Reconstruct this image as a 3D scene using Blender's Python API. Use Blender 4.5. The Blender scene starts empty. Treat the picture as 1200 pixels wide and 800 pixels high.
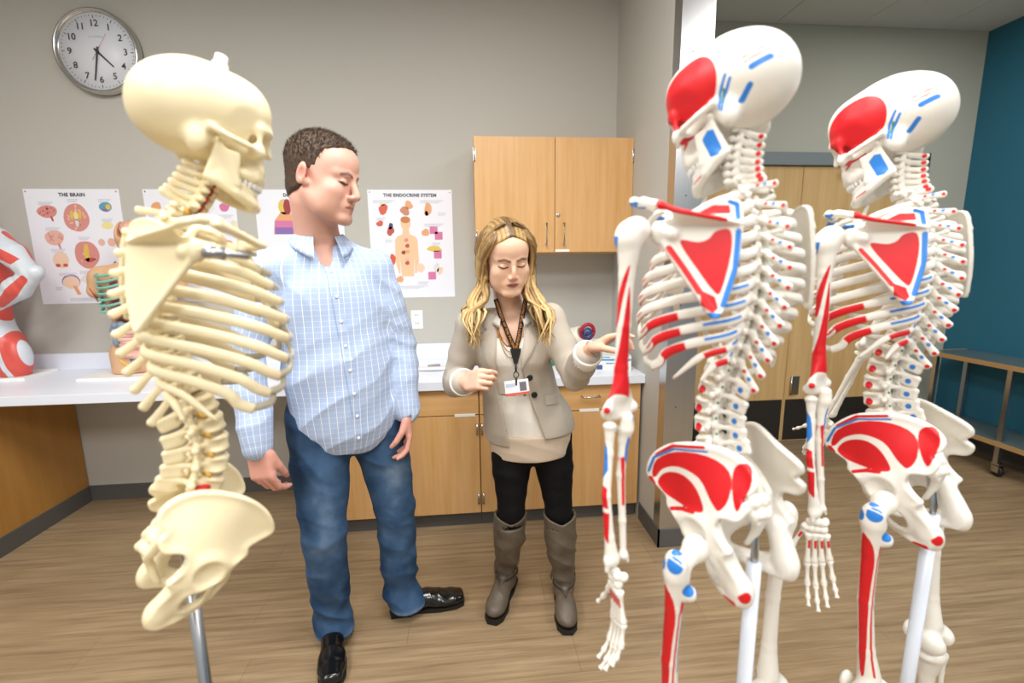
import bpy, bmesh, math, random
import numpy as np
from mathutils import Vector, Matrix, Euler
random.seed(7); np.random.seed(7)
scn = bpy.context.scene
COL = scn.collection
PI = math.pi
# ------------------------------------------------------------------ camera
CAM = np.array([0.0, 0.0, 1.45]); FPX = 537.0
PITCH, YAW, ROLL = math.radians(9.53), math.radians(5.25), math.radians(-0.70)
def cam_axes(p, y, r):
    fwd = np.array([math.sin(y)*math.cos(p), math.cos(y)*math.cos(p), -math.sin(p)])
    right = np.array([math.cos(y), -math.sin(y), 0.0]); up = np.cross(right, fwd)
    return (math.cos(r)*right+math.sin(r)*up, -math.sin(r)*right+math.cos(r)*up, fwd)
CR, CU, CF = cam_axes(PITCH, YAW, ROLL)
cd = bpy.data.cameras.new('camera'); cam = bpy.data.objects.new('camera', cd); COL.objects.link(cam)
cd.sensor_width = 36.0; cd.lens = FPX/1200*36; cd.clip_start = 0.02; cd.clip_end = 60
M = Matrix.Identity(4)
for i in range(3):
    M[i][0], M[i][1], M[i][2], M[i][3] = CR[i], CU[i], -CF[i], CAM[i]
cam.matrix_world = M; scn.camera = cam
cd.dof.use_dof = True; cd.dof.focus_distance = 1.75; cd.dof.aperture_fstop = 2.0
# ------------------------------------------------------------------ world, exposure
scn.view_settings.view_transform = 'Standard'; scn.view_settings.look = 'None'
scn.view_settings.gamma = 1.0; scn.view_settings.exposure = 0.1; scn.view_settings.use_curve_mapping = False
w = bpy.data.worlds.new('room_air'); scn.world = w; w.use_nodes = True
w.node_tree.nodes['Background'].inputs[0].default_value = (1, .99, .97, 1)
w.node_tree.nodes['Background'].inputs[1].default_value = 0.5
# ------------------------------------------------------------------ large lights: ceiling troffers (the panels are built with the ceiling)
CEIL = 3.08
TROFFERS = [(-1.6, 0.75), (-1.6, -1.4), (0.1, 0.75), (0.1, -1.4), (2.1, 0.6), (2.1, -1.3), (3.0, 2.0)]
TPOW = [42, 43, 42, 45, 30, 31, 9]
for (tx, ty), pw in zip(TROFFERS, TPOW):
    ld = bpy.data.lights.new('troffer_light', 'AREA'); ld.shape = 'RECTANGLE'; ld.size = 0.58; ld.size_y = 1.18
    ld.energy = pw; ld.color = (1.0, .99, .975)
    lo = bpy.data.objects.new('troffer_light', ld); lo.location = (tx, ty, CEIL-0.03); COL.objects.link(lo)

# ------------------------------------------------------------------ materials
MATS = {}
def nmat(name):
    m = bpy.data.materials.new(name); m.use_nodes = True; MATS[name] = m
    nt = m.node_tree; return m, nt, nt.nodes['Principled BSDF']
def lin(c):
    return tuple((x/12.92 if x <= .04045 else ((x+.055)/1.055)**2.4) for x in c)
def rgb(h):
    return lin(tuple(int(h[i:i+2], 16)/255 for i in (0, 2, 4)))
def mat(name, col, rough=.5, metal=0, var=0.0, scale=8, bump=0.0, bscale=60, stretch=None, spec=.5, sss=0, trans=0, alpha=1):
    if name in MATS: return MATS[name]
    m, nt, b = nmat(name)
    c = rgb(col) if isinstance(col, str) else col
    b.inputs['Base Color'].default_value = (*c, 1); b.inputs['Roughness'].default_value = rough
    b.inputs['Metallic'].default_value = metal; b.inputs['Specular IOR Level'].default_value = spec
    if sss: b.inputs['Subsurface Weight'].default_value = sss; b.inputs['Subsurface Radius'].default_value = (.012, .005, .003); b.inputs['Subsurface Scale'].default_value = .5
    if trans: b.inputs['Transmission Weight'].default_value = trans
    if alpha < 1: b.inputs['Alpha'].default_value = alpha
    if var or bump:
        tc = nt.nodes.new('ShaderNodeTexCoord'); mp = nt.nodes.new('ShaderNodeMapping')
        nt.links.new(tc.outputs['Object'], mp.inputs[0])
        if stretch: mp.inputs['Scale'].default_value = stretch
    if var:
        n = nt.nodes.new('ShaderNodeTexNoise'); n.inputs['Scale'].default_value = scale; n.inputs['Detail'].default_value = 5
        nt.links.new(mp.outputs[0], n.inputs['Vector'])
        r = nt.nodes.new('ShaderNodeMapRange'); r.inputs[3].default_value = 1-var; r.inputs[4].default_value = 1+var
        nt.links.new(n.outputs[0], r.inputs[0])
        mx = nt.nodes.new('ShaderNodeMix'); mx.data_type = 'RGBA'; mx.blend_type = 'MULTIPLY'; mx.inputs[0].default_value = 1
        mx.inputs[6].default_value = (*c, 1); nt.links.new(r.outputs[0], mx.inputs[7]); nt.links.new(mx.outputs[2], b.inputs['Base Color'])
    if bump:
        n2 = nt.nodes.new('ShaderNodeTexNoise'); n2.inputs['Scale'].default_value = bscale; n2.inputs['Detail'].default_value = 3
        nt.links.new(mp.outputs[0], n2.inputs['Vector'])
        bp = nt.nodes.new('ShaderNodeBump'); bp.inputs['Strength'].default_value = bump; bp.inputs['Distance'].default_value = .002
        nt.links.new(n2.outputs[0], bp.inputs['Height']); nt.links.new(bp.outputs[0], b.inputs['Normal'])
    return m
def emat(name, col, s):
    m, nt, b = nmat(name); b.inputs['Base Color'].default_value = (*rgb(col), 1)
    b.inputs['Emission Color'].default_value = (*rgb(col), 1); b.inputs['Emission Strength'].default_value = s; return m
def wood(name, c1, c2, axis, freq, rough=.45, fine=260):
    """straight-grained veneer; axis = grain direction 0/1/2 in object space"""
    m, nt, b = nmat(name); b.inputs['Roughness'].default_value = rough
    tc = nt.nodes.new('ShaderNodeTexCoord'); mp = nt.nodes.new('ShaderNodeMapping')
    s = [freq]*3; s[axis] = freq*.06; mp.inputs['Scale'].default_value = s
    oi = nt.nodes.new('ShaderNodeObjectInfo'); ad = nt.nodes.new('ShaderNodeVectorMath'); ad.operation = 'ADD'
    nt.links.new(tc.outputs['Object'], ad.inputs[0]); nt.links.new(oi.outputs['Location'], ad.inputs[1])
    nt.links.new(ad.outputs[0], mp.inputs[0])
    n = nt.nodes.new('ShaderNodeTexNoise'); n.inputs['Scale'].default_value = 1; n.inputs['Detail'].default_value = 8; n.inputs['Roughness'].default_value = .65
    nt.links.new(mp.outputs[0], n.inputs['Vector'])
    cr = nt.nodes.new('ShaderNodeValToRGB'); cr.color_ramp.elements[0].position = .3; cr.color_ramp.elements[1].position = .72
    cr.color_ramp.elements[0].color = (*rgb(c1), 1); cr.color_ramp.elements[1].color = (*rgb(c2), 1)
    nt.links.new(n.outputs[0], cr.inputs[0]); nt.links.new(cr.outputs[0], b.inputs['Base Color'])
    return m
# ------------------------------------------------------------------ objects and mesh helpers
def tag(o, label=None, cat=None, group=None, kind=None):
    if label: o['label'] = label
    if cat: o['category'] = cat
    if group: o['group'] = group
    if kind: o['kind'] = kind
    return o
def link(name, me, parent=None, m=None, loc=None, rot=None):
    o = bpy.data.objects.new(name, me); COL.objects.link(o)
    if m is not None and me is not None and len(me.materials) == 0: me.materials.append(m)
    if parent: o.parent = parent
    if loc is not None: o.location = loc
    if rot is not None: o.rotation_euler = rot
    return o
def empty(name, loc=(0, 0, 0), rz=0, parent=None):
    o = bpy.data.objects.new(name, None); COL.objects.link(o); o.location = loc; o.rotation_euler = (0, 0, rz)
    o.empty_display_size = .05
    if parent: o.parent = parent
    return o
def pydata(name, v, f, smooth=False):
    me = bpy.data.meshes.new(name); me.from_pydata([tuple(map(float, x)) for x in v], [], f)
    if smooth: me.polygons.foreach_set('use_smooth', [True]*len(me.polygons))
    me.update(); return me
class MB:
    """collects shapes into one mesh"""
    def __init__(s): s.v = []; s.f = []; s.mi = []; s.sm = []
    def add(s, v, f, mi=0, sm=False):
        n = len(s.v); s.v += [tuple(map(float, x)) for x in v]; s.f += [tuple(i+n for i in q) for q in f]; s.mi += [mi]*len(f); s.sm += [sm]*len(f); return s
    def box(s, lo, hi, mi=0, b=0.0, R=None, t=None):
        x0, y0, z0 = lo; x1, y1, z1 = hi
        if b <= 0:
            v = [(x, y, z) for z in (z0, z1) for y in (y0, y1) for x in (x0, x1)]
            f = [(0, 2, 3, 1), (4, 5, 7, 6), (0, 1, 5, 4), (2, 6, 7, 3), (0, 4, 6, 2), (1, 3, 7, 5)]
        else:
            b = min(b, (x1-x0)/2.01, (y1-y0)/2.01, (z1-z0)/2.01)
            bm = bmesh.new(); bmesh.ops.create_cube(bm, size=1)
            for q in bm.verts: q.co = Vector(((x0+x1)/2+q.co.x*(x1-x0), (y0+y1)/2+q.co.y*(y1-y0), (z0+z1)/2+q.co.z*(z1-z0)))
            bmesh.ops.bevel(bm, geom=bm.edges[:], offset=b, segments=2, profile=.6, affect='EDGES')
            bm.verts.index_update(); v = [q.co[:] for q in bm.verts]; f = [tuple(q.index for q in fc.verts) for fc in bm.faces]; bm.free()
        if R is not None: v = [tuple(np.asarray(R) @ np.array(q) + (0 if t is None else np.array(t))) for q in v]
        return s.add(v, f, mi)
    def tube(s, pts, rad, seg=10, mi=0, cap=True, flat=None, up=(0, 0, 1), sm=True):
        """sweep; rad scalar or list; flat=(a,b) scales across 'side' and 'up' directions"""
        P = [np.array(p, float) for p in pts]; n = len(P)
        R_ = rad if hasattr(rad, '__len__') else [rad]*n
        v = []; f = []; up = np.array(up, float)
        for i in range(n):
            t = P[min(i+1, n-1)]-P[max(i-1, 0)]; t /= np.linalg.norm(t)+1e-9
            U = up if up.ndim == 1 else up[i]
            a = np.cross(t, U)
            if np.linalg.norm(a) < 1e-3: a = np.cross(t, (1, 0, 0.1))
            a /= np.linalg.norm(a); b_ = np.cross(a, t)
            fa, fb = flat if flat else (1, 1)
            for k in range(seg):
                q = 2*PI*k/seg; v.append(P[i]+R_[i]*(fa*math.cos(q)*a+fb*math.sin(q)*b_))
        for i in range(n-1):
            for k in range(seg):
                k2 = (k+1) % seg; f.append((i*seg+k, i*seg+k2, (i+1)*seg+k2, (i+1)*seg+k))
        if cap: f.append(tuple(range(seg))[::-1]); f.append(tuple((n-1)*seg+k for k in range(seg)))
        return s.add(v, f, mi, sm)
    def lathe(s, prof, seg=24, mi=0, R=None, t=None, sm=True):
        v = []; f = []; n = len(prof)
        for r, z in prof:
            for k in range(seg): q = 2*PI*k/seg; v.append((r*math.cos(q), r*math.sin(q), z))
        for i in range(n-1):
            for k in range(seg):
                k2 = (k+1) % seg; f.append((i*seg+k, i*seg+k2, (i+1)*seg+k2, (i+1)*seg+k))
        f.append(tuple(range(seg))[::-1]); f.append(tuple((n-1)*seg+k for k in range(seg)))
        if R is not None: v = [tuple(np.asarray(R) @ np.array(q)) for q in v]
        if t is not None: v = [tuple(np.array(q)+np.array(t)) for q in v]
        return s.add(v, f, mi, sm)
    def ball(s, c, r, mi=0, seg=12, rings=8, R=None):
        r = np.array(r if hasattr(r, '__len__') else (r, r, r), float); v = []; f = []
        for i in range(rings+1):
            a = PI*i/rings
            for k in range(seg):
                q = 2*PI*k/seg; p = np.array((math.sin(a)*math.cos(q), math.sin(a)*math.sin(q), math.cos(a)))*r
                if R is not None: p = np.asarray(R) @ p
                v.append(p+np.array(c))
        for i in range(rings):
            for k in range(seg):
                k2 = (k+1) % seg; f.append((i*seg+k, (i+1)*seg+k, (i+1)*seg+k2, i*seg+k2))
        return s.add(v, f, mi, True)
    def prism(s, poly, y0, y1, mi=0):
        """polygon given in (x,z), extruded along y from y0 to y1"""
        n = len(poly); v = [(x, y0, z) for x, z in poly]+[(x, y1, z) for x, z in poly]
        f = [tuple(range(n)), tuple(range(2*n-1, n-1, -1))]+[(i, i+n, (i+1) % n+n, (i+1) % n) for i in range(n)]
        return s.add(v, f, mi)
    def mesh(s, name):
        me = bpy.data.meshes.new(name); me.from_pydata(s.v, [], s.f)
        me.polygons.foreach_set('use_smooth', s.sm); me.polygons.foreach_set('material_index', s.mi); me.update()
        bm = bmesh.new(); bm.from_mesh(me); bmesh.ops.recalc_face_normals(bm, faces=bm.faces[:]); bm.to_mesh(me); bm.free()
        return me
    def build(s, name, m=None, parent=None, loc=None, rot=None):
        me = s.mesh(name)
        for q in (m if isinstance(m, (list, tuple)) else [m]):
            if q: me.materials.append(q)
        return link(name, me, parent, None, loc, rot)
def spline(pts, n):
    """Catmull-Rom through pts, n samples"""
    P = np.array(pts, float); P = np.vstack([2*P[0]-P[1], P, 2*P[-1]-P[-2]]); m = len(P)-3; out = []
    for u in np.linspace(0, m-1e-6, n):
        i = int(u); t = u-i; a, b, c, d = P[i:i+4]
        out.append(.5*((2*b)+(c-a)*t+(2*a-5*b+4*c-d)*t*t+(3*b-a-3*c+d)*t**3))
    return np.array(out)
def rotx(a): c, s = math.cos(a), math.sin(a); return np.array([[1, 0, 0], [0, c, -s], [0, s, c]])
def roty(a): c, s = math.cos(a), math.sin(a); return np.array([[c, 0, s], [0, 1, 0], [-s, 0, c]])
def rotz(a): c, s = math.cos(a), math.sin(a); return np.array([[c, -s, 0], [s, c, 0], [0, 0, 1]])
def frame_from(zdir, xhint):
    z = np.array(zdir, float); z /= np.linalg.norm(z); x = np.array(xhint, float); x -= z*(x @ z); x /= np.linalg.norm(x)
    return np.column_stack([x, np.cross(z, x), z])
def m4(R, t):
    M_ = Matrix.Identity(4)
    for i in range(3):
        for j in range(3): M_[i][j] = float(R[i][j])
        M_[i][3] = float(t[i])
    return M_
def text_mesh(body, size, bold=0.0, align='CENTER', spacing=1.0):
    cu = bpy.data.curves.new('lettering', 'FONT'); cu.body = body; cu.size = size; cu.align_x = align; cu.align_y = 'CENTER'
    cu.offset = bold; cu.space_character = spacing; cu.resolution_u = 3
    ob = bpy.data.objects.new('lettering', cu); COL.objects.link(ob)
    dg = bpy.context.evaluated_depsgraph_get(); me = bpy.data.meshes.new_from_object(ob.evaluated_get(dg))
    bpy.data.objects.remove(ob); bpy.data.curves.remove(cu); me.name = 'lettering'; return me
# ------------------------------------------------------------------ implicit-surface modelling (smooth blends of bones and bodies)
F = np.float32
def smin(a, b, k):
    if k <= 0: return np.minimum(a, b)
    h = np.clip(.5+.5*(b-a)/k, 0, 1); return b+(a-b)*h-k*h*(1-h)
def smax(a, b, k): return -smin(-a, -b, k)
def bbox(pts, r): P = np.array(pts, float); return P.min(0)-r, P.max(0)+r
def ell(c, r, R=None):
    c = np.array(c, F); r = np.array(r, F); Rm = None if R is None else np.array(R, F)
    def fn(p):
        q = p-c
        if Rm is not None: q = q @ Rm
        a = np.sqrt(((q/r)**2).sum(-1)); b = np.sqrt(((q/(r*r))**2).sum(-1)); return a*(a-1)/(b+1e-9)
    m = float(r.max()) if R is not None else r
    return fn, c-m, c+m
def cap(a, b, ra, rb=None):
    rb = ra if rb is None else rb
    a = np.array(a, F); b = np.array(b, F); ba = b-a; L = float(ba @ ba)+1e-12
    def fn(p):
        q = p-a; t = np.clip(q @ ba/L, 0, 1); return np.sqrt(((q-t[..., None]*ba)**2).sum(-1))-(ra+(rb-ra)*t)
    lo, hi = bbox([a, b], max(ra, rb)); return fn, lo, hi
def chain(pts, rad, k=.0, n=0):
    pts = spline(pts, n) if n else np.array(pts, float)
    if not hasattr(rad, '__len__'): rad = [rad]*len(pts)
    elif len(rad) != len(pts): rad = np.interp(np.linspace(0, 1, len(pts)), np.linspace(0, 1, len(rad)), rad)
    cs = [cap(pts[i], pts[i+1], rad[i], rad[i+1])[0] for i in range(len(pts)-1)]
    def fn(p):
        d = cs[0](p)
        for c in cs[1:]: d = smin(d, c(p), k)
        return d
    lo, hi = bbox(pts, max(rad)); return fn, lo, hi
def rbox(c, h, r, R=None):
    c = np.array(c, F); h = np.array(h, F)-r; Rm = None if R is None else np.array(R, F)
    def fn(p):
        q = p-c
        if Rm is not None: q = q @ Rm
        q = np.abs(q)-h; return np.sqrt((np.maximum(q, 0)**2).sum(-1))+np.minimum(q.max(-1), 0)-r
    m = float(np.linalg.norm(h))+r if R is not None else h+r
    return fn, c-m, c+m
def tri(a, b, c, r):
    a, b, c = [np.array(x, F) for x in (a, b, c)]
    def dot(x, y): return (x*y).sum(-1)
    ba, cb, ac = b-a, c-b, a-c; nor = np.cross(ba, ac)
    def fn(p):
        pa, pb, pc = p-a, p-b, p-c
        ins = (np.sign(pa @ np.cross(ba, nor))+np.sign(pb @ np.cross(cb, nor))+np.sign(pc @ np.cross(ac, nor))) < 2
        def e(v, q): t = np.clip(q @ v/(v @ v), 0, 1); return ((v*t[..., None]-q)**2).sum(-1)
        d = np.where(ins, np.minimum(np.minimum(e(ba, pa), e(cb, pb)), e(ac, pc)), (pa @ nor)**2/(nor @ nor))
        return np.sqrt(d)-r
    lo, hi = bbox([a, b, c], r); return fn, lo, hi
def poly2(u, v, poly):
    """signed distance to a 2-D polygon, negative inside"""
    P = np.array(poly, F); n = len(P); d = np.full(u.shape, 1e9, F); s = np.ones(u.shape, F)
    for i in range(n):
        a = P[i]; b = P[i-1]; e = b-a; wu = u-a[0]; wv = v-a[1]
        t = np.clip((wu*e[0]+wv*e[1])/(e[0]**2+e[1]**2+1e-12), 0, 1)
        d = np.minimum(d, (wu-e[0]*t)**2+(wv-e[1]*t)**2)
        c1 = v >= a[1]; c2 = v < b[1]; c3 = e[0]*wv > e[1]*wu
        s = np.where((c1 & c2 & c3) | (~c1 & ~c2 & ~c3), -s, s)
    return s*np.sqrt(d)
def line2(u, v, pts):
    d = np.full(u.shape, 1e9, F); P = np.array(pts, F)
    for i in range(len(P)-1):
        a = P[i]; e = P[i+1]-a; wu = u-a[0]; wv = v-a[1]; t = np.clip((wu*e[0]+wv*e[1])/(e @ e+1e-12), 0, 1)
        d = np.minimum(d, np.hypot(wu-e[0]*t, wv-e[1]*t))
    return d
def plate(o, R, poly, w0, th, holes=(), k=.004, slope=1.0, wr=.06):
    """thin curved plate: polygon in local (u,v), offset w0(u,v), half-thickness th(u,v,d2)"""
    o = np.array(o, F); Rm = np.array(R, F); poly = spl_closed(poly)
    holes = [spl_closed(hh) for hh in holes]
    def fn(p):
        q = (p-o) @ Rm; u, v, w_ = q[..., 0], q[..., 1], q[..., 2]
        d2 = poly2(u, v, poly)
        for hh in holes: d2 = np.maximum(d2, -poly2(u, v, hh))
        return smax(d2, (np.abs(w_-w0(u, v))-th(u, v, d2))*slope, k)
    pp = np.array([(x, y, z) for x, y in poly for z in (-wr, wr)]) @ Rm.T+o
    lo, hi = bbox(pp, .004); return fn, lo, hi
def spl_closed(poly, sub=3):
    P = np.array(poly, float); n = len(P); out = []
    for i in range(n):
        a, b, c, d = P[i-1], P[i], P[(i+1) % n], P[(i+2) % n]
        for t in np.linspace(0, 1, sub, endpoint=False):
            out.append(.5*((2*b)+(c-a)*t+(2*a-5*b+4*c-d)*t*t+(3*b-a-3*c+d)*t**3))
    return out
def xf(prim, R, t, s=1.0):
    fn0, lo, hi = prim; Rm = np.array(R, F); t = np.array(t, F)
    cs = np.array([(x, y, z) for x in (lo[0], hi[0]) for y in (lo[1], hi[1]) for z in (lo[2], hi[2])])*s @ Rm.T+t
    return (lambda p: s*fn0(((p-t) @ Rm)/s)), cs.min(0), cs.max(0)
def xops(ops, R, t, s=1.0): return [(o[0], o[1]*s, xf(o[2], R, t, s)) for o in ops]
def U(prim, k=.004): return ('u', k, prim)
def S(prim, k=.003): return ('s', k, prim)
def mirror_ops(ops):
    out = []
    for a, k, (fn, lo, hi) in ops:
        mf = (lambda g: (lambda p: g(p*np.array((-1, 1, 1), F))))(fn)
        out.append((a, k, (mf, np.array((-hi[0], lo[1], lo[2])), np.array((-lo[0], hi[1], hi[2])))))
    return out
def eval_ops(ops, p, post=None):
    d = np.full(p.shape[:-1], .5, F)
    for a, k, (fn, lo, hi) in ops:
        e = fn(p)
        if a == 'u': d = smin(d, e, k)
        elif a == 's': d = smax(d, -e, k)
        elif a == 'i': d = smax(d, e, k)
    if post is not None:
        mk = d < .03
        if mk.any(): d[mk] = post(p[mk], d[mk])
    return d
def sdf_mesh(ops, h, post=None, pad=.0, relax=1):
    los = np.array([o[2][1] for o in ops if o[0] == 'u'], float); his = np.array([o[2][2] for o in ops if o[0] == 'u'], float)
    lo = los.min(0)-2*h-pad; hi = his.max(0)+2*h+pad
    SB = 16; nb = np.ceil((hi-lo)/(h*SB)).astype(int); N = nb*SB+4
    bl = np.array([np.array(o[2][1], float)-lo for o in ops]); bh = np.array([np.array(o[2][2], float)-lo for o in ops]); ks = np.array([o[1] for o in ops])
    g = np.arange(SB+1); G = np.stack(np.meshgrid(g, g, g, indexing='ij'), -1)
    keys, vpos, ekeys, esign = [], [], [[], [], []], [[], [], []]
    key = lambda c: (c[..., 0].astype(np.int64)*N[1]+c[..., 1])*N[2]+c[..., 2]
    E8 = [((0, 0, 0), (1, 0, 0)), ((0, 1, 0), (1, 1, 0)), ((0, 0, 1), (1, 0, 1)), ((0, 1, 1), (1, 1, 1)),
          ((0, 0, 0), (0, 1, 0)), ((1, 0, 0), (1, 1, 0)), ((0, 0, 1), (0, 1, 1)), ((1, 0, 1), (1, 1, 1)),
          ((0, 0, 0), (0, 0, 1)), ((1, 0, 0), (1, 0, 1)), ((0, 1, 0), (0, 1, 1)), ((1, 1, 0), (1, 1, 1))]
    bs = h*SB; diag = bs*.87*1.6+pad
    for ib in np.ndindex(*nb):
        b0 = np.array(ib)*bs; b1 = b0+bs; mg = ks*1.0+2*h+pad
        sel = np.where(((bl-mg[:, None]) <= b1).all(1) & ((bh+mg[:, None]) >= b0).all(1))[0]
        if not any(ops[i][0] == 'u' for i in sel): continue
        sub = [ops[i] for i in sel]
        dc = eval_ops(sub, (lo+b0+bs/2).astype(F)[None, :])[0]
        if abs(dc) > diag: continue
        base = np.array(ib)*SB; P = (lo+(base+G)*h).astype(F)
        d = eval_ops(sub, P, post)
        ins = d < 0
        if ins.all() or not ins.any(): continue
        cs = ins[:-1, :-1, :-1].astype(np.int8)
        tot = sum(ins[i:SB+i, j:SB+j, k:SB+k].astype(np.int8) for i in (0, 1) for j in (0, 1) for k in (0, 1))
        ci = np.argwhere((tot > 0) & (tot < 8))
        if len(ci):
            acc = np.zeros((len(ci), 3)); cnt = np.zeros(len(ci))
            for a, b in E8:
                a = np.array(a); b = np.array(b); ia = ci+a; jb = ci+b
                da = d[ia[:, 0], ia[:, 1], ia[:, 2]]; db = d[jb[:, 0], jb[:, 1], jb[:, 2]]
                m = (da < 0) != (db < 0); t = np.where(m, da/(da-db+1e-20), 0)
                acc += np.where(m[:, None], a+t[:, None]*(b-a), 0); cnt += m
            vpos.append(lo+(base+ci+acc/cnt[:, None])*h); keys.append(key(base+ci))
        for ax in range(3):
            sl0 = [slice(0, SB)]*3; sl1 = [slice(0, SB)]*3; sl1[ax] = slice(1, SB+1)
            A = ins[tuple(sl0)]; B = ins[tuple(sl1)]; e = np.argwhere(A != B)
            if len(e): ekeys[ax].append(base+e); esign[ax].append(A[e[:, 0], e[:, 1], e[:, 2]])
    K = np.concatenate(keys); V = np.concatenate(vpos); od = np.argsort(K); K = K[od]; V = V[od]
    quads = []
    for ax in range(3):
        if not ekeys[ax]: continue
        e = np.concatenate(ekeys[ax]); sg = np.concatenate(esign[ax]); b_, c_ = [(1, 2), (2, 0), (0, 1)][ax]
        db = np.zeros(3, int); db[b_] = 1; dc_ = np.zeros(3, int); dc_[c_] = 1
        cells = [e, e-db, e-db-dc_, e-dc_]; ids = []; ok = np.ones(len(e), bool)
        for c in cells:
            kk = key(c); i = np.clip(np.searchsorted(K, kk), 0, len(K)-1); ok &= K[i] == kk; ids.append(i)
        q = np.stack(ids, 1); q = np.where(sg[:, None], q, q[:, ::-1])[ok]; quads.append(q)
    Q = np.concatenate(quads)
    for _ in range(relax):
        acc = np.zeros_like(V); cnt = np.zeros(len(V))
        for i in range(4):
            j = (i+1) % 4
            np.add.at(acc, Q[:, i], V[Q[:, j]]); np.add.at(cnt, Q[:, i], 1); np.add.at(acc, Q[:, j], V[Q[:, i]]); np.add.at(cnt, Q[:, j], 1)
        V = V+.5*(acc/np.maximum(cnt, 1)[:, None]-V)
    return V, Q
def np_mesh(name, V, Q, attrs=None, mats=(), smooth=True):
    me = bpy.data.meshes.new(name); n = len(V); m = len(Q); c = Q.shape[1]
    me.vertices.add(n); me.vertices.foreach_set('co', np.asarray(V, F).ravel())
    me.loops.add(m*c); me.loops.foreach_set('vertex_index', np.asarray(Q, np.int32).ravel())
    me.polygons.add(m); me.polygons.foreach_set('loop_start', np.arange(0, m*c, c, dtype=np.int32))
    me.polygons.foreach_set('use_smooth', [smooth]*m)
    me.update(calc_edges=True); me.validate()
    for k_, a in (attrs or {}).items():
        a = np.asarray(a, F)
        if a.ndim == 1: at = me.attributes.new(k_, 'FLOAT', 'POINT'); at.data.foreach_set('value', a)
        else: at = me.attributes.new(k_, 'FLOAT_VECTOR', 'POINT'); at.data.foreach_set('vector', a.ravel())
    for q in mats: me.materials.append(q)
    return me
# ------------------------------------------------------------------ room shell
m_wall = mat('wall_paint', 'bfbdb5', .85, bump=.05, bscale=400)
m_wall_g = mat('wall_paint_door_side', 'b7b8ac', .85, bump=.05, bscale=400)
m_teal = mat('teal_paint', '256a84', .7, bump=.05, bscale=400)
m_base = mat('vinyl_baseboard', '5a5956', .5)
m_lam = mat('white_laminate', 'e8eef9', .35, var=.02, scale=300)
m_maple = wood('maple_veneer', 'cc9a5c', 'dcb07a', 2, 26, .4)
m_maple_h = wood('maple_veneer_across', 'cc9a5c', 'dcb07a', 0, 26, .4)
m_maple_d = wood('maple_panel', 'b07d3a', 'bd8a46', 2, 24, .45)
m_oak = wood('door_veneer', 'c8a167', 'e0be88', 2, 16, .45)
m_steel = mat('brushed_steel', 'c9cacc', .28, metal=1, var=.06, scale=6, stretch=(60, 60, .4))
m_chrome = mat('satin_nickel', 'c8c8c4', .25, metal=1)
m_frame = mat('grey_frame_paint', '7f888c', .5)
m_dark = mat('dark_gap', '2a2622', .8)
m_white = mat('white_plastic', 'f2f2ef', .4)
m_black = mat('black_plastic', '151517', .45)
m_tile = mat('ceiling_tile', 'd2d3d0', .9, bump=.2, bscale=300)

def struct(name, mb, m): return tag(mb.build(name, m), kind='structure')
WY, DY, TX, FX0, FX1, FY = 2.957, 3.32, 3.82, .94, 1.087, 2.085
struct('wall_back', MB().box((-3.4, WY, 0), (FX0+.02, WY+.12, 3.3)), m_wall)
fin = struct('wall_partition', MB().box((FX0, FY+.003, 0), (FX1, DY, 3.3)), m_wall)
struct('wall_door', MB().box((FX1-.02, DY+.02, 0), (1.52, DY+.14, 3.3)).box((3.44, DY+.02, 0), (TX+.12, DY+.14, 3.3)).box((1.52, DY+.02, 2.19), (3.44, DY+.14, 3.3)).box((FX1-.02, DY, 2.22), (TX, DY+.021, 3.3)).box((3.46, DY, 0), (TX, DY+.021, 2.22)).box((FX1-.02, DY, 0), (1.5, DY+.021, 2.22)), m_wall_g)
struct('wall_right', MB().box((TX, -3.5, 0), (TX+.12, DY+.14, 3.3)), m_teal)
struct('wall_left', MB().box((-3.52, -3.5, 0), (-3.4, WY+.12, 3.3)), m_wall)
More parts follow.
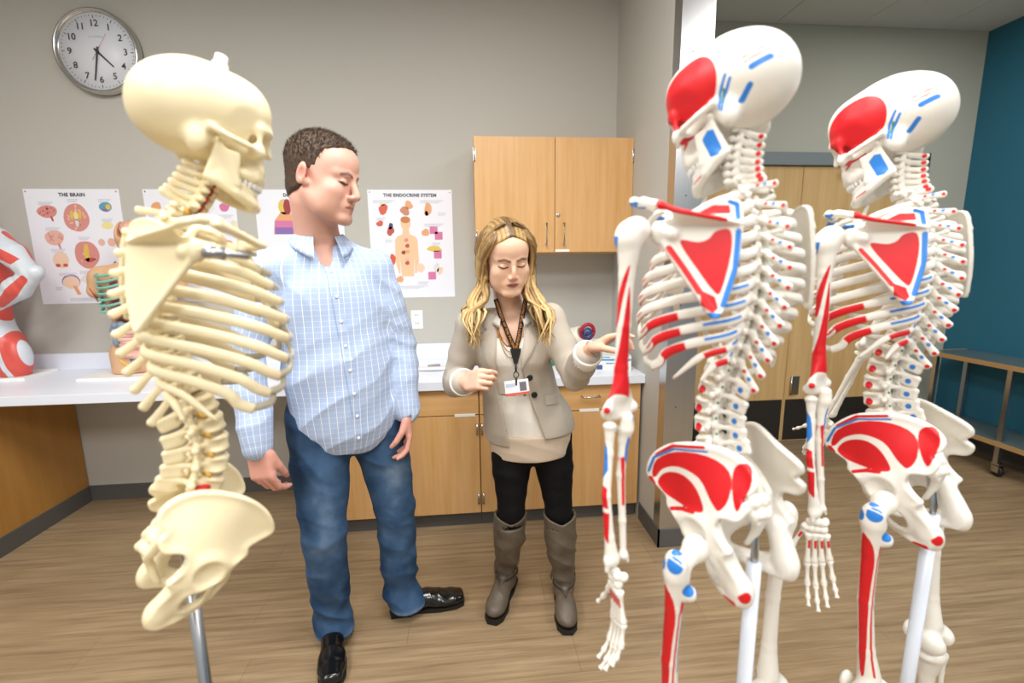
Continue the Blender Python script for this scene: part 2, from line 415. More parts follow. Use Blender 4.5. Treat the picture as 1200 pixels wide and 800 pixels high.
# floor of wood-look planks, each its own piece
fl = struct('floor', MB().box((-3.5, -3.5, -.06), (TX+.1, DY+.1, -.0045)), mat('floor_underlay', '6b5a45', .8))
def plank_mat():
    m, nt, b = nmat('plank_vinyl'); b.inputs['Roughness'].default_value = .38; b.inputs['Specular IOR Level'].default_value = .35
    tc = nt.nodes.new('ShaderNodeTexCoord'); oi = nt.nodes.new('ShaderNodeObjectInfo')
    ad = nt.nodes.new('ShaderNodeVectorMath'); ad.operation = 'ADD'; nt.links.new(tc.outputs['Object'], ad.inputs[0]); nt.links.new(oi.outputs['Location'], ad.inputs[1])
    mp = nt.nodes.new('ShaderNodeMapping'); mp.inputs['Scale'].default_value = (2.2, 46, 10); nt.links.new(ad.outputs[0], mp.inputs[0])
    n = nt.nodes.new('ShaderNodeTexNoise'); n.inputs['Scale'].default_value = 1; n.inputs['Detail'].default_value = 8; n.inputs['Roughness'].default_value = .62; nt.links.new(mp.outputs[0], n.inputs['Vector'])
    cr = nt.nodes.new('ShaderNodeValToRGB'); cr.color_ramp.elements[0].position = .28; cr.color_ramp.elements[1].position = .75
    cr.color_ramp.elements[0].color = (*rgb('7b654a'), 1); cr.color_ramp.elements[1].color = (*rgb('ac9575'), 1); nt.links.new(n.outputs[0], cr.inputs[0])
    mr = nt.nodes.new('ShaderNodeMapRange'); mr.inputs[3].default_value = .93; mr.inputs[4].default_value = 1.06; nt.links.new(oi.outputs['Random'], mr.inputs[0])
    mx = nt.nodes.new('ShaderNodeMix'); mx.data_type = 'RGBA'; mx.blend_type = 'MULTIPLY'; mx.inputs[0].default_value = 1
    nt.links.new(cr.outputs[0], mx.inputs[6]); nt.links.new(mr.outputs[0], mx.inputs[7]); nt.links.new(mx.outputs[2], b.inputs['Base Color'])
    bp = nt.nodes.new('ShaderNodeBump'); bp.inputs['Strength'].default_value = .15; bp.inputs['Distance'].default_value = .001
    nt.links.new(n.outputs[0], bp.inputs['Height']); nt.links.new(bp.outputs[0], b.inputs['Normal'])
    return m
m_plank = plank_mat()
PW, PL = .184, 1.22
me_pl = MB().box((-PL/2+.0003, -PW/2+.0003, -.0045), (PL/2-.0003, PW/2-.0003, 0), b=.0006).mesh('plank'); me_pl.materials.append(m_plank)
y = -.62; r = 0
while y < DY+.02:
    x = -3.5+(r*.47 % 1.0)*PL-PL
    while x < TX+.1:
        if x+PL > -3.4: link('plank', me_pl, fl, loc=(x+PL/2, y+PW/2, 0))
        x += PL
    y += PW; r += 1
# suspended ceiling: each tile its own panel
ce = struct('ceiling', MB().box((-3.5, -3.5, CEIL+.02), (TX+.1, DY+.14, CEIL+.08)), mat('ceiling_void', '3a3a38', .9))
me_t = MB().box((-.3025, -.6075, 0), (.3025, .6075, .019), b=.003).mesh('ceiling_panel'); me_t.materials.append(m_tile)
gx = 3.82-.42
cols = [3.39-.61*i for i in range(-1, 12)]
trof = set()
for i, cx0 in enumerate(cols):
    for j in range(6):
        cx, cy = cx0+.305, 3.32-.61-1.22*j+.0
        if cx > TX+.25: continue
        if any(abs(cx-tx) < .6 and abs(cy-ty) < 1.2 for tx, ty in TROFFERS):
            near = [k for k, (tx, ty) in enumerate(TROFFERS) if abs(cx-tx) < .306 and abs(cy-ty) < .62]
            if near and near[0] not in trof:
                trof.add(near[0])
        link('ceiling_panel', me_t, ce, loc=(cx, cy, CEIL))
m_diff = emat('troffer_diffuser', 'fff6ea', 2.0)
for k, (tx, ty) in enumerate(TROFFERS):
    tr = empty('ceiling_light', (tx, ty, CEIL)); MB().box((-.31, -.61, -.012), (.31, -.585, -.001)).box((-.31, .585, -.012), (.31, .61, -.001)).box((-.31, -.585, -.012), (-.285, .585, -.001)).box((.285, -.585, -.012), (.31, .585, -.001)).build('frame', m_white, tr)
    MB().box((-.285, -.585, -.008), (.285, .585, -.002)).build('diffuser', m_diff, tr)
    tag(tr, 'white rectangular light panel set in the tiled ceiling', 'ceiling light', 'ceiling light panels')
# baseboards
struct('baseboard_back', MB().box((-2.43, WY-.008, 0), (-.85, WY, .1)), m_base)
struct('baseboard_partition', MB().box((FX0-.007, FY-.008, 0), (FX0, 2.36, .1)).box((FX0-.007, FY-.008, 0), (FX1+.007, FY+.001, .1)).box((FX1, FY-.008, 0), (FX1+.007, DY, .1)), m_base)
struct('baseboard_right', MB().box((TX-.008, -3.4, 0), (TX, DY, .1)).box((3.46, DY-.008, 0), (TX, DY, .1)).box((FX1, DY-.008, 0), (1.5, DY, .1)), m_base)
# steel corner guard wrapping the end of the partition
g = empty('steel_corner_guard', (FX0, FY, .1))
MB().box((-.002, 0, 0), (0, .072, 2.98)).box((-.002, -.003, 0), (.034, 0, 2.98)).build('corner_angle', m_steel, g)
MB().box((.034, -.0015, 0), (.149, .0005, 2.98)).box((.147, 0, 0), (.149, .075, 2.98)).build('face_sheet', m_steel, g)
for z in (.15, .65, 1.15, 1.65, 2.25, 2.75):
    MB().lathe([(.0035, 0), (.0035, .0008)], 10, R=rotx(PI/2), t=(.055, -.0012, z)).build('screw', m_dark, g)
tag(g, 'tall brushed steel corner guard on the end of the partition wall', 'corner guard')
# double door
dr = empty('door_1', (0, DY, 0)); tag(dr, kind='structure')
MB().box((1.50, -.03, 0), (1.57, .06, 2.23), b=.004).box((3.39, -.03, 0), (3.46, .06, 2.23), b=.004).box((1.50, -.03, 2.14), (3.46, .06, 2.23), b=.004).build('door_frame', m_frame, dr)
for a, b_, hx in ((1.575, 2.478, 2.40), (2.482, 3.385, 2.56)):
    lf = MB().box((a, .0, .012), (b_, .045, 2.135), b=.002).build('door_leaf', m_oak, dr)
    MB().box((a+.012, -.0015, .02), (b_-.012, .001, .36)).build('kick_plate', mat('kick_plate_black', '2b2927', .35), lf)
    if hx > 2.5: MB().box((hx-.032, -.012, .40), (hx+.032, .001, .55), b=.003).tube([(hx-.036, -.013, .40), (hx-.036, -.013, .55)], .008, 8).build('metal_stop', m_chrome, lf)
MB().box((3.0, -.055, 2.0), (3.28, .0, 2.065), b=.006).box((2.75, -.05, 2.09), (3.1, -.03, 2.1)).build('door_closer', m_frame, dr)
# plaque
pq = MB().box((3.60, DY-.006, 1.44), (3.815, DY, 1.605), b=.002).build('room_sign', m_black)
def put_text(body, size, loc, rot, m, parent, bold=0, name='lettering', align='CENTER', spacing=1.0):
    me = text_mesh(body, size, bold, align, spacing); me.materials.append(m); return link(name, me, parent, None, loc, rot)
put_text('STORAGE', .036, (3.72, DY-.0068, 1.545), (PI/2, 0, 0), m_white, pq, .0006)
put_text('ROOM', .036, (3.745, DY-.0068, 1.495), (PI/2, 0, 0), m_white, pq, .0006)
tag(pq, 'small black room sign with white letters on wall beside teal wall', 'sign')
# ------------------------------------------------------------------ casework
def handle_bar(p, x, y, z0, z1, horiz=False, parent=None):
    if horiz: pts = [(z0, y, x), (z0, y-.028, x), (z1, y-.028, x), (z1, y, x)]
    else: pts = [(x, y, z0), (x, y-.028, z0), (x, y-.028, z1), (x, y, z1)]
    return MB().tube(pts, .0045, 8).build('handle', m_chrome, parent)
CT = .855
cn = MB().box((-3.4, 2.335, CT-.048), (FX0-.002, WY-.001, CT), b=.003).build('worktop', m_lam)
struct('trim_1', MB().box((-3.4, WY-.02, CT+.0005), (FX0-.002, WY-.001, CT+.1), b=.002), m_lam)
tag(cn, 'long white laminate worktop along the back wall', 'worktop')
def base_cabinet(x0, x1, hinge_right, label):
    e = empty('base_cabinet', ((x0+x1)/2, 2.38, 0)); hw = (x1-x0)/2
    MB().box((-hw, 0, .09), (hw, .57, CT-.049)).build('body', m_maple_d, e)
    MB().box((-hw, .028, .0), (hw, .55, .09)).build('toe_kick', m_base, e)
    dw = MB().box((-hw+.002, -.019, .662), (hw-.002, -.001, CT-.054), b=.0015).build('drawer', m_maple_h, e)
    c = -.16 if hinge_right else .16
    handle_bar(None, .741, -.019, c-.048, c+.048, True, dw)
    MB().lathe([(.009, 0), (.009, .004), (.005, .005)], 14, R=rotx(PI/2), t=(c+.16, -.019, .765)).build('lock', m_chrome, dw)
    d = MB().box((-hw+.002, -.019, .095), (hw-.002, -.001, .657), b=.0015).build('door', m_maple, e)
    sx = hw-.012 if hinge_right else -hw+.012
    for z in (.18, .58): MB().box((sx-.006, -.026, z-.03), (sx+.006, -.018, z+.03), b=.001).tube([(sx, -.027, z-.03), (sx, -.027, z+.03)], .005, 8).build('hinge', m_chrome, d)
    lx = hw-.075 if hinge_right else -hw+.6
    MB().box((lx-.055, -.0215, .652), (lx+.055, -.019, .668), b=.0005).build('label_strip', m_white, d)
    return tag(e, label, 'cabinet', 'maple base cabinets under the worktop')
base_cabinet(-.85, .035, True, 'maple base cabinet with drawer under the worktop, behind the man')
base_cabinet(.037, .925, False, 'maple base cabinet with drawer under the worktop, behind the woman')
e = empty('desk_end_cabinet', (-2.9, 2.36, 0))
MB().box((-.48, 0, .1), (.47, .59, CT-.049)).build('body', m_maple_d, e); MB().box((-.48, .0, 0), (.478, .59, .1), b=.002).build('toe_kick', m_base, e)
tag(e, 'maple cabinet end panel under the worktop at far left', 'cabinet')
# wall cabinet
wc = empty('wall_cabinet', (.492, WY, 1.512)); hw = .447
MB().box((-hw, -.31, 0), (hw, -.001, .625)).build('body', m_maple, wc)
for s in (-1, 1):
    d = MB().box((-hw+.001 if s < 0 else .0015, -.331, .004), (-.0015 if s < 0 else hw-.001, -.311, .624), b=.0015).build('door', m_maple, wc)
    handle_bar(None, s*.05, -.331, .05, .165, False, d)
    for z in (.09, .53): MB().box((s*(hw-.003)-.007, -.337, z-.035), (s*(hw-.003)+.007, -.325, z+.035), b=.001).tube([(s*(hw-.003), -.336, z-.035), (s*(hw-.003), -.336, z+.035)], .005, 8).build('hinge', m_chrome, d)
    if s > 0:
        MB().lathe([(.011, 0), (.011, .005), (.006, .006)], 14, R=rotx(PI/2), t=(.018, -.331, .21)).build('lock', m_chrome, d)
        MB().box((.003, -.3325, .006), (.085, -.331, .02)).build('label_strip', m_white, d)
tag(wc, 'two-door maple wall cabinet hung above the woman', 'cabinet')
# outlet
ou = empty('wall_outlet', (-.336, WY, 1.11))
MB().box((-.037, -.006, -.06), (.037, 0, .06), b=.003).build('cover_plate', m_white, ou)
for z in (-.026, .026):
    s_ = MB().box((-.018, -.0075, z-.018), (.018, -.005, z+.018), b=.003).build('socket', m_white, ou)
    for x in (-.007, .007): MB().box((x-.0016, -.0079, z-.002), (x+.0016, -.0073, z+.009)).build('slot', m_dark, s_)
tag(ou, 'white double power outlet on wall below the endocrine poster', 'outlet')
# steel work table on casters by the teal wall
tb = empty('utility_table', (3.47, 2.3, 0))
m_edge = wood('table_edge_wood', 'a58155', 'b99562', 1, 20, .5); m_top = mat('dark_table_top', '5c6a6c', .25, var=.05, scale=5)
for zt, nm in ((.765, 'table_top'), (.245, 'shelf')):
    t = MB().box((.012, -1.2, zt-.028), (.345, .835, zt), b=.001).build(nm, m_top, tb)
    MB().box((0, -1.2, zt-.029), (.012, .848, zt+.001)).box((.012, .835, zt-.029), (.345, .848, zt+.001)).build('edge_band', m_edge, t)
for lx in (.045, .31):
    for ly in (-.85, .3, .79):
        if ly == .79 and lx < .1: pass
        lg = MB().box((lx-.014, ly-.014, .095), (lx+.014, ly+.014, .737)).build('leg', m_steel, tb)
        c = MB().lathe([(.008, -.011), (.032, -.011), (.036, -.006), (.036, .006), (.032, .011), (.008, .011)], 20, R=roty(PI/2), t=(lx, ly-.012, .036)).build('caster_wheel', m_black, lg)
        MB().box((lx-.02, ly-.03, .03), (lx-.014, ly+.012, .08)).box((lx+.014, ly-.03, .03), (lx+.02, ly+.012, .08)).box((lx-.02, ly-.03, .076), (lx+.02, ly+.016, .095)).build('caster_fork', m_chrome, lg)
tag(tb, 'two-tier wood-edged table on casters against the teal wall', 'table')
# ------------------------------------------------------------------ skeleton models (facing +Y, +X = their right)
def bone_mat():
    m, nt, b = nmat('painted_bone'); b.inputs['Roughness'].default_value = .42
    a1 = nt.nodes.new('ShaderNodeAttribute'); a1.attribute_name = 'red'; a2 = nt.nodes.new('ShaderNodeAttribute'); a2.attribute_name = 'blue'; a3 = nt.nodes.new('ShaderNodeAttribute'); a3.attribute_name = 'green'
    last = None; base = (*rgb('f0ece2'), 1)
    for a, c in ((a1, 'd8151f'), (a2, '2a7fd6'), (a3, '2f7d4a')):
        r = nt.nodes.new('ShaderNodeMapRange'); r.inputs[1].default_value = -.0003; r.inputs[2].default_value = .0005; nt.links.new(a.outputs['Fac'], r.inputs[0])
        mx = nt.nodes.new('ShaderNodeMix'); mx.data_type = 'RGBA'; nt.links.new(r.outputs[0], mx.inputs[0]); mx.inputs[7].default_value = (*rgb(c), 1)
        if last is None: mx.inputs[6].default_value = base
        else: nt.links.new(last, mx.inputs[6])
        last = mx.outputs[2]
    nt.links.new(last, b.inputs['Base Color']); return m
m_bone = bone_mat()
m_ivory = mat('ivory_bone', 'f1e3bc', .38, var=.07, scale=9, sss=.0)
m_cart = mat('costal_cartilage', 'e9e4d6', .35); m_cart_i = mat('costal_cartilage_ivory', 'd9d2bc', .25, trans=.35, spec=.6)
m_disc = mat('spinal_disc', 'd9c4a0', .5); m_disc_i = mat('spinal_disc_ivory', 'b9a98c', .45)
m_teeth = mat('teeth_white', 'efefec', .3)
m_nerve = mat('nerve_yellow', 'd8a63c', .5); m_artery = mat('artery_red', 'b3251e', .45)
m_pole_w = mat('white_enamel_pole', 'dfe6f2', .3); m_pole_s = mat('steel_pole', 'b9bcc0', .3, metal=1)
def clampf(x, a=0., b=1.): return np.clip(x, a, b)
def sst(x, a, b): t = np.clip((x-a)/(b-a), 0, 1); return t*t*(3-2*t)
SKM = {}
def ball_d(p, c, r): return r-np.sqrt(((p-np.array(c))**2).sum(-1))
NOP = -1.0
def make(name, ops, h, paint=None, post=None, side=None, relax=1):
    """store mesh; side=None midline; side='pair' builds right + mirrored (painted) left"""
    V, Q = sdf_mesh(ops, h, post, relax=relax)
    z = np.full(len(V), NOP, F)
    def att(P):
        if paint is None: return dict(red=z, blue=z, green=z)
        r = paint(P); return dict(red=r.get('red', z), blue=r.get('blue', z), green=r.get('green', z))
    if side == 'pair':
        SKM[name+'_R'] = np_mesh(name, V, Q, dict(red=z, blue=z, green=z), [m_bone])
        W = V*np.array((-1, 1, 1)); SKM[name+'_L'] = np_mesh(name, W, Q[:, ::-1], att(V), [m_bone])
    else: SKM[name] = np_mesh(name, V, Q, att(V), [m_bone])
# ---- skull (origin at cranium centre)
def sym(f): return [f(1), f(-1)]
ops = [U(ell((0, -.012, .012), (.070, .088, .070))), U(ell((0, -.052, -.006), (.062, .055, .056)), .02), U(ell((0, .036, .024), (.058, .047, .052)), .02),
       U(ell((0, -.01, -.035), (.05, .06, .03)), .02)]
for s in (1, -1): ops += [S(ell((s*.077, .05, -.012), (.019, .03, .034)), .014)]
ops += [U(ell((0, .05, -.032), (.04, .033, .034)), .012), U(chain([(-.046, .062, -.001), (-.024, .079, .004), (0, .081, .0), (.024, .079, .004), (.046, .062, -.001)], .0075), .010)]
for s in (1, -1):
    ops += [U(ell((s*.046, .062, -.037), (.013, .013, .012)), .010), U(chain([(s*.05, .061, -.036), (s*.063, .045, -.036), (s*.068, .02, -.034), (s*.064, -.006, -.028)], [.0065, .0052, .0048, .006]), .004),
            U(cap((s*.049, .06, 0), (s*.048, .064, -.03), .0055), .006), U(ell((s*.052, -.02, -.05), (.013, .015, .02)), .012)]
ops += [U(ell((0, .066, -.06), (.03, .022, .02)), .012), U(chain([(-.029, .042, -.074), (-.024, .068, -.075), (0, .082, -.075), (.024, .068, -.075), (.029, .042, -.074)], .009), .01),
        U(cap((0, .082, -.006), (0, .0905, -.026), .0052), .007)]
for s in (1, -1):
    ops += [S(ell((s*.032, .084, -.018), (.0195, .042, .0175)), .004), S(ell((s*.048, .028, -.062), (.016, .022, .02)), .006), S(ell((s*.028, .085, -.048), (.008, .008, .008)), .006)]
    ops += [S(ell((s*.006, .098, -.046), (.0075, .028, .017)), .003)]
def skull_paint(P):
    x, y, z = P[:, 0], P[:, 1], P[:, 2]; lf = np.where(x < -.012, 0, -1)
    # temporal muscle, seen from the side
    yy, zz = y-.026, z-.010; a = math.radians(20); u = yy*math.cos(a)-zz*math.sin(a); v = yy*math.sin(a)+zz*math.cos(a)
    red = (.047-np.sqrt((u/1.15)**2+v**2)); red = np.minimum(red, z+.028)
    red = np.maximum(red, .0016-np.abs(line2(y, z, [(.07, -.052), (.055, -.046), (.03, -.043)])))
    red = np.maximum(red, np.where(y < -.05, .0014-np.minimum(line2(y, z, [(-.062, .003), (-.092, .007)]), line2(y, z, [(-.062, -.004), (-.092, 0)])), -1))
    red = np.maximum(red, .0016-line2(y, z, [(-.022, -.034), (-.031, -.022)]))
    blue = .0022-line2(y, z, [(-.012, -.042), (-.020, -.022), (-.036, -.004)])
    blue = np.maximum(blue, .0022-line2(y, z, [(-.016, -.046), (-.025, -.028), (-.04, -.012)]))
    blue = np.maximum(blue, .0035-line2(y, z, [(-.04, -.045), (-.058, -.033)]))
    blue = np.maximum(blue, np.where(y < -.05, .0042-line2(y, z, [(-.068, -.014), (-.088, -.011)]), -1))
    green = .0018-line2(y, z, [(-.018, -.036), (-.027, -.02)])
    return dict(red=np.minimum(red, lf+.05), blue=np.minimum(blue, lf+.05), green=np.minimum(green, lf+.05))
make('skull', ops, .0026, skull_paint)
ops = []
low = [(-.047, .01, -.098), (-.041, .042, -.108), (-.023, .070, -.115), (0, .082, -.117)]; up_ = [(-.044, .02, -.085), (-.036, .045, -.093), (-.02, .066, -.098), (0, .076, -.1)]
for pts, r in ((low, [.007, .008, .0085, .0095]), (up_, [.006, .007, .0075, .0075])):
    full = pts+[(-a, b, c) for a, b, c in pts[-2::-1]]; ops.append(U(chain(full, r+r[-2::-1]), .012))
for s in (1, -1):
    ops += [U(tri((s*.051, .008, -.040), (s*.047, -.001, -.098), (s*.045, .042, -.094), .0042), .006), U(tri((s*.051, .008, -.05), (s*.045, .042, -.094), (s*.047, .037, -.050), .0036), .005), U(ell((s*.052, .006, -.037), (.010, .0055, .006)), .005)]
ops.append(S(ell((0, .03, -.103), (.028, .035, .03)), .006))
def mand_paint(P):
    x, y, z = P[:, 0], P[:, 1], P[:, 2]
    bl = np.minimum(-poly2(y, z, [(.004, -.092), (.007, -.058), (.016, -.055), (.028, -.062), (.024, -.094), (.012, -.097)]), np.where(x < -.044, .05, -1))
    rd = np.minimum(.0015-line2(y, z, [(.05, -.11), (.07, -.112)]), np.where(x < -.01, .05, -1)); return dict(blue=bl, red=rd)
make('mandible', ops, .0024, mand_paint)
mb = MB()
for zc, zr, sc, n in ((-.0865, .0062, 1.0, 14), (-.0955, .0058, .95, 14)):
    arc = spline([(-.029, .044, 0), (-.0255, .066, 0), (-.012, .081, 0), (0, .0845, 0), (.012, .081, 0), (.0255, .066, 0), (.029, .044, 0)], 60)
    L = np.concatenate([[0], np.cumsum(np.linalg.norm(np.diff(arc, axis=0), axis=1))])
    for i in range(n):
        q = (i+.5)/n*L[-1]; x, yv = np.interp(q, L, arc[:, 0]), np.interp(q, L, arc[:, 1]); mb.ball((x*sc, yv*sc-(.0 if zc > -.09 else .001), zc), (.0038, .0038, zr), seg=8, rings=6)
SKM['teeth'] = mb.mesh('teeth'); SKM['teeth'].materials.append(m_teeth)
# ---- vertebrae
def dots(cs): return lambda P: np.max([ball_d(P, c, r) for c, r in cs], axis=0)
def vert_ops(rx, ry, hh, sp, tp, spw, kind):
    cyl = [U(ell((0, 0, s*hh*.34), (rx*1.02, ry*1.02, hh*.24)), .0) for s in (1, -1)]
    o = [U(rbox((0, 0, 0), (rx*.82, ry*.86, hh*.5), min(rx, ry)*.45))]+cyl
    o = [(a, .004, c) for a, b, c in o]
    for s in (1, -1):
        o += [U(cap((s*rx*.6, -ry*.6, .002), (s*rx*.72, -ry*1.25, .001), .0042 if kind != 'c' else .003), .004),
              U(cap((s*rx*.72, -ry*1.3, .0), (0, -ry*2.0, -.003), .0042 if kind != 'c' else .003), .004),
              U(cap((s*rx*.7, -ry*1.3, -.35*hh), (s*rx*.7, -ry*1.35, .62*hh), .0048 if kind != 'c' else .0045), .004),
              U(cap((s*rx*.7, -ry*1.25, .002), (s*tp[0], tp[1], tp[2]), .0042, .0040), .004), U(ell((s*tp[0], tp[1], tp[2]), (.0055, .005, .0055) if kind != 'c' else (.004, .005, .004)), .004)]
    a = np.array((0, -ry*1.9, -.003)); b = np.array(sp)
    o += [U(chain([a, (a+b)/2, b], [.0035, .0032, .0042]), .004), U(chain([a+(0, 0, -spw), (a+b)/2+(0, 0, -spw), b+(0, .003, -spw)], [.003, .003, .004]), .006)]
    return o
LFT = lambda P, d: np.minimum(d, np.where(P[:, 0] < .0025, .02, -1))
def lum_paint(P):
    red = dots([((-.024, .004, -.004), .0075), ((-.04, -.032, .003), .004), ((-.012, -.066, -.010), .0062), ((-.03, -.028, -.004), .003)])(P)
    blue = dots([((-.006, -.05, -.012), .0052), ((-.004, -.042, .004), .003)])(P); g = dots([((-.02, -.03, .014), .0028)])(P); return dict(red=LFT(P, red), blue=LFT(P, blue), green=LFT(P, g))
def tho_paint(P):
    red = dots([((-.034, -.034, .005), .0036), ((-.008, -.066, -.03), .0058), ((-.02, -.028, .01), .0030), ((-.004, -.04, -.012), .0032), ((-.010, -.054, -.018), .0026), ((-.027, -.031, .008), .0024)])(P)
    blue = dots([((-.006, -.052, -.018), .0045), ((-.006, -.044, -.011), .0035), ((-.022, -.034, .004), .003)])(P); g = dots([((-.03, -.03, .002), .002)])(P); return dict(red=LFT(P, red), blue=LFT(P, blue), green=LFT(P, g))
def cer_paint(P):
    red = dots([((-.006, -.046, -.008), .0048), ((-.022, -.008, .0), .003), ((-.014, -.02, .006), .0026), ((-.004, -.032, 0), .0028), ((-.010, -.028, .003), .0024)])(P)
    blue = dots([((-.014, -.02, -.002), .0034), ((-.008, -.034, -.004), .003)])(P); g = dots([((-.02, -.012, .004), .002)])(P); return dict(red=LFT(P, red), blue=LFT(P, blue), green=LFT(P, g))
make('lumbar_vertebra', vert_ops(.0240, .0190, .027, (0, -.062, -.004), (.042, -.030, .004), .013, 'l')+[U(rbox((0, -.052, -.011), (.0042, .013, .0115), .004), .004)], .0021, lum_paint)
make('thoracic_vertebra', vert_ops(.0155, .0140, .019, (0, -.066, -.028), (.034, -.034, .006), .005, 't'), .0021, tho_paint)
make('cervical_vertebra', vert_ops(.0125, .0095, .0125, (0, -.048, -.008), (.025, -.008, .0), .003, 'c'), .0018, cer_paint)
SP = spline([(-.006, .958), (.012, .992), (.020, 1.03), (.020, 1.068), (.013, 1.105), (.002, 1.14), (-.012, 1.172), (-.03, 1.22), (-.042, 1.268), (-.047, 1.317), (-.043, 1.366), (-.030, 1.412), (-.016, 1.437), (-.004, 1.457), (.004, 1.483), (.008, 1.508), (.010, 1.535), (.010, 1.56)], 300)
ZS = [('lumbar_vertebra', .992+.0360*i) for i in range(5)]+[('thoracic_vertebra', 1.170+.0243*i) for i in range(12)]+[('cervical_vertebra', 1.456+.0142*i) for i in range(7)]
VERT = []
for i, (nm, z) in enumerate(ZS):
    y = float(np.interp(z, SP[:, 1], SP[:, 0])); dy = float(np.interp(z+.01, SP[:, 1], SP[:, 0])-np.interp(z-.01, SP[:, 1], SP[:, 0]))
    ang = math.atan2(-dy, .02)
    if nm[0] == 'l': s = 1.18-.02*i
    elif nm[0] == 't': s = 1.16-.022*(i-5)
    else: s = 1.12-.02*(i-17)
    VERT.append((nm, (0, y, z), ang, s))
def vpos(k): return VERT[k][1]
def T_(i): return np.array(vpos(17-i))            # thoracic i=1..12
SKM['spinal_disc'] = MB().lathe([(.0205, -.0045), (.0235, 0), (.0205, .0045)], 20).mesh('spinal_disc'); SKM['spinal_disc'].materials.append(m_disc)
# ---- ribs + cartilage (right side, mirrored for left)
RA = [.050, .080, .100, .113, .121, .127, .131, .132, .130, .124, .112, .090]
RE = [(.030, .045, 1.400), (.046, .077, 1.368), (.060, .093, 1.342), (.071, .103, 1.315), (.081, .110, 1.286), (.091, .111, 1.255), (.101, .107, 1.222), (.109, .094, 1.194), (.115, .078, 1.168), (.119, .054, 1.145), (.118, .004, 1.132), (.098, -.035, 1.132)]
STZ = [1.402, 1.367, 1.346, 1.325, 1.306, 1.288, 1.274]
def rib_curve(i):
    t = T_(i); a = RA[i-1]; e = np.array(RE[i-1]); dz = t[2]-e[2]
    p0 = t+(.012, -.010, .008); p1 = t+(.036, -.032, .004)
    yb = t[1]-.036-.006*min(i, 8)/8
    p2 = np.array((a*.66, yb, t[2]-.10*dz)); p3 = np.array((a*.93, (yb*.62+e[1]*.38), t[2]-.33*dz))
    if i <= 10:
        p4 = np.array((a*1.0, yb*.30+e[1]*.70, t[2]-.60*dz)); p5 = np.array((e[0]+(a-e[0])*.62, e[1]-.022, t[2]-.85*dz)); pts = [p0, p1, p2, p3, p4, p5, e]
    else: pts = [p0, p1, p2, p3, e]
    return spline(pts, 40 if i <= 10 else 26)
def flat_sweep(C, hh, tt, seg=10):
    """rib section: thin across the cage, tall along it"""
    V = []; n = len(C)
    for j in range(n):
        t = C[min(j+1, n-1)]-C[max(j-1, 0)]; t /= np.linalg.norm(t)
        rad = np.array((C[j][0], C[j][1]-.02, 0.0)); rad -= t*(rad @ t); rad /= np.linalg.norm(rad)+1e-9; up = np.cross(rad, t); up *= np.sign(up[2]+1e-9)
        s = j/(n-1); k = 1-.25*math.exp(-(s/.08)**2)
        for q in range(seg):
            an = 2*PI*q/seg; V.append(C[j]+rad*tt[j]*math.cos(an)*k+up*hh[j]*math.sin(an))
    Q = [(j*seg+q, j*seg+(q+1) % seg, (j+1)*seg+(q+1) % seg, (j+1)*seg+q) for j in range(n-1) for q in range(seg)]
    return np.array(V), Q
